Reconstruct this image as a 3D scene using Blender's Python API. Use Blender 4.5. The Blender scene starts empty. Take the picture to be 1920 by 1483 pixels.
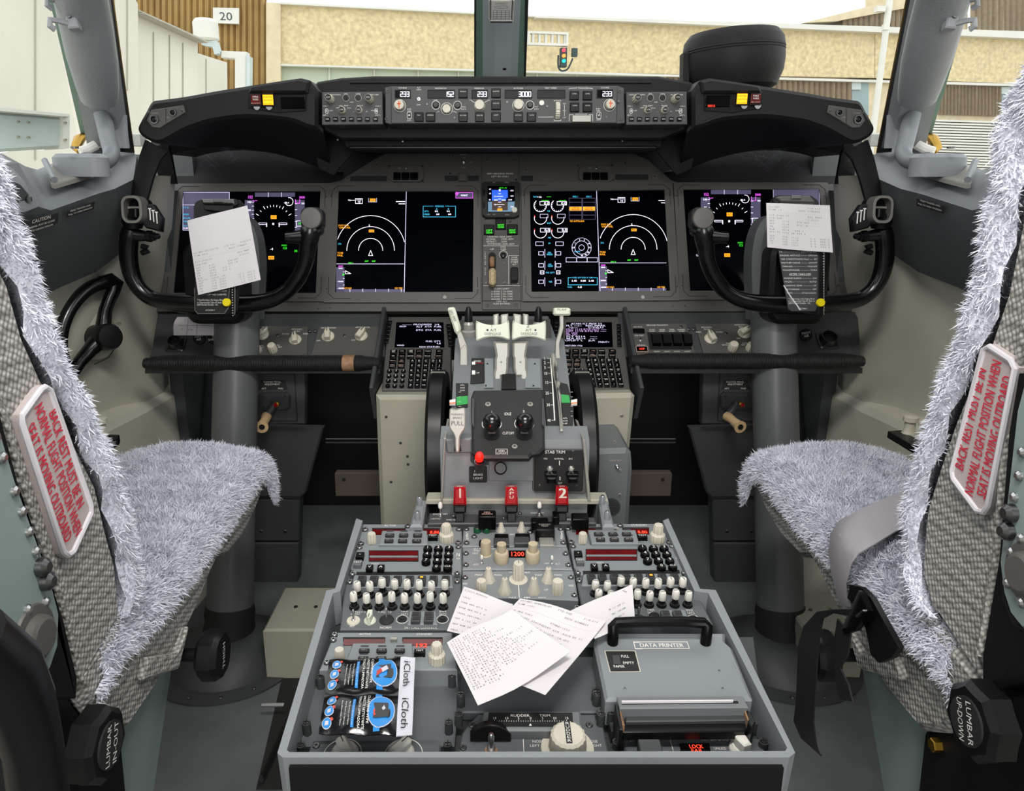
import bpy, bmesh, math, random
import numpy as np
from mathutils import Vector, Matrix
R = math.radians
SC = bpy.context.scene
COL = SC.collection
random.seed(7)
# ---------------------------------------------------------------- camera (1920x1483 frame)
F, PX, PY = 1387.0, 915.0, 720.0
CAM = Vector((0, 0, 1.15)); PITCH = R(15)
FW = Vector((0, math.cos(PITCH), -math.sin(PITCH))); UP = Vector((0, math.sin(PITCH), math.cos(PITCH))); RT = Vector((1, 0, 0))
cd = bpy.data.cameras.new('camera'); cam = bpy.data.objects.new('camera', cd); COL.objects.link(cam)
cam.location = CAM; cam.rotation_euler = (R(90) - PITCH, 0, 0)
cd.sensor_fit = 'HORIZONTAL'; cd.sensor_width = 36; cd.lens = F / 1920 * 36
cd.shift_x = (960 - PX) / 1920; cd.shift_y = -(741.5 - PY) / 1920; cd.clip_start = .01; cd.clip_end = 500
SC.camera = cam
# ---------------------------------------------------------------- world, lamps, exposure
SC.view_settings.view_transform = 'Standard'; SC.view_settings.look = 'None'
SC.view_settings.gamma = 1; SC.view_settings.use_curve_mapping = False
SC.view_settings.exposure = 0.0
SC.cycles.max_bounces = 6; SC.cycles.diffuse_bounces = 3; SC.cycles.glossy_bounces = 3
SC.cycles.transmission_bounces = 4; SC.cycles.transparent_max_bounces = 8; SC.cycles.caustics_reflective = False; SC.cycles.caustics_refractive = False
SC.cycles.sample_clamp_indirect = 3
w = bpy.data.worlds.new('overcast_sky'); SC.world = w; w.use_nodes = True
nt = w.node_tree; bg = nt.nodes['Background']
tc = nt.nodes.new('ShaderNodeTexCoord'); mp = nt.nodes.new('ShaderNodeMapping'); nz = nt.nodes.new('ShaderNodeTexNoise'); cr = nt.nodes.new('ShaderNodeValToRGB')
mp.inputs['Scale'].default_value = (1, 1, 4); nz.inputs['Scale'].default_value = 1.2
cr.color_ramp.elements[0].color = (.93, .94, .96, 1); cr.color_ramp.elements[1].color = (1, 1, 1, 1)
nt.links.new(tc.outputs['Generated'], mp.inputs[0]); nt.links.new(mp.outputs[0], nz.inputs[0]); nt.links.new(nz.outputs[0], cr.inputs[0]); nt.links.new(cr.outputs[0], bg.inputs[0])
bg.inputs[1].default_value = 2.0
def area(name, loc, size, energy, target, col=(1, 1, 1), sy=None):
    l = bpy.data.lights.new(name, 'AREA'); l.energy = energy; l.color = col
    l.shape = 'RECTANGLE'; l.size = size; l.size_y = sy or size
    o = bpy.data.objects.new(name, l); COL.objects.link(o); o.location = loc
    o.rotation_euler = (Vector(target) - Vector(loc)).to_track_quat('-Z', 'Y').to_euler()
    return o
# the dome lamps in the cockpit ceiling, and the lit galley doorway behind the pilots
area('dome_lamp', (.04, .35, 1.9),   .5, 21, (.04, 1.1, .6), (1, .97, .93), .3)
area('doorway_light', (.04, -.95, 1.45), .9, 25, (.04, 1.2, .9), (1, .98, .96), 1.1)
# ---------------------------------------------------------------- pixel -> place
def ray(x, y): return RT * ((x - PX) / F) - UP * ((y - PY) / F) + FW
def atY(x, y, Y): r = ray(x, y); return CAM + r * (Y / r.y)
def atX(x, y, X): r = ray(x, y); return CAM + r * (X / r.x)
def atZ(x, y, Z): r = ray(x, y); return CAM + r * ((Z - CAM.z) / r.z)
def onp(x, y, P, N): r = ray(x, y); return CAM + r * ((Vector(P) - CAM).dot(N) / r.dot(N))
class Fr:
    """a flat panel: o on it, u to the right, v up, n out of it; photo points are cast on it"""
    def __init__(s, o, n, u=None):
        s.o = Vector(o); s.n = Vector(n).normalized()
        s.u = Vector(u) if u else Vector((1, 0, 0)); s.u = (s.u - s.n * s.u.dot(s.n)).normalized(); s.v = s.n.cross(s.u)
        s.M = Matrix((s.u.to_4d(), s.v.to_4d(), s.n.to_4d(), (0, 0, 0, 1))).transposed(); s.M.translation = s.o
        for i in range(3): s.M[3][i] = 0
    def w(s, x, y, h=0): return onp(x, y, s.o + s.n * h, s.n)
    def uv(s, x, y, h=0): d = s.w(x, y, h) - s.o; return (d.dot(s.u), d.dot(s.v))
    def sc(s, x, y, h=0):
        a = s.uv(x, y, h); b = s.uv(x + 1, y, h); c = s.uv(x, y - 1, h)
        return (b[0] - a[0], c[1] - a[1])
    def P(s, pts, h=0): return [s.uv(x, y, h) for x, y in pts]
def tilt(o, deg):  # plane leaning deg from vertical, facing aft and up
    return Fr(o, (0, -math.cos(R(deg)), math.sin(R(deg))))
# ---------------------------------------------------------------- materials
def lin(c):
    if isinstance(c, str): c = tuple(int(c[i:i + 2], 16) / 255 for i in (0, 2, 4))
    return tuple((v / 12.92 if v <= .04045 else ((v + .055) / 1.055) ** 2.4) for v in c) + (1,)
MT = {}
def mat(name, col, rough=.5, metal=0, bump=0, bscale=200, emit=0, var=.06, vscale=8, coat=0, spec=.5, alpha=1, trans=0):
    m = bpy.data.materials.new(name); m.use_nodes = True; nt = m.node_tree; p = nt.nodes['Principled BSDF']
    c = lin(col); p.inputs['Roughness'].default_value = rough; p.inputs['Metallic'].default_value = metal
    p.inputs['Specular IOR Level'].default_value = spec; p.inputs['Coat Weight'].default_value = coat
    p.inputs['Transmission Weight'].default_value = trans; p.inputs['Alpha'].default_value = alpha
    tcn = nt.nodes.new('ShaderNodeTexCoord')
    if emit:
        p.inputs['Base Color'].default_value = c; p.inputs['Emission Color'].default_value = c; p.inputs['Emission Strength'].default_value = emit
    elif var:
        n = nt.nodes.new('ShaderNodeTexNoise'); n.inputs['Scale'].default_value = vscale; n.inputs['Detail'].default_value = 4
        r = nt.nodes.new('ShaderNodeValToRGB'); e = r.color_ramp.elements
        e[0].position = .3; e[1].position = .7
        e[0].color = tuple(v * (1 - var) for v in c[:3]) + (1,); e[1].color = tuple(min(1, v * (1 + var)) for v in c[:3]) + (1,)
        nt.links.new(tcn.outputs['Object'], n.inputs['Vector']); nt.links.new(n.outputs[0], r.inputs[0]); nt.links.new(r.outputs[0], p.inputs['Base Color'])
    else: p.inputs['Base Color'].default_value = c
    if bump:
        b = nt.nodes.new('ShaderNodeBump'); b.inputs['Strength'].default_value = bump; b.inputs['Distance'].default_value = .001
        n2 = nt.nodes.new('ShaderNodeTexNoise'); n2.inputs['Scale'].default_value = bscale; n2.inputs['Detail'].default_value = 3
        nt.links.new(tcn.outputs['Object'], n2.inputs['Vector']); nt.links.new(n2.outputs[0], b.inputs['Height']); nt.links.new(b.outputs[0], p.inputs['Normal'])
    MT[name] = m; return m
mat('panel_black', '1e1e1e', .55, bump=.15, bscale=900)
mat('panel_grey', '4f4d4a', .55, bump=.1, bscale=900)
mat('bezel_grey', '565350', .5)
mat('mcp_grey', '3d3d3e', .5, bump=.1, bscale=900)
mat('radio_grey', '7d8386', .45, bump=.08, bscale=700)
mat('radio_dark', '585c5f', .5, bump=.1, bscale=700)
mat('stand_grey', '82878b', .5, bump=.2, bscale=600)
mat('quad_grey', '6d7173', .45, bump=.15, bscale=700)
mat('leather', '151414', .58, spec=.3, bump=.5, bscale=450, vscale=20)
mat('hood_black', '0d0d0e', .65, spec=.25, bump=.1, bscale=500)
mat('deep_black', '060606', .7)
mat('gloss_black', '060607', .32, spec=.15, var=0)
mat('satin_black', '101011', .35, spec=.35, var=0)
mat('centre_post_grey', 'aeb7bd', .45, bump=.2, bscale=500)
mat('gloss_wheel', '08080a', .25, spec=.5, coat=.25, var=0)
mat('rubber', '19191a', .75)
mat('wall_dark', '4c5052', .45, bump=.35, bscale=500)
mat('wall_mid', '80858a', .45, bump=.3, bscale=500)
mat('liner', 'c8c5b6', .5, bump=.25, bscale=500)
mat('liner_dark', '4b4e4f', .5)
mat('post_grey', '8c8f92', .45, bump=.5, bscale=350)
mat('green_grey', '83928f', .45)
mat('green_trim', '6f8a7c', .5)
mat('column_grey', '5e6062', .38, bump=.1, bscale=400)
mat('box_beige', 'a5a294', .5, bump=.2, bscale=600)
mat('knob_cream', 'c9c4b4', .4, var=.05, vscale=60)
mat('knob_clear', 'e2dfd6', .25, coat=.4)
mat('knob_tan', 'b3a78c', .45, vscale=60)
mat('lever_cream', 'cdd2bf', .35)
mat('lever_grey', '9c9a93', .35, metal=.2)
mat('steel', 'c4c4c4', .28, metal=1, var=0)
mat('dark_steel', '6d6d6d', .35, metal=1, var=0)
mat('brass', 'b08a3a', .35, metal=1, var=0)
mat('print_white', 'e8e6e0', .6, var=0)
mat('print_dim', 'a9a59e', .6, var=0)
mat('print_dark', '161616', .6, var=0)
mat('print_pink', 'cbb0a4', .6, var=0)
mat('ink', '3e3e44', .8, var=0)
mat('paper', 'd8d4d6', .75, var=.02, bump=.3, bscale=60)
mat('yellow', 'e8d40c', .4, var=0)
mat('white_plastic', 'e4e2dc', .4)
mat('tan_plastic', 'd9b98c', .4)
mat('red_gloss', 'a00a14', .15, coat=.6, var=0)
mat('red_cloth', 'c8213a', .8, var=0)
mat('green_band', '2f9a4a', .5, var=0)
mat('green_gem', '0d4a2c', .15, coat=.5, var=0)
mat('orange_paint', 'e8641c', .5, var=0)
mat('screen', '030408', .1, spec=.1, var=0)
mat('red_window', '5c0f12', .12, var=.25, vscale=90)
mat('dark_window', '0a0808', .1, spec=.15, var=0)
mat('e_white', 'f4ecff', emit=1.1)
mat('e_dimwhite', 'cfc9e6', emit=.75)
mat('e_magenta', 'e05ae8', emit=1.0)
mat('e_cyan', '3fb4d8', emit=.9)
mat('e_amber', 'f0a018', emit=1.0)
mat('e_green', '30e020', emit=1.0)
mat('e_blue', '2a5cf0', emit=1.0)
mat('e_brown', '3a2c28', emit=.7)
mat('e_slate', '4a4560', emit=.7)
mat('e_teal', '10303a', emit=.6)
mat('e_red', 'ff1a10', emit=1.6)
mat('e_seg', 'ff4028', emit=1.2)
mat('e_caution', 'ffb000', emit=1.15)
mat('e_navy', '0a1036', emit=.5)
mat('weave', '8d8b86', .85)
mat('fur', 'dcdee9', .9, var=.08, vscale=25)
mat('patch', 'b7abaa', .85, bump=.4, bscale=700)
mat('piping', 'c9c5ca', .8)
mat('belt', '99959a', .6, bump=.3, bscale=900)
mat('belt_black', '161617', .7, bump=.3, bscale=900)
mat('dim_brown', '4d443e', .7)
mat('floor_grey', '5e6363', .5, bump=.3, bscale=60, var=.2, vscale=10)
mat('floor_dark', '1c1c1b', .9, bump=.8, bscale=300)
def weave_nodes():
    m = MT['weave']; nt = m.node_tree; p = nt.nodes['Principled BSDF']
    tcn = nt.nodes.new('ShaderNodeTexCoord'); mp = nt.nodes.new('ShaderNodeMapping'); mp.inputs['Scale'].default_value = (210, 210, 210)
    mp.inputs['Rotation'].default_value = (R(30), R(20), R(10))
    v = nt.nodes.new('ShaderNodeTexVoronoi'); v.inputs['Scale'].default_value = 1; v.inputs['Randomness'].default_value = .25
    r = nt.nodes.new('ShaderNodeValToRGB'); e = r.color_ramp.elements; e[0].color = lin('c2bfb9'); e[1].color = lin('5a5955'); e[0].position = .15; e[1].position = .75
    b = nt.nodes.new('ShaderNodeBump'); b.inputs['Strength'].default_value = .8; b.inputs['Distance'].default_value = .002; b.invert = True
    nt.links.new(tcn.outputs['Object'], mp.inputs[0]); nt.links.new(mp.outputs[0], v.inputs['Vector'])
    nt.links.new(v.outputs['Distance'], r.inputs[0]); nt.links.new(r.outputs[0], p.inputs['Base Color']); nt.links.new(v.outputs['Distance'], b.inputs['Height']); nt.links.new(b.outputs[0], p.inputs['Normal'])
weave_nodes()
def glass_mat():
    m = bpy.data.materials.new('window_glass'); m.use_nodes = True; nt = m.node_tree; nt.nodes.clear()
    o = nt.nodes.new('ShaderNodeOutputMaterial'); mx = nt.nodes.new('ShaderNodeMixShader'); t = nt.nodes.new('ShaderNodeBsdfTransparent'); g = nt.nodes.new('ShaderNodeBsdfGlossy')
    t.inputs[0].default_value = (.97, .985, .975, 1); g.inputs['Roughness'].default_value = .02; mx.inputs[0].default_value = .03
    nt.links.new(t.outputs[0], mx.inputs[1]); nt.links.new(g.outputs[0], mx.inputs[2]); nt.links.new(mx.outputs[0], o.inputs[0]); MT['glass'] = m
glass_mat()
def clear_mat():
    m = bpy.data.materials.new('clear_cover'); m.use_nodes = True; nt = m.node_tree; nt.nodes.clear()
    o = nt.nodes.new('ShaderNodeOutputMaterial'); mx = nt.nodes.new('ShaderNodeMixShader'); t = nt.nodes.new('ShaderNodeBsdfTransparent'); g = nt.nodes.new('ShaderNodeBsdfGlossy')
    g.inputs['Roughness'].default_value = .05; mx.inputs[0].default_value = .12
    nt.links.new(t.outputs[0], mx.inputs[1]); nt.links.new(g.outputs[0], mx.inputs[2]); nt.links.new(mx.outputs[0], o.inputs[0]); MT['clear'] = m
clear_mat()
# ---------------------------------------------------------------- glyphs of Blender's own font
_G = {}
def _gm(s):
    c = bpy.data.curves.new('t', 'FONT'); c.body = s; c.size = 1; c.resolution_u = 2; c.fill_mode = 'FRONT'
    o = bpy.data.objects.new('t', c); me = bpy.data.meshes.new_from_object(o)
    v = [(q.co.x, q.co.y) for q in me.vertices]; f = [tuple(p.vertices) for p in me.polygons]
    bpy.data.objects.remove(o); bpy.data.curves.remove(c); bpy.data.meshes.remove(me); return v, f
_W0 = None
def glyph(c):
    global _W0
    if c in _G: return _G[c]
    if _W0 is None: v, _ = _gm('II'); _W0 = max(p[0] for p in v)
    if c == ' ': _G[c] = ([], [], .3); return _G[c]
    v, f = _gm(c); vv, _ = _gm('I' + c + 'I'); _G[c] = (v, f, max(p[0] for p in vv) - _W0); return _G[c]
CAPH = max(p[1] for p in _gm('H')[0])
def off(pts, d):  # miter inset of a ccw polygon
    n = len(pts); out = []
    for i in range(n):
        a, b, c = Vector(pts[i - 1]), Vector(pts[i]), Vector(pts[(i + 1) % n])
        e1 = (b - a); e2 = (c - b)
        if e1.length < 1e-9 or e2.length < 1e-9: out.append((b.x, b.y)); continue
        n1 = Vector((-e1.y, e1.x)).normalized(); n2 = Vector((-e2.y, e2.x)).normalized()
        k = 1 + n1.dot(n2); m = (n1 + n2) / max(k, .35); out.append((b.x + m.x * d, b.y + m.y * d))
    return out
def ccw(pts):
    a = sum(pts[i - 1][0] * pts[i][1] - pts[i][0] * pts[i - 1][1] for i in range(len(pts)))
    return list(pts) if a > 0 else list(pts)[::-1]
def rr(cx, cy, w, h, r=0, seg=4):
    r = min(r, w / 2 - 1e-6, h / 2 - 1e-6)
    if r <= 0: return [(cx - w / 2, cy - h / 2), (cx + w / 2, cy - h / 2), (cx + w / 2, cy + h / 2), (cx - w / 2, cy + h / 2)]
    o = []
    for qx, qy, a0 in ((1, -1, -90), (1, 1, 0), (-1, 1, 90), (-1, -1, 180)):
        for k in range(seg + 1):
            a = R(a0 + 90 * k / seg); o.append((cx + qx * (w / 2 - r) + r * math.cos(a), cy + qy * (h / 2 - r) + r * math.sin(a)))
    return o
def circ(cx, cy, r, seg=20, ry=None): return [(cx + r * math.cos(2 * math.pi * k / seg), cy + (ry or r) * math.sin(2 * math.pi * k / seg)) for k in range(seg)]
def spline(pts, n=6):  # catmull-rom through points (any dimension)
    P = [Vector(p) for p in pts]; out = []
    for i in range(len(P) - 1):
        a, b, c, d = P[max(i - 1, 0)], P[i], P[i + 1], P[min(i + 2, len(P) - 1)]
        for k in range(n):
            t = k / n; out.append(.5 * ((2 * b) + (c - a) * t + (2 * a - 5 * b + 4 * c - d) * t * t + (3 * b - a - 3 * c + d) * t ** 3))
    out.append(P[-1]); return out
class MB:
    def __init__(s, m='panel_black', T=None): s.v = []; s.f = []; s.fm = []; s.ms = []; s.T = T.copy() if T else Matrix(); s.m(m)
    def m(s, name):
        if name not in s.ms: s.ms.append(name)
        s.c = s.ms.index(name); return s
    def add(s, vs, fs):
        b = len(s.v); T = s.T
        s.v.extend((T @ Vector(q))[:] for q in vs); s.f.extend(tuple(b + i for i in f) for f in fs); s.fm.extend([s.c] * len(fs)); return s
    def slab(s, pts, z0, z1, ch=0, cap0=True):
        pts = ccw(pts); n = len(pts); rings = [[(x, y, z0) for x, y in pts]]
        if ch: rings += [[(x, y, z1 - ch) for x, y in pts], [(x, y, z1) for x, y in off(pts, ch)]]
        else: rings += [[(x, y, z1) for x, y in pts]]
        vs = [q for r in rings for q in r]; fs = []
        for k in range(len(rings) - 1):
            for i in range(n): j = (i + 1) % n; fs.append((k * n + i, k * n + j, (k + 1) * n + j, (k + 1) * n + i))
        fs.append(tuple(range((len(rings) - 1) * n, len(rings) * n)))
        if cap0: fs.append(tuple(range(n))[::-1])
        return s.add(vs, fs)
    def box(s, cx, cy, cz, sx, sy, sz, ch=0): return s.slab(rr(cx, cy, sx, sy), cz - sz / 2, cz + sz / 2, ch)
    def ring(s, outer, inner, z0, z1):  # both outlines with the same count
        outer = ccw(outer); inner = ccw(inner); n = len(outer)
        vs = [(x, y, z0) for x, y in outer] + [(x, y, z1) for x, y in outer] + [(x, y, z1) for x, y in inner] + [(x, y, z0) for x, y in inner]; fs = []
        for k in range(4):
            for i in range(n): j = (i + 1) % n; fs.append((k * n + i, k * n + j, (k + 1) % 4 * n + j, (k + 1) % 4 * n + i))
        return s.add(vs, fs)
    def lathe(s, prof, cx=0, cy=0, z=0, seg=20, flute=0, nfl=0):
        vs = []; fs = []; n = seg
        for r, h in prof:
            for k in range(n):
                a = 2 * math.pi * k / n; q = r * (1 - flute * (.5 - .5 * math.cos(nfl * a))) if (nfl and r > prof[0][0] * .3) else r
                vs.append((cx + q * math.cos(a), cy + q * math.sin(a), z + h))
        for k in range(len(prof) - 1):
            for i in range(n): j = (i + 1) % n; fs.append((k * n + i, k * n + j, (k + 1) * n + j, (k + 1) * n + i))
        fs.append(tuple(range((len(prof) - 1) * n, len(prof) * n))); fs.append(tuple(range(n))[::-1])
        return s.add(vs, fs)
    def cyl(s, cx, cy, z0, z1, r, seg=16, ch=0):
        return s.lathe([(r, z0), (r, z1 - ch), (r - ch, z1)] if ch else [(r, z0), (r, z1)], cx, cy, 0, seg)
    def tube(s, path, r, seg=10, closed=False, flat=None, upv=None):
        P = [Vector(p) for p in path]; n = len(P); vs = []; fs = []; prev = None
        for i in range(n):
            d = (P[(i + 1) % n] - P[i - 1]) if closed else (P[min(i + 1, n - 1)] - P[max(i - 1, 0)])
            d.normalize()
            if prev is None: prev = Vector(upv) if upv else (Vector((0, 0, 1)) if abs(d.z) < .9 else Vector((1, 0, 0)))
            if upv: prev = Vector(upv)
            a = (prev - d * prev.dot(d)).normalized(); b = d.cross(a); prev = a
            ra = r[i] if isinstance(r, (list, tuple)) else r; rb = ra * flat if flat else ra
            if isinstance(ra, (list, tuple)): ra, rb = ra
            for k in range(seg): t = 2 * math.pi * k / seg; vs.append(P[i] + a * (math.cos(t) * ra) + b * (math.sin(t) * rb))
        m = n if closed else n - 1
        for i in range(m):
            for k in range(seg): j = (k + 1) % seg; i2 = (i + 1) % n; fs.append((i * seg + k, i * seg + j, i2 * seg + j, i2 * seg + k))
        if not closed: fs.append(tuple(range(seg))[::-1]); fs.append(tuple(range((n - 1) * seg, n * seg)))
        return s.add(vs, fs)
    def surf(s, rows, thick=None, closed=False):  # rows of points; thick = offset vector gives it a body
        a = len(rows); b = len(rows[0]); vs = [Vector(q) for r in rows for q in r]; fs = []
        for i in range(a - 1):
            for j in range(b if closed else b - 1): k = (j + 1) % b; fs.append((i * b + j, i * b + k, (i + 1) * b + k, (i + 1) * b + j))
        if thick is not None:
            t = Vector(thick); n = len(vs); vs = vs + [q + t for q in vs]; fs = fs + [tuple(n + i for i in f[::-1]) for f in fs]
            ed = [i * b for i in range(a)]; ed2 = [i * b + b - 1 for i in range(a)]; ed3 = list(range(b)); ed4 = list(range((a - 1) * b, a * b))
            for e in (ed, ed2, ed3, ed4):
                for i in range(len(e) - 1): fs.append((e[i], e[i + 1], n + e[i + 1], n + e[i]))
        return s.add(vs, fs)
    def quad(s, pts): return s.add(pts, [tuple(range(len(pts)))])
    def text(s, st, x, y, h, w=None, ang=0, z=0, al='c', bold=0, mono=0, maxw=None):
        k = h / CAPH; X = 0; vs = []; fs = []
        for c in st:
            gv, gf, adv = glyph(c); b = len(vs); ox = X + ((mono - adv) / 2 if mono else 0)
            for (p, q) in gv: vs.append((p + ox, q))
            fs += [tuple(b + i for i in f) for f in gf]; X += mono or adv
        if not vs: return s
        kx = w / X if w else k; x0 = {'c': -X / 2, 'l': 0, 'r': -X}[al]; ca, sa = math.cos(ang), math.sin(ang)
        if bold:
            n = len(vs); m = len(fs); o = [(bold, 0)]
            for dx, dy in o: vs = vs + [(p + dx, q + dy) for p, q in vs[:n]]; fs = fs + [tuple(n + i for i in f) for f in fs[:m]]
        out = []
        for i, (p, q) in enumerate(vs): a = (p + x0) * kx; b = (q - CAPH / 2) * k; out.append((x + a * ca - b * sa, y + a * sa + b * ca, z + (1e-5 if bold and i >= len(vs) // 2 else 0)))
        return s.add(out, fs)
    def build(s, name, parent=None, base=None, smooth=30, recalc=True):
        me = bpy.data.meshes.new(name); P = WP.get(parent.name, Vector()) if parent else (Vector(base) if base else Vector())
        me.from_pydata([(a - P.x, b - P.y, c - P.z) for a, b, c in s.v], [], s.f)
        for m in s.ms: me.materials.append(MT[m])
        me.polygons.foreach_set('material_index', s.fm)
        if recalc:
            bm = bmesh.new(); bm.from_mesh(me); bmesh.ops.recalc_face_normals(bm, faces=bm.faces); bm.to_mesh(me); bm.free()
        if smooth: me.polygons.foreach_set('use_smooth', [True] * len(me.polygons)); me.set_sharp_from_angle(angle=R(smooth))
        o = bpy.data.objects.new(name, me); COL.objects.link(o)
        if parent: o.parent = parent; WP[o.name] = P
        else: o.location = P; WP[o.name] = P
        return o
WP = {}
def tag(o, label, cat, group=None, kind=None):
    if label: o['label'] = label
    if cat: o['category'] = cat
    if group: o['group'] = group
    if kind: o['kind'] = kind
    return o
def thing(name, label, cat, loc, group=None):
    o = bpy.data.objects.new(name, None); COL.objects.link(o); o.location = loc; o.empty_display_size = .02; WP[o.name] = Vector(loc)
    return tag(o, label, cat, group)
def struct(o): o['kind'] = 'structure'; return o
def inst(me_ob, parent, M, name=None):  # another object with the same mesh; M local -> world, mesh built at the origin
    o = me_ob.copy(); o.name = name or me_ob.name; o.parent = parent; P = WP[parent.name]
    o.matrix_basis = Matrix.Translation(-P) @ M; COL.objects.link(o); WP[o.name] = P; return o
# -- frame helpers, sizes in photo pixels
def ft(mb, fr, st, x, y, h, w=None, ang=0, lift=.0004, al='c', bold=0, mono=0):
    u, v = fr.uv(x, y, lift); sx, sy = fr.sc(x, y, lift); s = sx if abs(math.sin(ang)) < .5 else sy
    return mb.text(st, u, v, h * (sy if abs(math.sin(ang)) < .5 else sx), w * s if w else None, ang, lift, al, bold, mono)
def fbox(mb, fr, x, y, w, h, z0, z1, ch=0, r=0):
    zz = z1 if z1 > z0 else z0
    u, v = fr.uv(x, y, zz); sx, sy = fr.sc(x, y, zz); return mb.slab(rr(u, v, w * sx, h * sy, r * sx, 3), z0, z1, ch)
def fpoly(mb, fr, pts, z0, z1, ch=0): return mb.slab(fr.P(pts, max(z0, z1)), z0, z1, ch)
def fframe(mb, fr, x, y, w, h, t, z0, z1, r=0):
    u, v = fr.uv(x, y, z1); sx, sy = fr.sc(x, y, z1); W, H = w * sx, h * sy; tt = t * sx
    return mb.ring(rr(u, v, W, H, r * sx, 3), rr(u, v, W - 2 * tt, H - 2 * tt, max(0, r * sx - tt), 3) if r else rr(u, v, W - 2 * tt, H - 2 * tt), z0, z1)
def fline(mb, fr, pts, t, lift=.0005, closed=False):  # flat stroke t px wide through photo points
    P = [Vector(fr.uv(x, y, lift)) for x, y in pts]; hw = t * fr.sc(*pts[0], lift)[0] / 2
    if closed: P.append(P[0])
    for a, b in zip(P, P[1:]):
        d = b - a
        if d.length < 1e-9: continue
        n = Vector((-d.y, d.x)).normalized() * hw; e = d.normalized() * hw * .5; a2 = a - e; b2 = b + e
        mb.add([(q.x, q.y, lift) for q in (a2 + n, b2 + n, b2 - n, a2 - n)], [(0, 1, 2, 3)])
    return mb
def arc(cx, cy, r, a0, a1, n=24, ry=None): return [(cx + r * math.cos(R(a0 + (a1 - a0) * k / n)), cy - (ry or r) * math.sin(R(a0 + (a1 - a0) * k / n))) for k in range(n + 1)]
def screw(mb, fr, x, y, r, z=0, m='dark_steel', h=.0015):
    u, v = fr.uv(x, y, z + h); q = r * fr.sc(x, y, z)[0]; mb.m(m); mb.lathe([(q, z), (q, z + h * .6), (q * .8, z + h)], u, v, 0, 10)
    mb.m('deep_black'); a = random.random() * 3; 
    for k in (0, math.pi / 2):
        ca, sa = math.cos(a + k) * q * .6, math.sin(a + k) * q * .6; cb, sb = -math.sin(a + k) * q * .13, math.cos(a + k) * q * .13
        mb.add([(u + ca + cb, v + sa + sb, z + h + 1e-4), (u - ca + cb, v - sa + sb, z + h + 1e-4), (u - ca - cb, v - sa - sb, z + h + 1e-4), (u + ca - cb, v + sa - sb, z + h + 1e-4)], [(0, 1, 2, 3)])
# ================================================================ outside
mat('x_pebble', 'd0bf98', .9, bump=1, bscale=8, var=.2, vscale=7)
mat('x_concrete', 'cfc2a4', .9, var=.1, vscale=3)
mat('x_ribbed', 'a98c58', .8, var=.12, vscale=1.5)
mat('x_brown', '9c8d78', .8, var=.1)
mat('x_white', 'd3d3cc', .7, var=.05, vscale=1)
mat('x_bridge', 'cbc9bf', .7, var=.09, vscale=.9)
mat('x_bluish', 'bcc8c8', .6, var=.06, vscale=2)
mat('x_green', 'b9c6b2', .2, var=.08, vscale=.6)
mat('x_glass', '8fa3a6', .15, var=.1, vscale=.8)
mat('x_apron', 'bdb6a6', .9, var=.1, vscale=.4)
mat('x_seam', 'aaa79c', .8)
mat('x_shade', '6b6257', .8)
mat('x_signal', '38474a', .7)
FA = Fr((0, 28, 0), (math.sin(R(9.7)), -math.cos(R(9.7)), 0), (math.cos(R(9.7)), math.sin(R(9.7)), 0))
g = MB('x_apron'); g.box(0, 25, -3.1, 120, 70, .2); struct(g.build('ground'))
T1 = thing('terminal_building', 'pebble-faced beige airport terminal building across the apron beyond the windshield', 'building', (0, 28, -3))
def fa(pts, m, z0, z1, name, ch=0): mb = MB(m, FA.M); mb.slab(FA.P(pts), z0, z1, ch); return mb.build(name, T1)
fa([(526, 10), (1110, 36), (1640, 57), (1640, 146), (1110, 136), (526, 121)], 'x_pebble', -3, 0, 'wall_band')
fa([(1641, 60), (2100, 82), (2100, 165), (1641, 146)], 'x_pebble', -3, 0, 'wall_band')
fa([(500, 6), (527, 8), (527, 420), (500, 420)], 'x_concrete', -3, .15, 'corner_column')
mb = MB('x_white', FA.M); mb.slab(FA.P([(1000, 33), (2100, 68), (2100, 83), (1000, 37)]), -.2, .35); mb.slab(FA.P([(526, 6), (1000, 31), (1000, 34), (526, 10)]), -.2, .2); mb.slab(FA.P([(526, 121), (2100, 163), (2100, 168), (526, 124)]), -.1, .12); mb.build('ledge', T1)
fa([(520, 122), (1250, 142), (1250, 420), (520, 420)], 'x_green', -3, -.3, 'window_band')
mb = MB('x_white', FA.M)
for x in (617, 702, 785, 861, 935, 1010, 1085, 1160): mb.slab(FA.P([(x - 1.2, 122), (x + 1.2, 122), (x + 1.2, 300), (x - 1.2, 300)]), -.35, -.2)
mb.build('mullion', T1)
def ribs(pts_top, pts_bot, n, m, depth, name, parent):
    (x0, y0), (x1, y1) = pts_top; (a0, b0), (a1, b1) = pts_bot; mb = MB(m, FA.M); top = []; bot = []
    for k in range(n * 4 + 1):
        t = k / (n * 4); z = (0, depth, depth, 0)[k % 4]
        top.append((*FA.uv(x0 + (x1 - x0) * t, y0 + (y1 - y0) * t), z)); bot.append((*FA.uv(a0 + (a1 - a0) * t, b0 + (b1 - b0) * t), z))
    mb.surf([top, bot], thick=(FA.n * -.05)[:]); mb.T = FA.M
    return mb
def ribs_build(a, b, n, m, depth, name): mb = ribs(a, b, n, m, depth, name, T1); return mb.build(name, T1, smooth=0)
ribs_build([(200, -80), (500, -70)], [(200, 420), (500, 420)], 26, 'x_ribbed', .12, 'ribbed_cladding')
ribs_build([(1250, 143), (1597, 151)], [(1250, 300), (1597, 300)], 34, 'x_brown', -.12, 'ribbed_cladding')
ribs_build([(1762, 157), (1878, 160)], [(1762, 214), (1878, 218)], 18, 'x_brown', -.12, 'ribbed_cladding')
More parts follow.
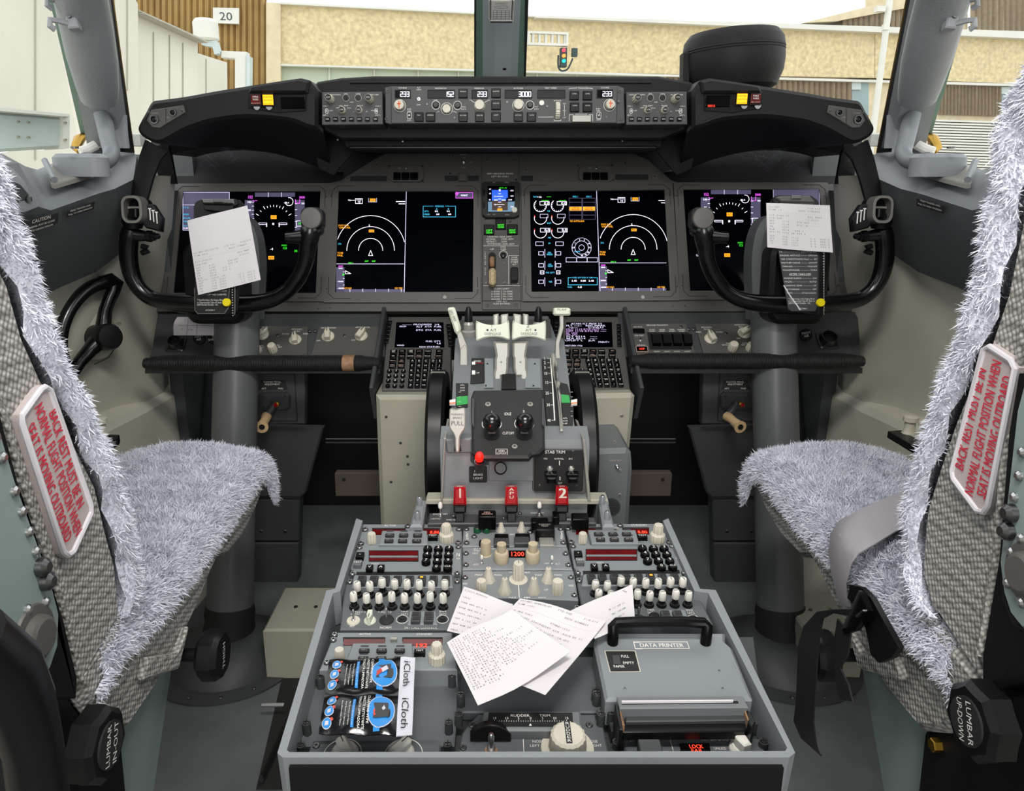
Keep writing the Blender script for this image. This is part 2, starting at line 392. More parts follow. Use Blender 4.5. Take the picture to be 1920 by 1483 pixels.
ribs_build([(1580, 40), (1720, 15)], [(1580, 52), (1720, 62)], 14, 'x_brown', .1, 'ribbed_cladding')
ribs_build([(1819, -60), (2100, -60)], [(1819, 63), (2100, 75)], 26, 'x_brown', .12, 'ribbed_cladding')
fa([(1500, 45), (1720, -10), (1720, 12), (1560, 42)], 'x_concrete', -3, .2, 'sloping_coping')
fa([(1720, -60), (1822, -60), (1822, 66), (1720, 62)], 'x_concrete', -3, -.2, 'rear_wall')
fa([(1597, 148), (1632, 149), (1632, 215), (1597, 215)], 'x_glass', -.6, -.1, 'window')
fa([(1878, 160), (1912, 161), (1912, 215), (1878, 214)], 'x_glass', -.6, -.1, 'window')
fa([(1632, 148), (1762, 154), (1762, 420), (1632, 420)], 'x_concrete', -.8, -.1, 'pier')
fa([(1240, 205), (2100, 212), (2100, 520), (1240, 520)], 'x_concrete', -1.2, -.15, 'lower_wall')
for x0, x1, y0, y1 in ((1597, 1615, 151, 168), (1878, 1896, 163, 176)): fa([(x0, y0), (x1, y0), (x1, y1), (x0, y1)], 'x_bluish', -.1, -.02, 'window_blind')
# the louvred fence in front of the lower wall
L1 = Fr((0, 24, 0), FA.n, FA.u)
mb = MB('x_white', L1.M)
for k in range(18):
    y = 224 + k * 5.2; mb.slab(L1.P([(1745, y), (2100, y + 10), (2100, y + 13.4), (1745, y + 3.2)]), -.08, 0)
mb.m('x_shade').slab(L1.P([(1745, 224), (2100, 234), (2100, 330), (1745, 320)]), -.14, -.09)
tag(mb.build('louvre_screen', base=(9, 24, -3)), 'white louvred screen standing low outside the right side window', 'fence')
# lamp pole
PF = Fr((0, 20, 0), (0, -1, 0)); mb = MB('x_white', PF.M)
u, v = PF.uv(1653, 120); mb.T = Matrix.Translation(PF.w(1653, 120)); mb.T.translation.z = -3
mb.cyl(0, 0, 0, 9, .075, 14); P0 = thing('light_pole', 'slim white light pole in front of the terminal on the right', 'pole', (mb.T.translation))
mb.build('pole', P0); mb = MB('x_white', PF.M); fbox(mb, PF, 1653, 16, 16, 10, -.05, .12); mb.build('junction_box', P0); mb = MB('x_white', PF.M); fbox(mb, PF, 1663, 50, 9, 11, -.05, .1); mb.build('bracket', P0)
# sign 20
mb = MB('x_white', FA.M); fpoly(mb, FA, [(399, 14), (448, 15), (448, 45), (399, 43)], .15, .25, .01); ft(mb.m('x_signal'), FA, '20', 423.5, 30.5, 15, 25, lift=.26)
S0 = thing('gate_sign', 'white gate number sign reading 20 on the ribbed terminal wall', 'sign', FA.w(423, 45)); mb.build('sign_board', S0)
# flood lamps on the ribbed wall
FL = Fr((0, 22, 0), (0, -1, 0))
def flood(x, y, w, h, label):
    t = thing('flood_lamp', label, 'lamp', FL.w(x, y + h)); mb = MB('x_white', Matrix.Translation(FL.w(x, y + h / 2)))
    k = FL.sc(x, y)[0]; mb.lathe([(w * k * .42, -h * k / 2), (w * k * .5, -h * k * .4), (w * k * .5, h * k * .35), (w * k * .4, h * k / 2)], seg=20); mb.build('drum', t)
    mb = MB('x_bluish', FL.M); fpoly(mb, FL, [(x - 10, y + h), (x + 18, y + h), (x + 24, y + h + 24), (x + 16, y + h + 26), (x + 12, y + h + 12), (x - 8, y + h + 8)], -.15, .15); mb.build('bracket', t)
flood(386, 38, 46, 38, 'white drum-shaped flood lamp on a bracket left of the gate sign')
mb = MB('x_white', FL.M); fpoly(mb, FL, [(414, 95), (462, 97), (462, 330), (440, 330), (440, 110), (414, 108)], -.3, 0, .02); mb.m('x_bluish'); fpoly(mb, FL, [(462, 103), (469, 106), (466, 330), (461, 330)], -.2, .05)
tag(mb.build('equipment_cabinet', base=FL.w(450, 330)), 'white equipment cabinet below the flood lamp beside the jet bridge', 'cabinet')
# signal lights and fixture frame right of the centre post
SG = Fr((0, 26, 0), FA.n, FA.u); t = thing('stop_light', 'small red, amber and green aircraft stop light hanging on the pebble wall', 'signal light', SG.w(1058, 125))
mb = MB('x_signal', SG.M); fbox(mb, SG, 1058, 107, 11, 36, 0, .25, .02); mb.build('housing', t)
mat('e_sigred', 'ff3a50', emit=1.2); mat('e_sigamb', 'ff8a30', emit=1.2); mat('e_siggrn', '10c0b0', emit=1.2)
for y, m in ((94, 'e_sigred'), (104.5, 'e_sigamb'), (114, 'e_siggrn')):
    mb = MB(m, SG.M); u, v = SG.uv(1057.5, y, .3); mb.cyl(u, v, .25, .32, 3.1 * SG.sc(1057, y)[0]); mb.build('lamp', t)
mb = MB('x_signal', SG.M); fbox(mb, SG, 1078, 98, 10, 16, 0, .12); mb.tube([(*SG.uv(x, y), .05) for x, y in spline([(1046, 104), (1046, 125), (1052, 133), (1062, 131), (1068, 122), (1073, 110)])], .03, 6); mb.build('cable', t)
mb = MB('x_white', SG.M); fframe(mb, SG, 1028, 72, 76, 26, 4, 0, .2); [fbox(mb, SG, x, 72, 4, 22, 0, .15) for x in (1000, 1012, 1024, 1036, 1048, 1060)]
tag(mb.build('docking_guidance_frame', base=SG.w(1028, 90)), 'white barred docking guidance frame on the wall above the stop light', 'fixture')
# jet bridge
JB = Fr((-4, 0, 0), (1, -.1, 0), (.1, 1, 0)); J = thing('jet_bridge', 'large off-white jet bridge receding along the left side windows', 'jet bridge', JB.w(200, 300))
def jb(pts, m, z0, z1, name, ch=0): mb = MB(m, JB.M); mb.slab(JB.P(pts), z0, z1, ch); return mb.build(name, J)
def jbs(pts, m, z0, z1, name, seams=(), ch=0):
    mb = MB(m, JB.M); mb.slab(JB.P(pts), z0, z1, ch); mb.m('x_seam')
    for x, y0, y1, w_ in seams: mb.slab(JB.P([(x, y0), (x + w_, y0), (x + w_, y1), (x, y1)]), z1, z1 + .012)
    return mb.build(name, J)
jbs([(-700, -500), (40, -220), (236, -12), (247, 8), (250, 520), (-700, 520)], 'x_bridge', -2, .06, 'outer_tunnel', [(50, -200, 300, 1.5), (-60, -300, 300, 2), (200, 0, 160, 1), (225, 0, 170, 1)])
jbs([(252, 26), (374, 80), (376, 520), (252, 520)], 'x_bridge', -2, -.02, 'inner_tunnel', [(290, 60, 200, .8), (320, 66, 200, .8), (345, 80, 200, .8)])
jbs([(376, 97), (438, 117), (440, 520), (376, 520)], 'x_bridge', -2, -.08, 'rotunda', [(398, 110, 200, .6)])
mb = MB('x_seam', JB.M)
for k in range(3): mb.slab(JB.P([(252, 24 - k * 3), (374, 79 - k * 3), (374, 81 - k * 3), (252, 26 - k * 3)]), -.1, .1 - k * .03)
mb.build('roof_edge', J)
JF = Fr((-2.6, 0, 0), (.75, -.66, 0), (.66, .75, 0))
mb = MB('x_bluish', JF.M); fpoly(mb, JF, [(-260, 190), (118, 220), (118, 277), (-260, 300)], -.1, 0, .006); mb.m('x_white'); fpoly(mb, JF, [(-260, 176), (131, 214), (131, 219), (-260, 186)], -.12, .04); fpoly(mb, JF, [(118, 219), (131, 219), (130, 278), (118, 278)], -.1, .02)
for x, y in ((36, 228), (55, 229), (36, 256), (55, 257), (124, 230), (124, 262)): screw(mb, JF, x, y, 2.6, 0 if x < 100 else .02, 'x_seam', .01)
tag(mb.build('bridge_bumper_rail', base=JF.w(60, 300)), 'pale blue bolted rail box outside the left side window', 'rail box')
# ================================================================ shell of the flight deck
def wallY(X0, X1): pass
FZ = .22
mb = MB('floor_grey'); mb.box(0.035, .35, FZ - .03, 2.1, 3.6, .06); struct(mb.build('floor'))
mb = MB('wall_mid'); mb.box(.035, -.05, 1.93, 1.9, 2.2, .04); 
mb.box(.035, .72, 1.86, .55, .5, .1)
struct(mb.build('ceiling'))
mb = MB('wall_mid'); mb.box(-.5, -1.22, 1.0, .9, .04, 1.9); mb.box(.57, -1.22, 1.0, .9, .04, 1.9); mb.box(.035, -1.22, 1.85, .3, .04, .2); struct(mb.build('wall_back'))
mb = MB('liner'); mb.box(.035, -1.28, 1.0, .4, .04, 1.9); struct(mb.build('door_1'))
# forward bulkhead behind the footwells
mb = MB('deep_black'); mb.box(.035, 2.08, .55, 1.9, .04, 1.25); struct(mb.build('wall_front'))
Xc = .035
def side(s):  # s=-1 left, +1 right : the two sides of the flight deck mirror each other about the centre line
    nm = 'left' if s < 0 else 'right'
    def X(x): return Xc + s * (x)
    def m2(p): return (X(p[0]), p[1], p[2])
    # lower liner: curved cross-section, rows run fore-aft
    rows = []
    for Y, xo in ((1.72, .79), (1.5, .80), (1.25, .835), (1.0, .87), (.6, .90), (0, .92), (-1.2, .92)):
        rows.append([m2((xo - .10, Y, FZ)), m2((xo - .07, Y, .30)), m2((xo - .045, Y, .45)), m2((xo - .04, Y, .685)), m2((xo - .03, Y, .70)), m2((xo + .005, Y, .715)), m2((xo + .01, Y, .8)), m2((xo + .01, Y, 1.0)), m2((xo + .01, Y, 1.12))])
    mb = MB('liner'); mb.surf(rows, thick=(s * .03, 0, 0)); 
    # upright rib next to the instrument panel
    RB = ((.775, FZ), (.773, .57), (.757, .89), (.72, 1.06), (.700, 1.17))
    mb.surf([[m2((x + d, Y, z)) for x, z in RB] for Y, d in ((1.66, .01), (1.60, 0), (1.53, .005), (1.46, .035), (1.36, .055), (1.28, .07))], thick=(s * .02, 0, 0))
    struct(mb.build('wall_' + nm))
    # upper side wall behind the side window, and the strip over it
    mb = MB('wall_mid')
    mb.box(X(.95), -.42, 1.5, .04, 1.6, .9)
    mb.surf([[m2((.72, 1.2, 1.83)), m2((.70, 1.0, 1.95))], [m2((.95, .3, 1.78)), m2((.9, .3, 1.95))]], thick=(s * .03, 0, .02))
    struct(mb.build('wall_upper_' + nm))
side(-1); side(1)
for s_ in (-1, 1):
    mb = MB('wall_dark'); mb.box(Xc + s_ * .745, 1.91, .62, .03, .56, 1.04); mb.box(Xc + s_ * .80, 1.80, 1.1, .16, .02, .24); struct(mb.build('trim_%d' % (3 + s_)))
# windows : centre post, panes
def rgt(p): return Vector((2 * Xc - p.x, p.y, p.z))
cp = thing('centre_post', 'blue-grey windshield centre post with green seals and a placard holder', 'window post', atY(940, 150, 1.95))
def post(pxs0, pxs1, m, dY, name):
    mb = MB(m); (a, b), (c, d) = pxs0, pxs1
    t0 = atY(a, -40, 1.72 + dY); t1 = atY(b, -40, 1.72 + dY); b1 = atY(d, 170, 1.98 + dY); b0 = atY(c, 170, 1.98 + dY)
    up = (t0 - b0) * 1.6; dn = (b0 - t0) * .55
    t0 = t0 + up; t1 = t1 + up; b0 = b0 + dn; b1 = b1 + dn
    o = Vector((0, .05, .03)); vs = [t0, t1, b1, b0, t0 + o, t1 + o, b1 + o, b0 + o]
    mb.add(vs, [(0, 1, 2, 3), (4, 7, 6, 5), (0, 4, 5, 1), (1, 5, 6, 2), (2, 6, 7, 3), (3, 7, 4, 0)]); return mb.build(name, cp)
post((905, 972), (905, 971), 'centre_post_grey', 0, 'post_body')
post((893, 907), (892, 907), 'green_trim', .012, 'window_seal'); post((970, 987), (970, 981), 'green_trim', .012, 'window_seal')
post((986, 993), (980, 985), 'rubber', .02, 'rubber_edge'); post((889, 893), (889, 893), 'rubber', .02, 'rubber_edge')
CPF = Fr(atY(938, 60, 1.70), (atY(940, 0, 1.72) - atY(940, 150, 1.95)).cross(Vector((1, 0, 0))) * -1)
if CPF.n.y > 0: CPF = Fr(CPF.o, CPF.n * -1)
mb = MB('bezel_grey', CPF.M); fbox(mb, CPF, 940, 20, 46, 48, 0, .004, .001, 4); mb.build('placard_holder', cp)
mb = MB('steel', CPF.M); fbox(mb, CPF, 918, 20, 3, 38, .004, .009, .001); fbox(mb, CPF, 962, 20, 3, 38, .004, .009, .001); fbox(mb, CPF, 940, 41, 44, 4, .004, .008, .001); mb.build('holder_clip', cp)
mb = MB('print_white', CPF.M); fbox(mb, CPF, 940, 20, 38, 36, .004, .006); mb.m('ink')
for k in range(5): fline(mb, CPF, [(925, 20 + k * 3.8), (955, 20 + k * 3.8)], .7, .0064)
for x in (925, 932, 940, 948, 955): fline(mb, CPF, [(x, 20), (x, 35.5)], .7, .0064)
for k, wd in enumerate((24, 20, 28, 26)): ft(mb, CPF, 'STANDBY COMPASS CORRECTION'[k * 5:k * 5 + 9], 940, 6 + k * 3.4, 1.8, wd, lift=.0065)
mb.build('placard', cp)
mb = MB('dark_steel', CPF.M); screw(mb, CPF, 946, 130, 4, 0); mb.build('screw', cp)
# panes
def pane(n, pts):
    a, b, c, d = pts; o = (b - a).cross(d - a).normalized() * .012; mb = MB('glass')
    mb.add([a, b, c, d, a + o, b + o, c + o, d + o], [(0, 1, 2, 3), (4, 7, 6, 5), (0, 4, 5, 1), (1, 5, 6, 2), (2, 6, 7, 3), (3, 7, 4, 0)]); struct(mb.build('window_%d' % n, smooth=0))
ct, cb = Vector((Xc - .02, 1.5, 1.68)), Vector((Xc - .02, 2.0, 1.26)); lt, lb = Vector((Xc - .66, 1.12, 1.80)), Vector((Xc - .82, 1.60, 1.16))
pane(1, [ct, cb, lb, lt]); pane(2, [rgt(ct), rgt(cb), rgt(lb), rgt(lt)])
sb, st = Vector((Xc - .95, .45, 1.12)), Vector((Xc - .86, .42, 1.78)); pane(3, [lt, lb + Vector((-.02, -.06, -.04)), sb, st]); pane(4, [rgt(lt), rgt(lb) + Vector((.02, -.06, -.04)), rgt(sb), rgt(st)])
mb = MB('wall_mid'); mb.surf([[lt + Vector((-.03, -.1, .02)), ct + Vector((0, -.1, .03)), rgt(ct) + Vector((0, -.1, .03)), rgt(lt) + Vector((.03, -.1, .02))], [(Xc - .8, .8, 1.94), (Xc, 1.1, 1.94), (Xc, 1.1, 1.94), (Xc + .8, .8, 1.94)]], thick=(0, 0, .03)); struct(mb.build('trim_1'))
# side window posts
def side_post(s):
    lab = 'left' if s < 0 else 'right'
    def q(x, y, Y): p = atY(x, y, Y); return p
    def mx(x): return x if s < 0 else 2 * 915 + 2 * (Xc / 1.42) * 1387 - x   # same place on the other side
    def W(x, y, Y): p = atY(x, y, Y); return p if s < 0 else rgt(p)
    t = thing('side_window_post', 'padded grey window post with hooks, %s' % ('jet bridge side' if s < 0 else 'louvred screen side'), 'window post', W(210, 262, 1.5))
    def strip(xt, xb, m, dy, name, yb=275):
        mb = MB(m); a, b = xt; c, d = xb; e = Vector((0, .04, 0)); t0, t1, b1, b0 = W(a, -30, 1.2 + dy), W(b, -30, 1.2 + dy), W(d, yb, 1.46 + dy), W(c, yb, 1.46 + dy)
        up = (t0 - b0) * 1.2; t0 = t0 + up; t1 = t1 + up
        mb.add([t0, t1, b1, b0, t0 + e, t1 + e, b1 + e, b0 + e], [(0, 1, 2, 3), (4, 7, 6, 5), (0, 4, 5, 1), (1, 5, 6, 2), (2, 6, 7, 3), (3, 7, 4, 0)]); return mb.build(name, t)
    strip((103, 178), (164, 226), 'post_grey', .02, 'post_body'); strip((86, 104), (154, 166), 'green_trim', .05, 'window_seal', 262)
    strip((176, 185), (226, 233), 'rubber', .05, 'rubber_edge', 285); strip((184, 187), (232, 235), 'brass', .06, 'edge_strip', 285)
    mb = MB('post_grey'); P = [W(x, y, Y) for x, y, Y in ((130, -120, 1.08), (146, -30, 1.17), (160, 40, 1.225), (173, 110, 1.29), (183, 165, 1.34), (186, 185, 1.36), (188, 193, 1.365))]
    mb.tube(P, [.029, .029, .030, .030, .0265, .024, .012], 20, flat=1.25); mb.build('pad', t)
    # hook plate for headset
    f = Fr(W(140, 40, 1.19), (0, -1, .25))
    def hp(x, y, z): u, v = f.uv(x, y, 0) if s < 0 else (lambda p: ((p - f.o).dot(f.u), (p - f.o).dot(f.v)))(rgt(onp(x, y, rgt(f.o), f.n))); return (u, v, z)
    mb = MB('post_grey', f.M); mb.slab([hp(x, y, 0)[:2] for x, y in ((126, 18), (146, 14), (155, 58), (135, 60), (131, 42))], 0, .012, .002); mb.build('hook_plate', t)
    for y in (12, 50):
        mb = MB('post_grey', f.M); mb.tube([hp(128 + y * .12, y, .01), hp(118 + y * .12, y + 1, .02), hp(109 + y * .12, y + 4, .028), hp(107 + y * .12, y + 14, .026), hp(112 + y * .12, y + 17, .02)], .0034, 8, flat=1.3); mb.build('hook', t)
    mb = MB('dark_steel', f.M); u, v, _ = hp(139, 37, 0); mb.cyl(u, v, .012, .0145, .004); mb.build('screw', t)
    # grab handle
    h = thing('grab_handle', 'grey angled grab handle on the window sill at the %s' % ('jet bridge side' if s < 0 else 'louvred screen side'), 'handle', W(215, 320, 1.4))
    mb = MB('wall_mid'); P = spline([W(190, 208, 1.42), W(197, 235, 1.415), W(204, 265, 1.41), W(209, 288, 1.40), W(200, 302, 1.36), W(180, 304, 1.31), W(165, 302, 1.28)], 4)
    n = len(P); mb.tube(P, [.009 if i == 0 else (.0145 if i < n * .5 else .0135) for i in range(n)], 18); mb.build('grip', h)
    mb = MB('wall_mid'); mb.tube([W(226, 215, 1.45), W(228, 250, 1.45), W(231, 278, 1.45)], .012, 10, flat=.4); mb.build('lock_bar', h)
    b = MB('wall_mid'); c = W(152, 303, 1.26); b.T = Matrix.Translation(c); b.slab(rr(0, 0, .086, .044, .02, 5), -.024, .012, .006); b.build('handle_base', h)
    b = MB('dark_steel'); c = W(137, 291, 1.22); b.T = Matrix.Translation(c + Vector((.004, 0, .010))); b.cyl(0, 0, 0, .003, .006); b.build('screw', h)
side_post(-1); side_post(1)
# sills and upper side panels
def sill(s):
    def W(x, y, Y): p = atY(x, y, Y); return p if s < 0 else rgt(p)
    side_ = 'jet bridge side' if s < 0 else 'louvred screen side'
    t = thing('side_console_panel', 'dark blue-grey moulded side panel under the side window, %s' % side_, 'side panel', W(150, 560, 1.2))
    top = [W(256, 292, 1.56), W(250, 335, 1.46), W(215, 352, 1.36), (W(180, 362, 1.26)), W(95, 392, 1.13), W(75, 385, 1.09), W(40, 340, 1.0), W(-40, 300, .9), W(-250, 260, .75), W(-700, 200, .55)]
    out = [W(236, 268, 1.6), W(205, 272, 1.52), W(165, 283, 1.45), W(125, 296, 1.37), W(70, 318, 1.25), W(48, 312, 1.18), W(8, 290, 1.06), W(-60, 258, .95), W(-320, 210, .78), W(-760, 150, .56)]
    mid = [W(262, 310, 1.56), W(252, 365, 1.47), W(222, 390, 1.38), W(180, 408, 1.28), W(100, 440, 1.15), W(62, 450, 1.08), W(0, 460, 1.0), W(-80, 470, .9), W(-300, 490, .75), W(-800, 560, .55)]
    low = [W(266, 340, 1.60), W(255, 415, 1.52), W(222, 478, 1.45), W(180, 510, 1.36), W(110, 540, 1.24), W(60, 568, 1.16), W(-10, 600, 1.06), W(-90, 650, .95), W(-330, 760, .78), W(-850, 1000, .56)]
    fix = lambda L: [Vector((v.x, v.y, v.z)) for v in L]
    out, top, mid, low = map(fix, (out, top, mid, low))
    mb = MB('wall_mid'); mb.surf([[(a * (1 - k) + b * k) for a, b in zip(out, top)] for k in (0, .5, .85)] + [[a * .95 + b * .05 for a, b in zip(top, mid)]]); mb.build('shelf', t, smooth=60)
    rows = [[a * .95 + b * .05 for a, b in zip(top, mid)], [a * .5 + b * .5 for a, b in zip(top, mid)], mid, [a * .6 + b * .4 + Vector((-s * .0, 0, 0)) for a, b in zip(mid, low)], low]
    mb = MB('wall_dark'); mb.surf(rows, thick=(s * .02, 0, 0)); mb.build('face', t, smooth=60)
    P = [a * .12 + b * .88 for a, b in zip(top, mid)]
    return t, mid, low
SL = sill(-1); SRr = sill(1)
# ================================================================ controls shared by all panels
def knob(fr, x, y, r, parent, style='flute', h=1.3, m='knob_cream', name='knob', rot=0, z=0, skirt=0, mark=None):
    """r in photo px, h as a multiple of r; (x, y) is where its foot meets the panel"""
    u, v = fr.uv(x, y, z); q = r * fr.sc(x, y, z)[0]; H = h * q; mb = MB(m, fr.M @ Matrix.Translation((u, v, z)) @ Matrix.Rotation(rot, 4, 'Z'))
    if skirt: mb.lathe([(q * skirt, 0), (q * skirt, q * .12), (q * .9, q * .3)], seg=24); 
    if style == 'flute': mb.lathe([(q, 0), (q, H * .1), (q * .93, H * .9), (q * .82, H), (q * .3, H)], seg=48, flute=.14, nfl=12); mb.lathe([(q * .8, H - .0003), (q * .78, H + q * .04)], seg=24)
    elif style == 'smooth': mb.lathe([(q, 0), (q, H * .86), (q * .9, H), (q * .2, H)], seg=28)
    elif style == 'dual':
        mb.lathe([(q, 0), (q * 1.02, H * .1), (q * 1.0, H * .42), (q * .8, H * .5)], seg=48, flute=.1, nfl=14); mb.lathe([(q * .68, H * .46), (q * .68, H * .9), (q * .56, H)], seg=48, flute=.16, nfl=10)
    elif style == 'collar':
        mb.lathe([(q * .95, 0), (q, H * .08), (q, H * .5), (q * .9, H * .56), (q * .62, H * .6)], seg=28); mb.lathe([(q * .6, H * .5), (q * .66, H * .62), (q * .64, H), (q * .3, H)], seg=28)
    elif style == 'pointer':
        mb.lathe([(q * 1.05, 0), (q * 1.05, H * .12), (q * .8, H * .3)], seg=28)
        s = [(-q * .42, -q * .95), (q * .42, -q * .95), (q * .5, q * .2), (q * .2, q * 1.1), (-q * .2, q * 1.1), (-q * .5, q * .2)]
        mb.slab(s, 0, H, q * .16); mb.m('print_dark'); mb.box(0, q * .6, H + .0001, q * .12, q * .8, .0004)
    elif style == 'cone':
        mb.lathe([(q * 1.15, 0), (q * 1.1, H * .1), (q * .85, H * .3), (q * .52, H * .85), (q * .45, H)], seg=40, flute=.12, nfl=6); mb.m('print_dark')
        for k in (-1, 1): mb.box(k * q * .1, q * .15, H, q * .06, q * .5, .0006)
    if mark == 'top': mb.m('print_dark'); mb.box(0, q * .3, H + q * .04, q * .1, q * .7, .0004)
    if mark == 'cross':
        mb.m('orange_paint')
        for k in (0, 1): mb.box(0, 0 if k == 0 else q * .15, H + q * .05, q * (.22 if k == 0 else .8), q * (1.3 if k == 0 else .22), .0006)
    return mb.build(name, parent)
def button(fr, x, y, w, h, parent, m='satin_black', txt=None, tm='print_white', th=2.2, z=0, H=.005, name='button', r=1, lines=None, tw=None, ty=0):
    mb = MB(m, fr.M); u, v = fr.uv(x, y, z + H); sx, sy = fr.sc(x, y, z + H); mb.slab(rr(u, v, w * sx, h * sy, r * sx, 2), z, z + H, min(w * sx, h * sy) * .07)
    if txt:
        mb.m(tm); L = txt.split('\n'); n = len(L)
        for i, s in enumerate(L): mb.text(s, u, v + ((n - 1) / 2 - i) * th * 1.35 * sy - ty * sy, th * sy, tw * sx if tw else None, 0, z + H + .0003)
    return mb.build(name, parent)
def rbutton(fr, x, y, r, parent, m='gloss_black', txt=None, th=3, z=0, H=.005, name='button'):
    u, v = fr.uv(x, y, z + H); q = r * fr.sc(x, y, z)[0]; mb = MB(m, fr.M); mb.lathe([(q, z), (q, z + H * .6), (q * .85, z + H * .9), (q * .5, z + H)], u, v, 0, 18)
    if txt: mb.m('print_white').text(txt, u, v, th * fr.sc(x, y)[1], None, 0, z + H + .0003)
    return mb.build(name, parent)
def toggle(fr, x, y, r, parent, lean=.3, L=4.5, m='steel', name='toggle_switch', z=0, tip=None, roll=0):
    u, v = fr.uv(x, y, z); q = r * fr.sc(x, y, z)[0]; mb = MB('steel', fr.M @ Matrix.Translation((u, v, z)))
    mb.lathe([(q * 1.5, 0), (q * 1.5, q * .5)], seg=6); mb.lathe([(q, q * .5), (q, q * 1.1), (q * .7, q * 1.3)], seg=14)
    mb.m(m); e = Vector((roll * L * q, lean * L * q, L * q)); mb.tube([Vector((0, 0, q)), e * .5, e * .85, e], [q * .42, q * .5, q * .68, q * .4], 10)
    if tip: mb.m(tip); mb.tube([e * .6, e * .68, e * .95, e * 1.08, e * 1.12], [q * .7, q * 1.0, q * 1.0, q * .7, q * .2], 12)
    return mb.build(name, parent)
def screws(mb, fr, pts, r=2.2, z=0, m='dark_steel'):
    for x, y in pts: screw(mb, fr, x, y, r, z, m)
# ================================================================ main instrument panel
MIP = tilt((Xc, 1.667, 1.034), 26)
IP = thing('main_instrument_console', 'dark grey main instrument panel spanning the flight deck under the glareshield', 'instrument panel', (Xc, 1.67, .86))
z2 = lambda x, y: (600 + x / 4.635, 270 + y / 4.635)
z3 = lambda x, y: (960 + x / 4.635, 270 + y / 4.635)
mb = MB('panel_grey', MIP.M)
fpoly(mb, MIP, [(640, 338), (700, 300), (735, 282), (1165, 278), (1215, 300), (1258, 338), (1280, 345), (1600, 345), (1600, 583), (290, 583), (305, 345), (610, 345)], -.03, -.006)
mb.m('deep_black'); fpoly(mb, MIP, [(280, 250), (1620, 250), (1600, 346), (300, 346)], -.08, -.05)
mb.m('panel_black')
for a in ((903, 285, 903, 345), (973, 285, 973, 345)): fline(mb, MIP, [a[:2], a[2:]], 1, -.0055)
screws(mb, MIP, [z2(*p) for p in ((835, 105), (490, 182), (235, 298), (1153, 102), (1350, 226), (1455, 138), (1682, 138))] + [z3(*p) for p in ((318, 97), (635, 94), (982, 165), (1240, 280), (120, 223))], 3.6, -.006, 'bezel_grey')
screws(mb, MIP, [z2(*p) for p in ((598, 188), (892, 190), (893, 320), (1130, 256), (1705, 308), (1435, 650), (1655, 672))] + [z3(*p) for p in ((575, 185), (870, 180), (878, 308))], 1.9, -.006)
mb.m('print_dim'); ft(mb, MIP, 'LIGHTS', 869, 290, 2.6, 13, lift=-.0055); ft(mb, MIP, 'TEST', 870, 295.3, 2, 7, lift=-.0055); ft(mb, MIP, 'BRT', 883, 304, 2, 6, lift=-.0055); ft(mb, MIP, 'DIM', 870, 314, 2, 7, lift=-.0055)
mb.m('print_white'); ft(mb, MIP, 'ISFD HEADING FROM', *z2(1565, 258), 2.9, 49, lift=-.0055); ft(mb, MIP, 'LEFT IRS ONLY', *z2(1565, 282), 2.9, 33, lift=-.0055)
mb.build('panel', IP)
toggle(MIP, 869.5, 304, 2.6, IP, .05, 4, z=-.006)
for nmx, zz, x0 in (('a', z2, 600), ('b', z3, 957)):   # two push-button units over the inner displays
    mb = MB('panel_grey', MIP.M); a = 0 if x0 == 600 else -17
    cx = x0 + 161; fpoly(mb, MIP, [(cx - 33, 317), (cx - 25, 310), (cx + 26, 310), (cx + 33, 317), (cx + 33, 334), (cx + 26, 340), (cx - 25, 340), (cx - 33, 334)], -.006, .0, .001)
    mb.m('print_dim'); ft(mb, MIP, 'NEW' if x0 == 600 else 'REV', cx - 12, 315.5, 2, 6); ft(mb, MIP, '1', cx + 6, 312.5, 2); ft(mb, MIP, '2', cx + 6, 319, 2); ub = mb.build('light_unit', IP)
    toggle(MIP, cx, 315.5, 1.4, IP, 0, 4, 'satin_black', z=0)
    for k in (-1, 0, 1): button(MIP, cx - 1 + k * 16, 329, 14.5, 13, IP, 'gloss_black', H=.006)
for x, y, w_ in ((669, 334, 25), (692, 334, 22), (714, 334, 22), (846, 333.5, 24), (888, 333.5, 20), (988, 333.5, 22), (1175, 331.5, 42), (1206, 331.5, 20)): button(MIP, x, y, w_, 9, IP, 'panel_black', z=-.006, H=.003, name='indicator_window')
button(MIP, 868, 331, 16, 14, IP, 'panel_grey', z=-.006, H=.008)
# ledge strip under the displays
mb = MB('panel_grey', MIP.M); fpoly(mb, MIP, [(286, 565), (1606, 562), (1610, 584), (282, 584)], -.02, -.002, .001); screws(mb, MIP, [(619, 577), (708, 577), (596, 578), (1174, 575), (1262, 573), (1285, 573)], 1.6, -.002); mb.build('lower_strip', IP)
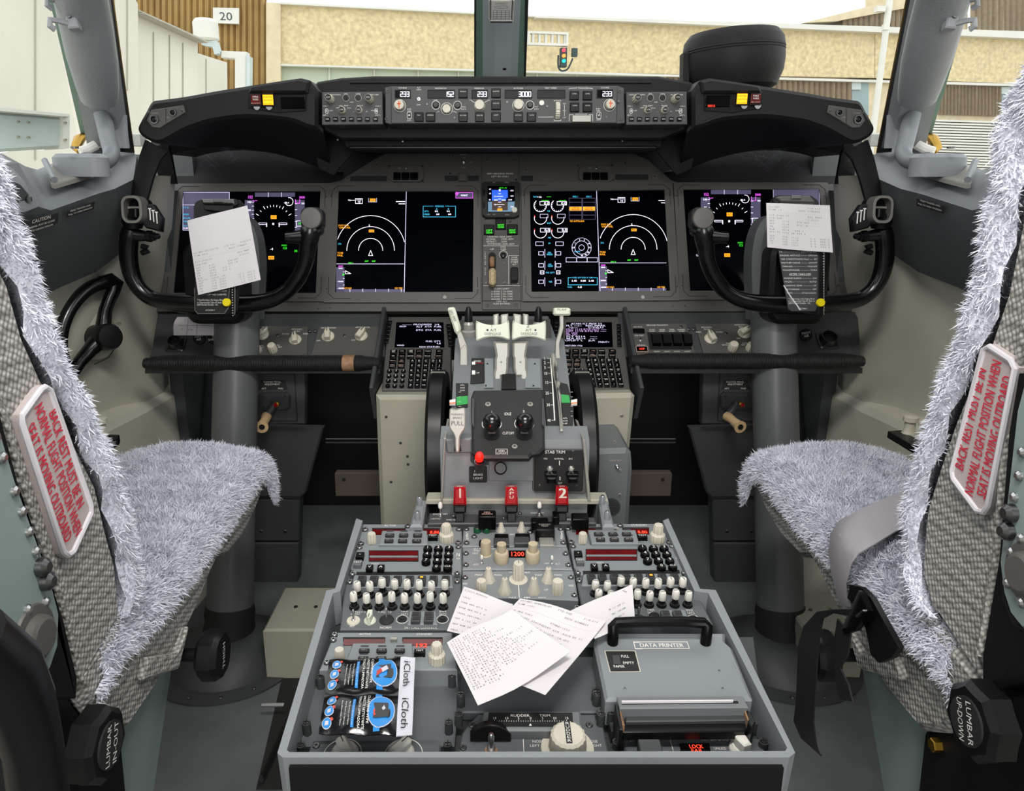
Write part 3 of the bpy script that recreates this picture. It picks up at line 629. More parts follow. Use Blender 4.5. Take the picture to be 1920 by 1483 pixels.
# ---------------------------------------------------------------- displays
def display(outer, scr, label, cx):
    t = thing('display_unit', label, 'display', MIP.w(cx, 560, 0))
    mb = MB('bezel_grey', MIP.M); o = MIP.P(outer, .004); i = MIP.P(scr, .004)
    mb.ring(o, i, -.02, .004); c = [((a[0] * .62 + b[0] * .38), (a[1] * .62 + b[1] * .38)) for a, b in zip(o, i)]
    mb.m('deep_black')
    P = [Vector(p) for p in ccw(c)]; n = 4
    for k in range(4):
        a, b = P[k], P[(k + 1) % 4]; d = (b - a); L = d.length; d.normalize(); s = .012; nn = Vector((-d.y, d.x)) * .0006
        for q0, q1 in ((s, .05), (L - .05, L - s)):
            A = a + d * q0; B = a + d * q1; mb.add([(A.x - nn.x, A.y - nn.y, .0044), (B.x - nn.x, B.y - nn.y, .0044), (B.x + nn.x, B.y + nn.y, .0044), (A.x + nn.x, A.y + nn.y, .0044)], [(0, 1, 2, 3)])
        A = a + d * s; pv = P[k - 1]; d2 = (pv - a).normalized(); B = a + d2 * s; e = (B - A).normalized(); nn = Vector((-e.y, e.x)) * .0006
        mb.add([(A.x - nn.x, A.y - nn.y, .0044), (B.x - nn.x, B.y - nn.y, .0044), (B.x + nn.x, B.y + nn.y, .0044), (A.x + nn.x, A.y + nn.y, .0044)], [(0, 1, 2, 3)])
    (x0, y0), (x1, _), (x2, y2), (x3, _) = outer
    screws(mb, MIP, [(x0 + 5, y0 + 24), (x1 - 5, y0 + 24), (x2 - 5, y2 - 26), (x3 + 5, y2 - 26)], 1.6, .004); mb.build('bezel', t)
    if 600 < cx < 1250: mb = MB('print_dim', MIP.M); u, v = MIP.uv(834 if cx < 900 else 1205, 557.5, .004); mb.cyl(u, v, .004, .006, 3.4 * MIP.sc(834, 557)[0]); mb.build('light_sensor', t)
    s = MB('screen', MIP.M); s.slab(MIP.P(scr, 0), -.015, 0); return t, s
L0 = .0006
def box_(s, x0, y0, x1, y1, m, lift=L0): s.m(m); P = MIP.P([(x0, y0), (x1, y0), (x1, y1), (x0, y1)], lift); s.add([(a, b, lift) for a, b in P], [(3, 2, 1, 0)])
def ln(s, pts, m, t=1.1, lift=.0009): s.m(m); fline(s, MIP, pts, t, lift)
def frm(s, x0, y0, x1, y1, m, t=1): ln(s, [(x0, y0), (x1, y0), (x1, y1), (x0, y1), (x0, y0)], m, t)
def tx(s, st, x, y, m, h=3.2, w=None, al='c'): s.m(m); ft(s, MIP, st, x, y, h, w, lift=.0012, al=al, bold=.03)
def pfd(s, ox, oy, side_):
    X = lambda x: x + ox; Y = lambda y: y + oy
    box_(s, X(478), Y(361), X(553), Y(369), 'e_slate'); ln(s, [(X(503), Y(361)), (X(503), Y(369))], 'e_dimwhite'); ln(s, [(X(528), Y(361)), (X(528), Y(369))], 'e_dimwhite')
    tx(s, '152', X(469), Y(369.5), 'e_magenta', 5.2, 10); tx(s, '3000', X(566), Y(370), 'e_magenta', 4.2, 11)
    box_(s, X(459), Y(375), X(476), Y(437), 'e_slate'); tx(s, '100', X(467), Y(379), 'e_white', 3.8, 8); tx(s, '80', X(467.5), Y(394), 'e_white', 3.4)
    for k in range(8): ln(s, [(X(472), Y(379 + k * 7.6)), (X(476), Y(379 + k * 7.6))], 'e_white', .8)
    box_(s, X(553), Y(375), X(571), Y(437), 'e_slate')
    for k in range(6): ln(s, [(X(553), Y(382 + k * 11)), (X(557), Y(382 + k * 11))], 'e_white', .8)
    ln(s, [(X(554), Y(374)), (X(554), Y(381)), (X(562), Y(381)), (X(562), Y(374))], 'e_magenta', 1); ln(s, [(X(474), Y(375)), (X(476), Y(377)), (X(482), Y(376))], 'e_magenta', 1)
    box_(s, X(565), Y(380), X(571), Y(383), 'e_white'); frm(s, X(556), Y(414), X(570), Y(424), 'e_white', .8); tx(s, '100', X(563), Y(419), 'e_green', 4)
    for k, a in enumerate((30, 45, 60, 70, 80, 90, 100, 110, 120, 135, 150)):
        r0, r1 = 32.5, (38 if a in (30, 60, 120, 150) else 35.5); c_, s_ = math.cos(R(a)), math.sin(R(a)); ln(s, [(X(513) + r0 * c_, Y(420) - r0 * s_), (X(513) + r1 * c_, Y(420) - r1 * s_)], 'e_white', 1)
    box_(s, X(507.5), Y(403.5), X(518.5), Y(410.5), 'e_amber'); tx(s, 'ATT', X(513), Y(407), 'print_dark', 3, 8)
    box_(s, X(503), Y(480), X(514), Y(486.5), 'e_amber'); tx(s, 'HDG', X(508.5), Y(483.3), 'print_dark', 3, 9)
    frm(s, X(485), Y(418), X(500), Y(421), 'e_white', .8); ln(s, [(X(500), Y(419)), (X(500), Y(425))], 'e_white', 1.6); frm(s, X(523), Y(418), X(538), Y(421), 'e_white', .8); ln(s, [(X(523.5), Y(419)), (X(523.5), Y(425))], 'e_white', 1.6); box_(s, X(510.5), Y(418), X(514), Y(421.5), 'e_white')
    ln(s, [(x, y) for x, y in arc(X(542), Y(378), 7.5, -150, 100, 14)], 'e_white', 1); tx(s, '-88.4', X(537), Y(380), 'e_white', 3, 10)
    tx(s, '-4', X(509), Y(467), 'e_white', 4.4); tx(s, 'RADIO', X(533), Y(460), 'e_green', 2.8, 10); tx(s, '122', X(534), Y(465), 'e_green', 4, 8); tx(s, '20.', X(555), Y(470.5), 'e_green', 4, 7)
t, s = display([(325, 344), (616, 343), (607, 565), (303, 565)], [(343, 359), (601, 358), (592, 549), (325, 549)], 'leftmost of the four large displays, behind the control wheel with the long hanging printout', 460)
box_(s, 342.5, 360, 430, 432, 'e_slate'); frm(s, 343, 360.5, 430, 431.5, 'e_dimwhite', .9); ln(s, [(341, 384), (430, 384)], 'e_dimwhite', .9)
for st, y, m in (('FLT #', 389, 'e_cyan'), ('XPDR', 402, 'e_cyan'), ('SELCAL', 408.5, 'e_cyan'), ('TAIL #', 415, 'e_cyan'), ('UTC', 423.5, 'e_cyan'), ('13:30', 428, 'e_white')): tx(s, st, 342, y, m, 3, al='l')
pfd(s, 0, 0, 0); s.build('screen', t, smooth=0)
t, s = display([(1263, 342), (1552, 342), (1577, 561), (1275, 562)], [(1281, 355), (1537, 354), (1556, 545), (1294, 545)], 'rightmost of the four large displays, behind the control wheel with the square receipt', 1415)
box_(s, 1450, 355, 1536, 432, 'e_slate'); frm(s, 1450, 355, 1536.5, 432, 'e_dimwhite', .7); pfd(s, 855, -5, 1); tx(s, 'TA', 1308, 479, 'e_white', 3.2); ln(s, [(1409, 438), (1409, 445), (1413, 441.5), (1409, 438)], 'e_green', .9)
s.build('screen', t, smooth=0)
def nav(s, zz, ox, oy):
    q = lambda x, y: zz(x + ox, y + oy)
    for r_, a0, a1 in ((105, 0, 180), (207, 0, 180), (303, 14, 161)): ln(s, [q(440 + r_ * math.cos(R(a)), 925 - r_ * math.sin(R(a))) for a in np.linspace(a0, a1, 40)], 'e_white', 1)
    ln(s, [q(440, 925), q(422, 970), q(458, 970), q(440, 925)], 'e_white', 1)
    ln(s, [q(142, 1042), q(728, 1042)], 'e_dimwhite', 1); box_(s, *q(140, 1072), *q(212, 1286), 'e_slate'); box_(s, *q(140, 1262), *q(728, 1286), 'e_slate')
    for x in (260, 372, 484, 596, 706): ln(s, [q(x, 1258), q(x, 1284)], 'e_white', .7)
    for st, x, y, m, h, w_ in (('PWS FAIL', 206, 707, 'e_amber', 3, 20), ('TERR FAIL', 214, 727, 'e_amber', 3, 22), ('STA', 171, 868, 'e_cyan', 3, 6), ('TCAS', 175, 947, 'e_amber', 3.4, 11), ('FAIL', 175, 968, 'e_amber', 3.4, 11), ('FMC L' if ox == 0 else 'FMC R', 268, 1034, 'e_green', 3, 10), ('ANP', 404, 1018, 'e_green', 3, 7), ('RNP', 467, 1018, 'e_green', 3, 7), ('2000', 178, 1062, 'e_magenta', 2.8, 9), ('2000', 178, 1080, 'e_white', 2.4, 8), ('-2000', 175, 1195, 'e_white', 2.6, 12), ('-4000', 178, 1254, 'e_white', 2.6, 12), ('HGT DATA', 240, 1253, 'e_amber', 3, 15), ('VSD TERR', 683, 1253, 'e_amber', 3, 15), ('TRK', 256, 489, 'e_white', 2.6, 6), ('10', 338, 503, 'e_white', 3, 6), ('RANGE', 338, 485, 'e_white', 2.2, 9), ('S', 428, 709, 'e_white', 4, None)):
        tx(s, st, *q(x, y), m, h, w_)
    frm(s, *q(308, 474), *q(368, 517), 'e_white', .9); ln(s, [q(270, 489), q(304, 489)], 'e_white', .9); ln(s, [q(422, 470), q(422, 504), q(492, 504), q(492, 470)], 'e_dimwhite', .8); box_(s, *q(434, 474), *q(482, 500), 'e_amber'); tx(s, 'VOR', *q(458, 488), 'print_dark', 2.6, 8)
    box_(s, *q(424, 744), *q(470, 767), 'e_amber'); tx(s, 'MAP', *q(447, 756), 'print_dark', 3, 8); ln(s, [q(662, 500), q(738, 500)], 'e_white', 1.4); ln(s, [q(685, 520), q(738, 520)], 'e_white', 1.4)
    ln(s, [q(220, 1101), q(220, 1128), q(268, 1126), q(220, 1101)], 'e_white', 1); ln(s, [q(198, 1126), q(198, 1143), q(212, 1134), q(198, 1126)], 'e_green', .9)
    for y in (1110, 1168, 1225): ln(s, [q(200, y), q(212, y)], 'e_white', .7)
t, s = display([(616, 343), (901, 343), (901, 567), (607, 567)], [z2(162, 408), z2(1335, 408), z2(1328, 1286), z2(130, 1286)], 'inner left large display showing map arcs beside an empty navy half with a pink tab', 758)
box_(s, *z2(752, 1000), *z2(1326, 1284), 'e_navy', .0003) if False else None
nav(s, z2, 0, 0); ln(s, [z2(750, 412), z2(732, 1284)], 'e_dimwhite', 1.1)
box_(s, *z2(1180, 420), *z2(1328, 470), 'e_slate'); frm(s, *z2(1180, 420), *z2(1328, 470), 'e_magenta', .9); tx(s, 'MAINT', *z2(1254, 446), 'e_white', 3.4, 13); ln(s, [z2(1176, 432), z2(1206, 432)], 'e_magenta', 1.4); ln(s, [z2(1191, 418), z2(1191, 448)], 'e_magenta', 1.4)
frm(s, *z2(897, 540), *z2(1178, 634), 'e_cyan', .9); box_(s, *z2(985, 534), *z2(1088, 546), 'screen', .001)
for st, x, y, m, w_ in (('HYDRAULIC', 1038, 541, 'e_cyan', 17), ('A', 1014, 564, 'e_cyan', None), ('B', 1116, 564, 'e_cyan', None), ('QTY%', 925, 585, 'e_cyan', 8), ('PRESS', 930, 611, 'e_cyan', 10), ('82', 1012, 585, 'e_white', 6), ('94', 1114, 585, 'e_white', 6), ('60', 1023, 610, 'e_white', 6), ('60', 1126, 610, 'e_white', 6)): tx(s, st, *z2(x, y), m, 3, w_)
s.build('screen', t, smooth=0)
t, s = display([(977, 341), (1261, 341), (1275, 563), (980, 565)], [z3(155, 408), z3(1325, 396), z3(1375, 1274), z3(170, 1284)], 'inner right large display showing engine gauges and fuel beside map arcs', 1123)
nav(s, z3, 613, -9); ln(s, [z3(735, 408), z3(765, 1280)], 'e_dimwhite', 1.1)
for x in (250, 400):
    ln(s, [z3(x - 5 + 54 * math.cos(R(a)), 535 - 54 * math.sin(R(a))) for a in range(130, 376, 10)], 'e_white', 1); frm(s, *z3(x - 8, 500), *z3(x + 74, 530), 'e_white', .8); tx(s, '0.0', *z3(x + 50, 516), 'e_white', 4.4, 10)
    for a in range(150, 370, 22): ln(s, [z3(x - 5 + 44 * math.cos(R(a)), 535 - 44 * math.sin(R(a))), z3(x - 5 + 52 * math.cos(R(a)), 535 - 52 * math.sin(R(a)))], 'e_white', .8)
    ln(s, [z3(x + 8, 490), z3(x + 68, 490)], 'e_green', .8)
    for y in (640, 760): ln(s, [z3(x - 2 + 54 * math.cos(R(a)), y + 3 - 54 * math.sin(R(a))) for a in range(165, 370, 12)], 'e_white', 1); ln(s, [z3(x - 58 + 4, y - 20), z3(x - 50, y - 2)], 'e_seg', 1)
    frm(s, *z3(x - 5, 610), *z3(x + 62, 642), 'e_dimwhite', .8); frm(s, *z3(x - 3, 732), *z3(x + 80, 765), 'e_white', .8); tx(s, '0.0', *z3(x + 54, 748), 'e_white', 4.4, 10)
for x in (206, 380): frm(s, *z3(x, 850), *z3(x + 66, 882), 'e_dimwhite', 1)
for y in (950, 1054, 1197):
    for x, l in ((232, 285), (382, 375)): frm(s, *z3(x, y - 15), *z3(x + 42, y + 15), 'e_dimwhite', 1); ln(s, [z3(l, y - 36), z3(l, y + 36)], 'e_dimwhite', 1)
for x in (246, 386): frm(s, *z3(x, 1101), *z3(x + 32, 1130), 'e_white', .8); tx(s, '11', *z3(x + 16, 1116), 'e_white', 3.4)
for st, x, y in (('N1', 320, 583), ('EGT', 323, 688), ('N2', 326, 814), ('FF', 325, 864), ('OIL', 326, 944), ('PRESS', 328, 960), ('OIL', 330, 1046), ('TEMP', 332, 1062), ('OIL QTY', 332, 1117), ('VIB', 333, 1197), ('FLAPS', 566, 934)): tx(s, st, *z3(x, y), 'e_cyan', 2.8)
tx(s, 'TAT', *z3(200, 459), 'e_cyan', 2.8); tx(s, '+10c', *z3(238, 460), 'e_white', 3, 9); ln(s, [z3(302, 459), z3(338, 459)], 'e_green', .8)
for x0, st in ((497, 'ENG 1'), (614, 'ENG 2')):
    tx(s, st, *z3(x0 + 54, 457), 'e_cyan', 3, 10)
    for k in range(5): frm(s, *z3(x0, 470 + k * 37), *z3(x0 + 110, 506 + k * 37), 'e_slate', .8)
    box_(s, *z3(x0, 544), *z3(x0 + 110, 580), 'e_amber'); tx(s, 'LOW OIL', *z3(x0 + 55, 554), 'print_dark', 2.6, 13); tx(s, 'PRESSURE', *z3(x0 + 55, 569), 'print_dark', 2.6, 15)
tx(s, 'NO AUTOLAND', *z3(566, 670), 'e_amber', 3.2, 27)
for r_ in (84, 58, 24): ln(s, [z3(605 + r_ * math.cos(R(a)), 900 - r_ * math.sin(R(a))) for a in range(0, 370, 10)], 'e_dimwhite', .8)
for st, a in (('UP', 180), ('1', 145), ('2', 105), ('5', 70), ('10', 30), ('15', 0), ('25', -35), ('30', -60), ('40', -88)): tx(s, st, *z3(605 + 70 * math.cos(R(a)), 900 - 70 * math.sin(R(a))), 'e_white', 2.8)
for k in range(3): frm(s, *z3(470 + k * 92, 988), *z3(560 + k * 92, 1025), 'e_dimwhite', .9)
frm(s, *z3(488, 1161), *z3(741, 1224), 'e_cyan', .9); box_(s, *z3(522, 1156), *z3(706, 1166), 'screen', .001); tx(s, 'FUEL QTY-KGS X 1000', *z3(614, 1161), 'e_cyan', 2.6, 38)
for st, x in (('2.42', 540), ('0.00', 619), ('2.40', 688)): tx(s, st, *z3(x, 1189), 'e_white', 3.4, 10)
tx(s, 'TOTAL', *z3(502, 1244), 'e_cyan', 2.8, 9); tx(s, '4.8', *z3(588, 1243), 'e_white', 3.4, 8)
s.build('screen', t, smooth=0)
# ---------------------------------------------------------------- centre column between the inner displays
t = thing('standby_flight_display', 'small square standby display with blue sky and brown ground between the inner displays', 'display', MIP.w(940, 405, 0))
mb = MB('panel_black', MIP.M); fpoly(mb, MIP, [z2(*p) for p in ((1425, 325), (1715, 325), (1735, 345), (1732, 615), (1690, 635), (1440, 635), (1410, 610), (1408, 345))], -.006, .006, .001)
for st, x, y in (('APP', 1512, 335), ('HP/IN', 1622, 335), ('ATT', 1468, 613), ('RST', 1515, 613), ('BARO', 1628, 615)): mb.m('print_dim'); ft(mb, MIP, st, *z2(x, y), 2, lift=.0065)
mb.build('case', t)
mb = MB('screen', MIP.M)
def zb(x0, y0, x1, y1, m, l): mb.m(m); P = MIP.P([z2(x0, y0), z2(x1, y0), z2(x1, y1), z2(x0, y1)], l); mb.add([(a, b, l) for a, b in P], [(3, 2, 1, 0)])
mat('e_isfd', '5f7f98', emit=.7)
zb(1455, 365, 1692, 590, 'screen', .0064); zb(1460, 500, 1690, 588, 'e_isfd', .0066); zb(1494, 400, 1632, 492, 'e_blue', .0068); zb(1494, 492, 1632, 576, 'e_brown', .0068)
for y, w_ in ((432, 10), (455, 28), (478, 12), (505, 12), (526, 40), (546, 12)): mb.m('e_white'); fline(mb, MIP, [z2(1562 - w_, y), z2(1562 + w_, y)], .9, .0072)
fline(mb, MIP, [z2(1515, 488), z2(1542, 488)], 1.6, .0073); fline(mb, MIP, [z2(1582, 488), z2(1609, 488)], 1.6, .0073); fline(mb, MIP, [z2(1562, 395), z2(1562, 408)], 3, .0073)
zb(1618, 466, 1682, 500, 'screen', .0074); zb(1458, 470, 1494, 500, 'screen', .0074)
for st, x, y, m in (('28.91 IN', 1590, 381, 'e_green'), ('60', 1478, 392, 'e_white'), ('60', 1478, 430, 'e_white'), ('600', 1668, 405, 'e_white'), ('400', 1668, 452, 'e_white'), ('200', 1668, 545, 'e_white'), ('1040', 1650, 485, 'e_white'), ('30', 1476, 485, 'e_white'), ('10', 1518, 455, 'e_white'), ('10', 1518, 526, 'e_white')): mb.m(m); ft(mb, MIP, st, *z2(x, y), 2.6, lift=.0076)
zb(1542, 560, 1584, 580, 'e_amber', .0074); mb.m('print_dark'); ft(mb, MIP, 'HDG', *z2(1563, 570), 2.4, 7, lift=.0077)
mb.build('screen', t, smooth=0); knob(MIP, *z2(1689, 578), 5.3, t, 'smooth', .9, 'knob_clear', z=.006)
for x, y in ((1426, 420), (1426, 527)): button(MIP, *z2(x, y), 3.5, 12, t, 'satin_black', z=.006, H=.002)
for x, y in ((1512, 335), (1622, 335)): pass
gl = thing('landing_gear_panel', 'grey landing gear panel with placarded speed limits between the inner displays', 'control panel', MIP.w(940, 575, 0))
mb = MB('panel_grey', MIP.M); fpoly(mb, MIP, [(905, 441), (974, 441), (977, 581), (904, 581)], -.006, .001, .001)
fpoly(mb, MIP, [z2(*p) for p in ((1418, 795), (1732, 795), (1738, 880), (1418, 880))], .001, .002); fpoly(mb, MIP, [z2(*p) for p in ((1412, 1235), (1744, 1235), (1748, 1362), (1412, 1362))], .001, .0035, .001)
mb.m('print_white'); fline(mb, MIP, [z2(1420, 884), z2(1728, 884)], .7, .0016); fline(mb, MIP, [z2(1420, 1230), z2(1740, 1230)], .7, .0016); fline(mb, MIP, [z2(1728, 970), z2(1640, 970), z2(1640, 1218)], .7, .0016); fline(mb, MIP, [z2(1578, 1272), z2(1578, 1350)], .5, .0042)
for st, x, y, w_, l in (('LANDING GEAR LIMIT', 1562, 806, 46, .0026), ('EXTEND', 1486, 827, 17, .0026), ('270K-.82M', 1627, 826, 23, .0026), ('RETRACT', 1490, 848, 19, .0026), ('235K', 1600, 848, 11, .0026), ('EXTENDED 320K-.82M', 1572, 868, 50, .0026), ('UP', 1495, 914, 7, .0016), ('LOCK', 1591, 895, 11, .0016), ('OVRD', 1593, 915, 11, .0016), ('NOSE', 1690, 985, 11, .0016), ('WHEEL', 1690, 1005, 14, .0016), ('STEER', 1690, 1025, 14, .0016), ('ALT', 1690, 1046, 8, .0016), ('NORM', 1696, 1213, 12, .0016), ('FLAPS LIMIT', 1580, 1258, 28, .004), ('230K ALT', 1580, 1367, 21, .004), ('FLAP EXTEND', 1580, 1388, 32, .004)):
    ft(mb, MIP, st, *z2(x, y), 2.9, w_, lift=l)
for k, (a, b) in enumerate((('1-250K', '15-200K'), ('2-250K', '25-190K'), ('5-250K', '30-175K'), ('10-210K', '40-165K'))): ft(mb, MIP, a, *z2(1566, 1281 + k * 22), 2.6, 17, al='r', lift=.004); ft(mb, MIP, b, *z2(1588, 1281 + k * 22), 2.6, 19, al='l', lift=.004)
for k, ch in enumerate('LANDING GEAR'): ft(mb, MIP, ch, *z2(1436, 940 + k * 17.5), 2.4, lift=.0016) if ch != ' ' else 0
screws(mb, MIP, [z2(1440, 1203), z2(1606, 1203), z2(1604, 1038)], 2, .001); screws(mb, MIP, [z2(1455, 1397), z2(1700, 1393)], 4, .001, 'bezel_grey')
mb.m('deep_black'); mb.slab([MIP.uv(*z2(1496 + 34 * math.cos(R(a)), (975 if a < 180 else 1180) - 34 * math.sin(R(a))), .002) for a in range(0, 360, 15)], .001, .0018); mb.build('panel', gl)
# gear lever: striped wheel knob below, worn tan part above
mb = MB('box_beige', MIP.M); u, v = MIP.uv(*z2(1498, 1150), .03); k = MIP.sc(923, 500)[0] / 4.635
mat('wheel_stripe', 'c3b48a', .5, var=.35, vscale=300); mat('worn_tan', '8f6e52', .7, var=.25, vscale=150)
mb = MB('worn_tan', MIP.M); mb.slab(rr(*MIP.uv(*z2(1495, 1022), .01), 42 * k, 95 * k, 20 * k, 5), .002, .014, .003); gh = mb.build('gear_lever', gl)
mb = MB('wheel_stripe', MIP.M); mb.slab(rr(u, v, 60 * k, 150 * k, 29 * k, 6), .012, .034, .004); 
mb.m('worn_tan')
for q in (-2, -1, 0, 1, 2): mb.box(u + q * 11 * k, v, .0342, 3 * k, 120 * k, .0006)
mb.build('wheel_knob', gh)
rbutton(MIP, *z2(1593, 962), 5.4, gl, 'satin_black', z=.001, H=.008); mb = MB('print_white', MIP.M); u, v = MIP.uv(*z2(1593, 962)); q = MIP.sc(943, 477)[0]; mb.ring(circ(u, v, 8 * q, 24), circ(u, v, 7.2 * q, 24), .001, .0016); mb.build('button_ring', gl)
button(MIP, *z2(1690, 1128), 14, 26, gl, 'gloss_black', z=.001, H=.02, name='guarded_switch', r=3)
for st, x, y in (('NOSE\nGEAR', 1571, 712), ('LEFT\nGEAR', 1470, 760), ('RIGHT\nGEAR', 1672, 758)):
    b = button(MIP, *z2(x, y - 20), 20, 19, IP, 'satin_black', z=-.006, H=.008, name='gear_light'); mb = MB('deep_black', MIP.M); fbox(mb, MIP, *z2(x, y), 18, 8.5, .002, .0024); mb.m('e_green'); 
    for i, q in enumerate(st.split('\n')): ft(mb, MIP, q, *z2(x, y - 9 + i * 19), 3.2, 12, lift=.0028, bold=.03)
    mb.build('lit_legend', b)
# ================================================================ glareshield
GY = 1.50
G = thing('glareshield', 'black leather-textured glareshield running across under the windshield', 'glareshield', (Xc, GY, 1.2))
GF = Fr((Xc, GY, 1.3), (0, -1, 0)); GA = Fr((Xc, GY - .04, 1.3), (0, -1, 0))
mb = MB('leather', GF.M); fpoly(mb, GF, [(584, 162), (596, 153), (640, 146), (700, 142.5), (1235, 143), (1262, 148), (1296, 154), (1312, 165), (1312, 240), (1292, 243), (1240, 262), (640, 262), (600, 243), (584, 240)], -.34, -.02, .004); mb.build('centre_hood', G)
mb = MB('leather', GF.M); fpoly(mb, GF, [(655, 153), (1222, 153), (1222, 156), (655, 156)], -.02, -.015, .001); mb.build('front_trim', G)
def arm(s):
    f = lambda pts: pts if s < 0 else [(2 * 947 - x + (4 if x < 400 else 0), y) for x, y in pts]
    mb = MB('leather', GA.M)
    o = spline([(563, 146), (520, 152), (450, 163), (400, 171), (345, 181), (300, 187), (283, 191), (272, 210), (262, 228), (257, 242), (266, 256), (290, 268), (308, 266), (340, 248), (372, 235), (407, 226), (467, 220), (540, 226), (575, 238), (596, 243)], 3)
    o = [(p.x, p.y) for p in o] + [(596, 170), (580, 150)]
    fpoly(mb, GA, f(o), -.30, 0, .006); A = mb.build('arm', G)
    return f
fl = arm(-1); fr_ = arm(1)
def slot(pts, m='panel_black', d=.002): mb = MB(m, GA.M); fpoly(mb, GA, pts, 0, d, .001); return mb.build('light_recess', G)
for xs, s_ in ((0, -1), (1, 1)):
    f = fl if s_ < 0 else fr_
    slot(f([(465, 176), (574, 176), (574, 208), (520, 212), (490, 207), (465, 203)]), 'hood_black')
    mb = MB('leather', GA.M); fpoly(mb, GA, f([(560, 147), (470, 160), (466, 167), (466, 174), (576, 174), (580, 152)]), -.02, .012, .004); mb.build('brow_lip', G)
    mb = MB('panel_grey', GA.M); P = f([(283, 206), (344, 197), (347, 211), (300, 240), (285, 239), (275, 226)]); fpoly(mb, GA, P, .0, .003, .001)
    screws(mb, GA, f([(278, 211), (340, 207)]), 2.6, .003); mb.m('print_dim'); x_ = f([(291, 212), (315, 220)]); ft(mb, GA, 'CLOCK', *x_[0], 2.2, 12, lift=.0035); ft(mb, GA, 'MIC', *x_[1], 2, 6, lift=.0035); mb.m('deep_black'); fline(mb, GA, f([(311, 203), (311, 232)]), 1, .0035); mb.build('clock_mic_panel', G)
    for (x, y, r_) in ((290, 224, 8), (325, 211, 6.5)):
        x = f([(x, y)])[0][0]; mb = MB('dark_steel', GA.M); u, v = GA.uv(x, y, .003); q = r_ * GA.sc(x, y)[0]; mb.ring(circ(u, v, q, 24), circ(u, v, q * .72, 24), .003, .007); mb.m('satin_black'); mb.lathe([(q * .7, .003), (q * .6, .006), (q * .3, .007), (q * .25, .009)], u, v, 0, 20); mb.build('push_button', G)
    # lit lights
    y0 = 187 if s_ < 0 else 185
    xc_, xf = (502, 479) if s_ < 0 else (1392, 1417.5)
    mb = MB('satin_black', GA.M); fbox(mb, GA, xc_, y0, 22, 26, .001, .008, .001); hb = mb.build('caution_light', G)
    mb = MB('e_caution', GA.M); fbox(mb, GA, xc_, y0, 19, 19, .008, .011, .001); mb.m('red_gloss'); ft(mb, GA, 'MASTER', xc_, y0 - 5, 3.2, 16, lift=.0113); ft(mb, GA, 'CAUTION', xc_, y0 + 1, 3.2, 17, lift=.0113); ft(mb, GA, 'PUSH TO RESET', xc_, y0 + 7, 2, 16, lift=.0113); mb.build('lit_cap', hb)
    mb = MB('satin_black', GA.M); fbox(mb, GA, xf, y0, 21, 25, .001, .008, .001); hb = mb.build('fire_warning_light', G)
    mb = MB('red_window', GA.M); fbox(mb, GA, xf, y0, 18, 18, .008, .011, .001); mb.m('print_white'); ft(mb, GA, 'FIRE', xf, y0 - 5.5, 3.4, 11, lift=.0113); ft(mb, GA, 'WARN', xf, y0 - .5, 3.4, 11, lift=.0113); mb.m('print_pink'); ft(mb, GA, 'BELL CUTOUT', xf, y0 + 6.5, 2.2, 17, lift=.0113); mb.build('cap', hb)
    for xx in (xc_, xf): mb = MB('steel' , GA.M); u, v = GA.uv(xx + 3, y0 + 13, .004); mb.cyl(u, v, .002, .006, 6 * GA.sc(xx, y0)[0]); mb.build('light_lens', G)
    xw = 549 if s_ < 0 else 1346
    button(GA, xw, 193 if s_ < 0 else 190, 46, 22, G, 'dark_window', z=.001, H=.003, name='annunciator_window')
mb = MB('e_seg', GA.M); ft(mb, GA, '00015', 1334, 198.5, 4.4, 14, lift=.0045); mb.build('red_digits', G)
mb = MB('print_dim', GA.M); u, v = GA.uv(502, 171, .002); 
# the arched brow panels under each arm
def brow(f):
    a = f([(308, 262), (340, 246), (372, 233), (407, 225), (467, 219), (540, 226), (575, 236), (600, 243), (606, 250)])
    b = f([(320, 290), (350, 282), (385, 277), (420, 276), (470, 280), (520, 289), (560, 300), (600, 316), (622, 326)])
    A = [atY(x, y, 1.47) for x, y in a]; B = [atY(x, y, 1.66) for x, y in b]
    mb = MB('hood_black'); mb.surf([A, [p * .5 + q * .5 + Vector((0, 0, .012)) for p, q in zip(A, B)], B], thick=(0, .0, .008)); mb.build('brow', G, smooth=60)
    C = [atY(x, y, 1.66) for x, y in b]; D = [atY(x, 343, 1.78) for x, y in b]
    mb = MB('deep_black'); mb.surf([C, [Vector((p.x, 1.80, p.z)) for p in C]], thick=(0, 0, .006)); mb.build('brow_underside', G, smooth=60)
    sd = f([(308, 262), (286, 285), (300, 345), (330, 345), (320, 290)])
    mb = MB('hood_black'); P = [atY(x, y, 1.62) for x, y in sd]; mb.add(P + [p + Vector((0, .01, 0)) for p in P], [tuple(range(5)), tuple(range(5, 10))[::-1]] + [(i, (i + 1) % 5, 5 + (i + 1) % 5, 5 + i) for i in range(5)]); mb.build('side_skirt', G)
brow(fl); brow(fr_)
for f in (fl, fr_): F3 = Fr((Xc, 1.62, 1.2), (0, -1, 0)); mb = MB('hood_black', F3.M); fpoly(mb, F3, f([(578, 225), (665, 225), (665, 280), (625, 328), (598, 316)]), -.01, 0); mb.build('side_filler', G)
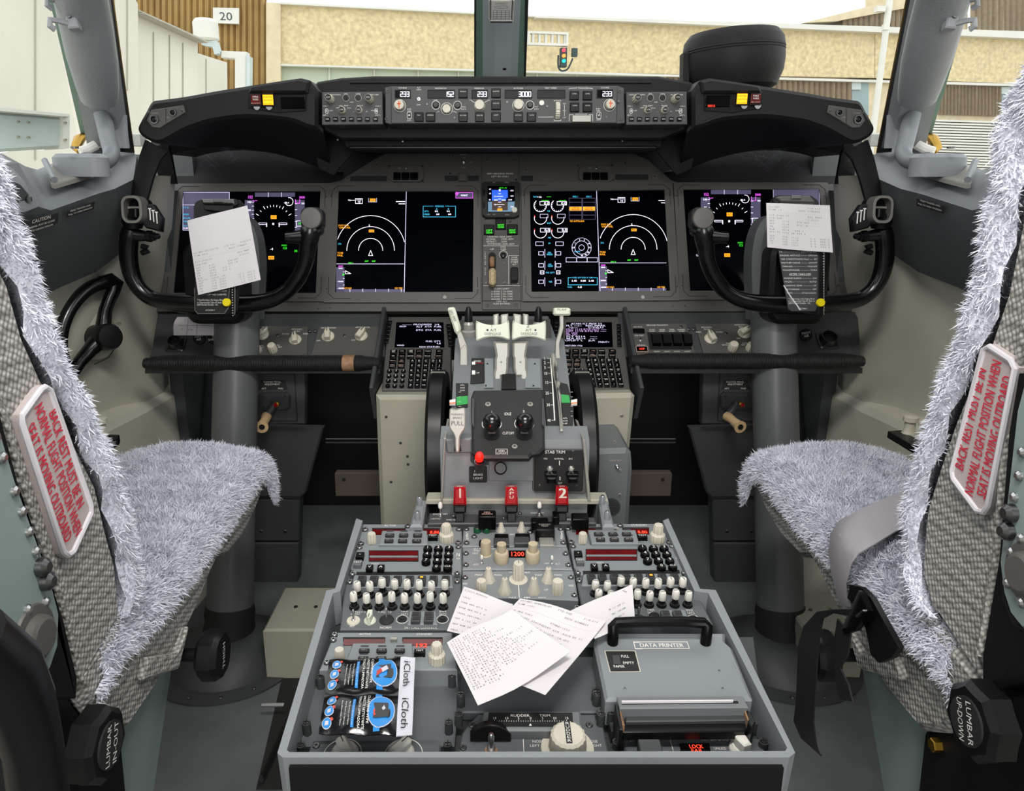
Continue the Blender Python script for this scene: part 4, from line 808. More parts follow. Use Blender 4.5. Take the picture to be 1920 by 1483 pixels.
# centre underside box with its lip
mb = MB('hood_black', GF.M); fpoly(mb, GF, [(604, 236), (1288, 236), (1278, 246), (1245, 262), (1240, 280), (648, 280), (640, 262), (614, 246)], -.30, -.05, .004); mb.build('lower_tray', G)
mb = MB('satin_black', GF.M); mb.slab(rr(*(lambda a: (a[0], a[1]))(GF.uv(943, 277, -.04)), 590 * GF.sc(943, 277)[0], 6 * GF.sc(943, 277)[0], .003, 3), -.05, -.03, .002); mb.build('tray_lip', G)
mb = MB('dark_steel', GF.M); screws(mb, GF, [(633, 262), (755, 265), (1167, 264), (1250, 244), (620, 247), (715, 244), (1177, 244), (1312, 240)], 2, -.04, 'dark_steel'); mb.build('screws', G)
# ================================================================ mode control panel and the two side selector panels
MF = Fr((Xc, GY - .05, 1.3), (0, -1, .06))
M = thing('mode_control_panel', 'grey autopilot mode control panel with lit white digits in the middle of the glareshield', 'control panel', MF.w(947, 234))
za = lambda x, y: (560 + x / 4.3636, y / 4.3636)
zb_ = lambda x, y: (940 + x / 4.3636, y / 4.3636)
mb = MB('mcp_grey', MF.M); fpoly(mb, MF, [(733, 162), (1158, 161), (1170, 165), (1172, 231), (1158, 232), (733, 233), (722, 230), (722, 164)], -.10, -.006, .001); fpoly(mb, MF, [(733, 162), (1158, 161), (1157, 231), (733, 232)], -.006, 0, .0015)
screws(mb, MF, [za(728, 742), za(720, 972), zb_(970, 742), zb_(978, 970)], 4, -.006, 'bezel_grey'); screws(mb, MF, [za(1050, 852), za(1275, 963), za(1705, 834), zb_(375, 870), zb_(960, 828), zb_(860, 958)], 2.2, 0)
mb.m('print_white')
for zz, st, x, y, w_, h in ((za, 'COURSE', 850, 719, 16, 2.6), (za, 'A/T', 983, 717, 7, 2.6), (za, 'ARM', 983, 733, 9, 2.6), (za, 'OFF', 980, 857, 8, 2.6), (za, 'IAS/MACH', 1162, 722, 22, 2.6), (za, 'HEADING', 1478, 722, 18, 2.6), (za, 'ALTITUDE', 1797, 722, 18, 2.6), (zb_, 'VERT SPEED', 405, 720, 23, 2.6), (zb_, 'A/P ENGAGE', 650, 720, 26, 2.8), (zb_, 'COURSE', 847, 717, 16, 2.6), (za, 'F/D', 905, 892, 8, 2.6), (za, 'ON', 905, 908, 7, 2.6), (za, 'OFF', 903, 984, 8, 2.6), (zb_, 'F/D', 793, 890, 8, 2.6), (zb_, 'ON', 793, 906, 7, 2.6), (zb_, 'OFF', 795, 980, 8, 2.6), (za, 'C/O', 1120, 820, 8, 2.6), (za, 'SPD', 1352, 875, 8, 2.4), (za, 'INTV', 1350, 893, 10, 2.4), (zb_, 'ALT', 287, 873, 7, 2.4), (zb_, 'INTV', 288, 892, 9, 2.4), (zb_, 'DN', 516, 848, 6, 2.4), (zb_, 'UP', 516, 962, 6, 2.4), (zb_, 'DISENGAGE', 652, 934, 23, 2.6), (za, '10', 1407, 820, 5, 2.2), (za, '30', 1555, 820, 5, 2.2)): ft(mb, MF, st, *zz(x, y), h, w_)
for P in ([zb_(516, 860), zb_(516, 898)], [zb_(516, 910), zb_(516, 948)], [zb_(505, 905), zb_(528, 905)], [zb_(303, 957), zb_(425, 957)], [zb_(556, 990), zb_(556, 938), zb_(590, 938)], [zb_(715, 938), zb_(748, 938), zb_(748, 990)], [zb_(555, 728), zb_(560, 722), zb_(592, 720)], [zb_(705, 720), zb_(742, 722), zb_(748, 728)], [zb_(432, 830), zb_(432, 822), zb_(487, 822), zb_(487, 830)], [zb_(432, 978), zb_(432, 988), zb_(487, 988), zb_(487, 978)], [za(1415, 825), za(1440, 840)], [za(1520, 838), za(1545, 825)], [za(1130, 918), za(1150, 910)], [za(1262, 910), za(1292, 920)]): fline(mb, MF, P, .8)
mb.build('face_panel', M)
def segwin(x0, y0, x1, y1, st, zz, al=1):
    a, b = zz(x0, y0), zz(x1, y1); cx, cy, w_, h_ = (a[0] + b[0]) / 2, (a[1] + b[1]) / 2, b[0] - a[0], b[1] - a[1]
    mb = MB('deep_black', MF.M); fframe(mb, MF, cx, cy, w_ + 2, h_ + 2, 1.5, 0, .0015); mb.m('screen'); fbox(mb, MF, cx, cy, w_, h_, -.001, .0006)
    if st:
        mb.m('e_white'); n = len(st); dw = 4.6 * 1.0; x = b[0] - 3 - (n - .5) * 6.1
        SEG = {'0': 'abcdef', '1': 'bc', '2': 'abged', '3': 'abgcd', '5': 'afgcd', '4': 'fgbc', '6': 'afgedc', '7': 'abc', '8': 'abcdefg', '9': 'abcdfg'}
        for ch in st:
            H = 8.6; W = 4.2; t = .95; y = cy
            sg = {'a': [(x, y - H / 2), (x + W, y - H / 2)], 'd': [(x, y + H / 2), (x + W, y + H / 2)], 'g': [(x, y), (x + W, y)], 'f': [(x, y - H / 2), (x, y)], 'b': [(x + W, y - H / 2), (x + W, y)], 'e': [(x, y), (x, y + H / 2)], 'c': [(x + W, y), (x + W, y + H / 2)]}
            for c_ in SEG[ch]: fline(mb, MF, sg[c_], t * 1.25, .001)
            x += 6.1
    mb.build('digit_window', M)
segwin(790, 738, 912, 802, '233', za); segwin(1058, 738, 1275, 802, '152', za); segwin(1418, 738, 1545, 802, '233', za); segwin(1690, 738, 1908, 802, '3000', za); segwin(298, 738, 520, 802, '', zb_); segwin(785, 735, 910, 800, '233', zb_)
for zz, x, y, st in ((za, 1345, 762, 'VNAV'), (za, 1615, 760, 'LNAV'), (za, 1615, 858, 'VOR LOC'), (za, 983, 955, 'N1'), (za, 1078, 955, 'SPEED'), (za, 1345, 957, 'LVL CHG'), (za, 1481, 957, 'HDG SEL'), (za, 1615, 955, 'APP'), (zb_, 140, 955, 'ALT HLD'), (zb_, 247, 955, 'V/S'), (zb_, 598, 780, 'CMD'), (zb_, 706, 780, 'CMD'), (zb_, 600, 877, 'CWS'), (zb_, 706, 877, 'CWS')):
    button(MF, *zz(x, y), 17.5, 17.5, M, 'gloss_black', st, 'print_white', 2.1, tw=min(12, len(st) * 3), ty=-3)
ringm = []
def kn(zz, x, y, r, **k): return knob(MF, *zz(x, y), r, M, **k)
kn(za, 828, 865, 9, style='smooth', h=1.6, mark='cross'); kn(za, 1212, 895, 9, h=1.2, style='flute', m='knob_cream'); kn(za, 1480, 865, 9, style='smooth', h=1.5, m='knob_cream', skirt=1.12); kn(za, 1797, 862, 9, style='smooth', h=1.4); kn(zb_, 885, 860, 8.5, style='smooth', h=1.6, mark='cross'); kn(zb_, 138, 862, 9, style='smooth', h=1.4) if False else None
for zz, x, y in ((za, 1122, 860), (za, 1300, 862), (zb_, 234, 860)):
    mb = MB('print_white', MF.M); u, v = MF.uv(*zz(x, y)); q = MF.sc(940, 195)[0]; mb.ring(circ(u, v, 8 * q, 24), circ(u, v, 7.2 * q, 24), 0, .0006); mb.m('satin_black'); mb.lathe([(5.4 * q, 0), (5.2 * q, .004), (4.2 * q, .005)], u, v, 0, 20); mb.build('push_button', M)
mb = MB('white_plastic', MF.M); u, v = MF.uv(*zb_(330, 843)); mb.lathe([(5 * MF.sc(940, 195)[0], 0), (4.6 * MF.sc(940, 195)[0], .003)], u, v, 0, 20); mb.build('white_cap', M)
mb = MB('print_white', MF.M)
for zz, x, y in ((za, 1212, 890), (za, 1797, 862), (za, 828, 865), (zb_, 885, 860)): u, v = MF.uv(*zz(x, y)); q = MF.sc(940, 195)[0]; mb.ring(circ(u, v, 11.2 * q, 28), circ(u, v, 10.4 * q, 28), 0, .0005)
mb.build('knob_rings', M)
mb = MB('knob_cream', MF.M @ Matrix.Translation((*MF.uv(*zb_(460, 905)), 0)) @ Matrix.Rotation(R(90), 4, 'Y')); q = MF.sc(940, 195)[0]; mb.lathe([(15 * q, -4 * q), (16 * q, -3 * q), (16 * q, 3 * q), (15 * q, 4 * q)], seg=60, flute=.08, nfl=22); mb.build('thumbwheel', M)
toggle(MF, *za(983, 810), 2.2, M, .1, 3.5)
for zz, x, y in ((za, 905, 943), (zb_, 798, 945)): mb = MB('print_white', MF.M); fframe(mb, MF, *zz(x, y), 8.5, 13, .8, 0, .0006, 2); mb.m('satin_black'); fbox(mb, MF, *zz(x, y), 6, 10, 0, .001); mb.build('switch_slot', M); toggle(MF, *zz(x, y), 1.5, M, .4 if zz is zb_ else -.3, 4, 'print_white')
button(MF, *zb_(658, 970), 35, 12.5, M, 'lever_grey', H=.012, name='disengage_bar', r=1)
def efis(zz, x0, label, flip):
    F2 = MF; t = thing('selector_panel', label, 'control panel', F2.w(*zz(x0 + 250, 1020)), 'display selector panels beside the mode control panel')
    X = lambda x: x + x0
    P = [zz(X(0), 755), zz(X(495), 750), zz(X(500), 1018), zz(X(0), 1022)]; mb = MB('mcp_grey', F2.M); fpoly(mb, F2, P, -.10, -.004, .001); mb.m('mcp_grey'); fpoly(mb, F2, P, -.004, 0, .001)
    mb.m('print_white')
    for st, x, y, w_ in (('RADIO', 45, 775, 10), ('MINS', 95, 775, 8), ('BARO', 135, 775, 9), ('FPV', 197, 768, 7), ('MTRS', 297, 768, 9), ('IN', 372, 775, 4), ('BARO', 408, 775, 9), ('HPA', 450, 775, 7), ('VSD', 243, 836, 7), ('VOR 1', 30, 869, 10), ('OFF', 74, 905, 7), ('ADF 1', 28, 942, 10), ('VOR', 155, 866, 7), ('MAP', 198, 864, 8), ('APP', 130, 882, 7), ('PLN', 222, 884, 7), ('RANGE', 313, 864, 11), ('-', 260, 912, 4), ('+', 366, 912, 5), ('OFF', 416, 905, 7), ('VOR 2', 460, 869, 10), ('ADF 2', 456, 942, 10)): ft(mb, F2, st, *zz(X(x), y), 2.1, w_)
    for x in (40, 445):
        fframe(mb, F2, *zz(X(x), 908), 6, 10, .7, 0, .0006, 3)
    mb.build('face_panel', t)
    for x in (197, 297): mb = MB('print_dim', F2.M); u, v = F2.uv(*zz(X(x), 800)); q = F2.sc(*zz(X(x), 800))[0]; mb.ring(circ(u, v, 6.6 * q, 20), circ(u, v, 5.8 * q, 20), 0, .0006); mb.m('satin_black'); mb.cyl(u, v, 0, .003, 5 * q); mb.build('push_button', t)
    for x, y, r_, st, h in ((75, 815, 7.6, 'RST', 3.2), (395, 815, 7.6, 'STD', 3.2), (170, 905, 7, 'CTR', 1.6), (308, 905, 7, 'TFC', 1.6)):
        k = knob(F2, *zz(X(x), y), r_, t, 'flute', h, 'knob_cream'); u, v = F2.uv(*zz(X(x), y)); q = F2.sc(*zz(X(x), y))[0]
        mb = MB('satin_black', F2.M); H = r_ * q * h; mb.cyl(u, v, H, H + .0016, r_ * q * .72); mb.m('print_white').text(st, u, v, 2.4 * q, 7 * q, 0, H + .0018); mb.build('push_cap', k)
    for x in (40, 445): toggle(F2, *zz(X(x), 908), 1.3, t, .3, 3.5, 'print_white')
    for k, st in enumerate(('WXR', 'STA', 'WPT', 'ARPT', 'DATA', 'POS', 'TERR')): button(F2, *zz(X(44 + k * 65.5), 974), 9, 8, t, 'gloss_black', st, 'print_white', 2.3, tw=6.5, H=.004)
efis(za, 190, 'display selector panel with small knobs, between the jet bridge side arm and the autopilot panel', 0)
efis(zb_, 1022, 'display selector panel with small knobs, under the round leather case', 1)
# vertical straps from the glareshield ends down to the side
def strap(s):
    def W(x, y, Y): p = atY(x, y, Y); return p if s < 0 else rgt(p)
    L_ = [W(*q) for q in ((272, 262, 1.47), (262, 290, 1.47), (252, 330, 1.46), (240, 372, 1.45), (228, 405, 1.44))]; Rg = [W(*q) for q in ((314, 284, 1.47), (300, 300, 1.47), (286, 335, 1.46), (276, 372, 1.45), (262, 405, 1.44))]
    mb = MB('hood_black'); mb.surf([L_, [a * .5 + b * .5 + Vector((0, -.008, 0)) for a, b in zip(L_, Rg)], Rg], thick=(0, .008, 0)); o = mb.build('glareshield_bracket', base=L_[-1], smooth=60)
    tag(o, 'black curved bracket hanging from the glareshield end, %s' % ('jet bridge side' if s < 0 else 'louvred screen side'), 'bracket')
    mb = MB('x_white'); c = W(246, 262, 1.58); mb.T = Matrix.Translation(c); mb.box(-s * .0, 0, 0, .05, .03, .025, .003); tag(mb.build('duct_stub', base=c), 'cream duct end beside the glareshield on the %s' % ('jet bridge side' if s < 0 else 'louvred screen side'), 'duct')
strap(-1); strap(1)
# round leather case standing on the glareshield
c = atY(1374, 150, 1.62); t = thing('leather_case', 'round black leather zip case standing on the glareshield by the right windshield', 'case', (c.x, 1.62, c.z))
k = 1.62 / 1387 * 1.0 / (ray(1374, 100).y); c.z -= .024; t.location.z = c.z; WP[t.name].z = c.z; mb = MB('leather', Matrix.Translation((c.x, 1.62, c.z)) @ Matrix.Rotation(R(-3), 4, 'Y'))
H = 86 * k + .024; W_ = 93 * k
mb.lathe([(W_ * .72, 0), (W_ * .86, H * .08), (W_ * .97, H * .3), (W_, H * .5), (W_ * .99, H * .62)], seg=48); mb.build('body', t)
mb2 = MB('leather', mb.T); mb2.lathe([(W_ * .99, H * .7), (W_ * .96, H * .84), (W_ * .86, H * .95), (W_ * .6, H * .99), (W_ * .2, H)], seg=48); mb2.build('lid', t)
mb2 = MB('rubber', mb.T); mb2.lathe([(W_ * .985, H * .62), (W_ * 1.0, H * .64), (W_ * .985, H * .66), (W_ * 1.0, H * .68), (W_ * .985, H * .7)], seg=48); mb2.build('zip', t)
mb2 = MB('leather', mb.T @ Matrix.Translation((-W_ * 1.0, -.01, H * .38))); mb2.box(0, 0, 0, .012, .03, H * .6, .003); mb2.build('handle', t)
# a warm lamp reflects in the case: the caution light shines up from its lens
# ================================================================ lower knob panels, arm bars, keyboard units
def rib_mat():
    m = mat('ribbed_vinyl', '1f1f20', .5, var=0); nt = m.node_tree; p = nt.nodes['Principled BSDF']; t = nt.nodes.new('ShaderNodeTexCoord'); w_ = nt.nodes.new('ShaderNodeTexWave'); w_.inputs['Scale'].default_value = 95; w_.inputs['Distortion'].default_value = 1.5
    b = nt.nodes.new('ShaderNodeBump'); b.inputs['Strength'].default_value = .9; b.inputs['Distance'].default_value = .002; nt.links.new(t.outputs['Object'], w_.inputs[0]); nt.links.new(w_.outputs[0], b.inputs['Height']); nt.links.new(b.outputs[0], p.inputs['Normal'])
rib_mat()
mat('slate_dark', '3b3d3f', .5, bump=.1, bscale=500)
LP = tilt(atY(915, 630, 1.53), 50)
zl = lambda x, y: (240 + x / 3.692, 560 + y / 3.692)
zr = lambda x, y: (1160 + x / 3.708, 560 + y / 3.708)
zc = lambda x, y: (700 + x / 3.84, 560 + y / 3.84)
def lower(pts, label, m='panel_grey', group=None):
    t = thing('lighting_panel', label, 'control panel', LP.w(*pts[3])); mb = MB(m, LP.M); fpoly(mb, LP, pts, -.02, 0, .001); return t, mb
def texts(mb, fr, zz, L, lift=.0004, m='print_white'):
    mb.m(m)
    for st, x, y, w_, h in L: ft(mb, fr, st, *zz(x, y), h, w_, lift=lift)
# backing ledge
for s_, px in ((-1, [(296, 588), (722, 588), (722, 668), (283, 668)]), (1, [(1158, 586), (1608, 584), (1614, 668), (1168, 668)])):
    t = thing('instrument_ledge', 'dark slate ledge under the displays on the %s' % ('jet bridge side' if s_ < 0 else 'louvred screen side'), 'ledge', LP.w(*px[3]))
    mb = MB('slate_dark', LP.M); fpoly(mb, LP, px, -.05, -.004, .001); mb.build('ledge_plate', t)
    a, b = (272, 712) if s_ < 0 else (1183, 1617)
    mb = MB('ribbed_vinyl'); P = [atY(a + (b - a) * k / 12, 681 if s_ < 0 else 677, 1.42) for k in range(13)]
    mb.tube(P, [.0155 if 0 < k < 12 else .010 for k in range(13)], 18, flat=1.3); mb.build('padded_bar', t)
    if s_ < 0: mb = MB('worn_tan'); P = [atY(x, 681, 1.42) for x in (644, 650, 658, 666)]; mb.tube(P, .0162, 18, flat=1.3); mb.build('worn_patch', t)
    mb = MB('slate_dark'); P = [atY(a, 690, 1.43), atY(b, 690, 1.43), atY(b, 700, 1.43), atY(a, 700, 1.43)]; mb.add(P + [p + Vector((0, .03, 0)) for p in P], [(0, 1, 2, 3), (7, 6, 5, 4), (0, 4, 5, 1), (1, 5, 6, 2), (2, 6, 7, 3), (3, 7, 4, 0)]); mb.build('under_strip', t)
# left side
t, mb = lower([zl(912, 188), zl(1245, 188), zl(1240, 402), zl(905, 402)], 'grey lighting panel with cream knobs beside the left-hand control column')
texts(mb, LP, zl, [('PANEL', 948, 198, 13, 2.4), ('OFF', 950, 212, 6, 2.2), ('PFD/MFD', 1170, 212, 20, 2.6), ('NORM', 1168, 226, 12, 2.4), ('OUTBD', 1092, 244, 14, 2.4), ('INBD', 1230, 243, 10, 2.4), ('PU', 930, 325, 6, 2.4), ('BRT', 928, 338, 8, 2.4), ('MU', 1040, 322, 6, 2.4), ('BRT', 1053, 335, 8, 2.4)])
screws(mb, LP, [zl(1035, 252), zl(1255, 218), zl(1222, 385), zl(1175, 396)], 3.4); mb.build('panel', t)
knob(LP, *zl(1158, 285), 11, t, 'pointer', 1.2, rot=.2); knob(LP, *zl(932, 252), 11, t, 'pointer', 1.2, rot=-.8); knob(LP, *zl(1005, 360), 8.5, t, 'flute', 2.0); knob(LP, *zl(898, 362), 8.5, t, 'flute', 1.6)
t, mb = lower([zl(1322, 190), zl(1770, 190), zl(1745, 402), zl(1262, 402)], 'grey lighting panel with two cream knobs beside the keyboard unit that reads PROGRESS')
texts(mb, LP, zl, [('BACKGROUND', 1390, 202, 28, 2.6), ('AFDS FLOOD', 1625, 198, 27, 2.6), ('OFF', 1318, 290, 8, 2.4), ('OFF', 1560, 287, 8, 2.4)])
screws(mb, LP, [zl(1293, 217), zl(1498, 252), zl(1262, 385), zl(1300, 396)], 3.4); mb.build('panel', t); knob(LP, *zl(1385, 262), 11.5, t, 'pointer', 1.3, rot=.1); knob(LP, *zl(1615, 258), 11.5, t, 'pointer', 1.3, rot=-.5)
t, mb = lower([zl(215, 205), zl(600, 205), zl(600, 402), zl(150, 402)], 'dark slate outboard panel with an air outlet and FOOT AIR knob under the left-hand display', 'slate_dark')
mb.build('panel', t)
def outlet(t, x, y, r):
    mb = MB('dark_steel', LP.M @ Matrix.Translation((*LP.uv(x, y), 0))); k = LP.sc(x, y)[0] * r; mb.slab(rr(0, 0, 2.7 * k, 2.7 * k, .5 * k, 4), 0, .003, .001); mb.lathe([(k * 1.15, .003), (k * 1.05, .012), (k * .98, .016), (k * .88, .016), (k * .82, .004)], seg=32); mb.m('deep_black'); mb.cyl(0, 0, .004, .0055, .86 * k, 32)
    for a in (45, 135, 225, 315): mb.cyl(1.55 * k * math.cos(R(a)) * .78, 1.55 * k * math.sin(R(a)) * .78, .003, .0034, .16 * k)
    mb.build('air_outlet', t)
outlet(t, *zl(335, 318), 13)
def airknob(t, x, y, txt):
    mb = MB('satin_black', LP.M @ Matrix.Translation((*LP.uv(x, y + 6), 0)) @ Matrix.Rotation(R(25), 4, 'X')); k = LP.sc(x, y)[0]; mb.lathe([(3 * k, 0), (3 * k, 8 * k), (11 * k, 9 * k), (12 * k, 11 * k), (11.5 * k, 14 * k), (9 * k, 14.5 * k)], seg=28); mb.m('print_white')
    for i, s in enumerate(txt): mb.text(s, 0, (2.8 - i * 5.6) * k, 4.2 * k, None, .12, 14.8 * k)
    mb.build('air_knob', t)
airknob(t, *zl(512, 262), ('FOOT', 'AIR')); airknob(t, *zl(612, 262), ('W', 'SHIELD'))
CH = tilt(atY(365, 612, 1.50), 35); tt = thing('chart_paper', 'curled white paper table tucked behind the FOOT AIR knob', 'paper', CH.w(365, 628))
mb = MB('paper', CH.M); rows = []
for k in range(8):
    y = 594 + k * 5; rows.append([(*CH.uv(x + (k * -1.0 if x < 340 else 0), y), .01 * math.sin(k / 7 * 3.1)) for x in np.linspace(333, 409, 6)])
mb.surf(rows, thick=(0, 0, .0004)); 
mb.m('ink')
for x, y, s_, w_ in ((346, 601, '3', 0), (361, 602, 'LTA', 8), (390, 604, 'Ciara', 24), (341, 617, '4', 0), (357, 618, 'LTA', 8)): ft(mb, CH, s_, x, y, 3 if w_ < 20 else 6, w_ or None, lift=.0125)
fline(mb, CH, [(353, 595), (350, 628)], .6, .012); fline(mb, CH, [(371, 595), (368, 628)], .6, .012); fline(mb, CH, [(334, 610), (406, 611)], .6, .013); mb.build('sheet', tt)
# right side
t, mb = lower([zr(62, 172), zr(470, 172), zr(540, 392), zr(92, 392)], 'grey panel with four black guarded switches and GROUND PROXIMITY lettering')
texts(mb, LP, zr, [('GROUND PROXIMITY', 268, 184, 41, 2.8), ('GND PROX', 133, 196, 17, 2.2), ('SYS TEST', 144, 256, 17, 2.4), ('RUNWAY', 158, 323, 15, 2.2), ('FLAP', 232, 215, 10, 2.2), ('INHIBIT', 234, 226, 12, 2), ('GEAR', 302, 215, 10, 2.2), ('INHIBIT', 302, 226, 12, 2), ('TERR', 370, 215, 10, 2.2), ('INHIBIT', 372, 226, 12, 2), ('RUNWAY', 435, 215, 14, 2.2), ('INHIBIT', 440, 226, 12, 2), ('NORM', 266, 367, 11, 2.2), ('NORM', 336, 367, 11, 2.2), ('NORM', 406, 367, 11, 2.2), ('NORM', 478, 367, 11, 2.2)])
screws(mb, LP, [zr(62, 206), zr(88, 288), zr(97, 376), zr(435, 192), zr(358, 381), zr(490, 206)], 3); mb.build('panel', t)
button(LP, *zr(140, 222), 22, 9, t, 'gloss_black', H=.002, name='indicator_window'); toggle(LP, *zr(150, 290), 2.4, t, .2, 2.5, 'satin_black')
mb = MB('dark_window', LP.M); fbox(mb, LP, *zr(162, 348), 21, 9.5, 0, .003); mb.m('e_seg'); ft(mb, LP, 'INOP', *zr(162, 348), 3.6, 10, lift=.0034); mb.m('print_pink'); fframe(mb, LP, *zr(162, 348), 22, 10.5, .8, 0, .0032); mb.build('inop_light', t)
mb = MB('deep_black', LP.M); fbox(mb, LP, *zr(352, 292), 78, 32, 0, .001); mb.build('guard_recess', t)
for k in range(4):
    x, y = zr(256 + k * 72, 292); mb = MB('gloss_black', LP.M); u, v = LP.uv(x, y); q = LP.sc(x, y)[0]; w_ = 7.5 * q
    P = [(u - w_, v + 14 * q, .004), (u + w_, v + 14 * q, .004), (u + w_, v + 4 * q, .016), (u - w_, v + 4 * q, .016), (u + w_, v - 14 * q, .012), (u - w_, v - 14 * q, .012)]
    B = [(a, b, .001) for a, b, c in P]; mb.add(P + B, [(0, 1, 2, 3), (3, 2, 4, 5), (5, 4, 10, 11), (0, 6, 7, 1), (1, 7, 8, 2), (2, 8, 10, 4), (0, 3, 9, 6), (3, 5, 11, 9)]); mb.build('guarded_switch', t)
t, mb = lower([zr(530, 172), zr(925, 172), zr(930, 392), zr(592, 392)], 'grey lighting panel with cream knobs partly behind the right-hand control column')
texts(mb, LP, zr, [('PFD/MFD', 610, 199, 20, 2.6), ('NORM', 614, 212, 12, 2.4), ('INBD', 556, 232, 10, 2.4), ('OUTBD', 700, 232, 14, 2.4), ('MAIN PANEL', 855, 182, 27, 2.6), ('BRT', 850, 196, 8, 2.2), ('OFF', 832, 276, 8, 2.4), ('INBD', 765, 310, 10, 2.2), ('BRT/OFF', 748, 322, 15, 2.2), ('OUTBD', 882, 310, 13, 2.2), ('BRT', 868, 322, 8, 2.2)])
screws(mb, LP, [zr(522, 206), zr(748, 238), zr(533, 375), zr(567, 375), zr(614, 382)], 3.2); mb.build('panel', t)
knob(LP, *zr(640, 280), 11.5, t, 'pointer', 1.3, rot=.3); knob(LP, *zr(875, 240), 12, t, 'pointer', 1.2, rot=-1.0); knob(LP, *zr(790, 350), 9, t, 'flute', 1.8); knob(LP, *zr(912, 350), 9, t, 'flute', 1.6)
t, mb = lower([zr(1228, 180), zr(1560, 180), zr(1640, 385), zr(1232, 385)], 'dark slate outboard panel with an air outlet under the right-hand display', 'slate_dark'); mb.build('panel', t); outlet(t, *zr(1450, 292), 14.5); airknob(t, *zr(1282, 240), ('FOOT', 'AIR'))
# ---------------------------------------------------------------- keyboard units
CF = tilt(atY(915, 665, 1.475), 60.6)
def cdu(zz, X0, scr, fx, fy, lx, ly, nx, fl, label, lines, lkx, rkx, side_):
    t = thing('keyboard_unit', label, 'keyboard unit', CF.w((scr[0] + scr[2]) / 2 / 3.84 + 700, 730))
    mb = MB('panel_grey', CF.M); (a, b) = X0; fpoly(mb, CF, [zz(a + 45, 128), zz(b - 5, 128), zz(b + (0 if side_ < 0 else 60), 655), zz(a, 655)], -.05, 0, .002); 
    screws(mb, CF, [zz(a + 60, 140), zz(b - 15, 145)], 2, 0); mb.build('case', t)
    mb = MB('bezel_grey', CF.M); q = [zz(scr[0] - 8, scr[1] - 8), zz(scr[2] + 8, scr[1] - 8), zz(scr[2] + 14, scr[3] + 6), zz(scr[0] - 20, scr[3] + 6)]; q2 = [zz(scr[0], scr[1]), zz(scr[2], scr[1]), zz(scr[2] + 8, scr[3]), zz(scr[0] - 14, scr[3])]
    mb.ring(CF.P(q, .003), CF.P(q2, .003), 0, .003); mb.build('screen_frame', t)
    s = MB('screen', CF.M); s.slab(CF.P(q2, .001), 0, .001)
    for st, x, y, w_, m in lines: s.m(m); ft(s, CF, st, *zz(x, y), 2.9, w_, lift=.0016, bold=.02)
    s.build('screen', t, smooth=0)
    kk = dict(H=.004)
    for i in range(6):
        for x in (lkx, rkx): button(CF, *zz(x + (i * -5 if x == lkx else i * 3) * (1 if side_ < 0 else .3), (190 if x == rkx else 165) + i * 28), 8, 5, t, 'satin_black', name='line_key', H=.004)
    F1 = ('INIT\nREF', 'RTE', 'DEP\nARR', 'ATC', 'VNAV', 'BRT'), ('FIX', 'LEGS', 'HOLD', 'FMC\nCOMM', 'PROG', 'EXEC')
    for j in range(2):
        for i, x in enumerate(fx): button(CF, *zz(x - j * 3, fy[j]), 13, 7, t, 'gloss_black', F1[j][i], 'print_pink' if i % 2 else 'print_white', 1.8, name='function_key', **kk)
    F2 = ('MENU', 'N1\nLIMIT'), ('PREV\nPAGE', 'NEXT\nPAGE')
    for j in range(2):
        for i in range(2): button(CF, *zz(fl[i] - j * 3, ly[j]), 13, 7, t, 'gloss_black', F2[j][i], 'print_pink', 1.8, name='function_key', **kk)
    A = 'ABCDE', 'FGHIJ', 'KLMNO', 'PQRST', 'UVWXY', ('Z', 'SP', 'DEL', '/', 'CLR')
    for j in range(6):
        for i, x in enumerate(lx): button(CF, *zz(x - j * (3 if side_ < 0 else -7), ly[j]), 10, 7.2, t, 'gloss_black', A[j][i], 'print_white', 3.2 if len(A[j][i]) == 1 else 2, name='letter_key', **kk)
    N = '123', '456', '789', ('.', '0', '+/-')
    for j in range(4):
        for i, x in enumerate(nx): rbutton(CF, *zz(x - j * (4 if side_ < 0 else -4), ly[j + 2]), 4.6, t, 'gloss_black', N[j][i], 3.2 if len(N[j][i]) == 1 else 1.8, name='number_key', H=.004)
W = 'e_dimwhite'; mat('e_pinkish', 'b896cc', emit=.7)
cdu(zc, (62, 562), (165, 165, 505, 352), (146, 208, 270, 331, 393, 475), (378, 413), (282, 330, 379, 430, 478), (447, 481, 516, 551, 586, 622), (115, 165, 216), (140, 203), 'keyboard unit whose small screen reads PROGRESS, beside the speed brake lever',
    [('-------- PROGRESS  1/4', 340, 186, 70, W), ('FROM', 212, 200, 13, W), ('ALT  ATA  FUEL', 400, 201, 48, W), ('DTG  ETA  FUEL', 398, 226, 48, W), ('FUEL QTY', 430, 307, 28, W), ('4.8', 470, 322, 8, W), ('WIND', 196, 336, 14, W), ('NAV STATUS>', 405, 347, 39, W)], 118, 540, -1)
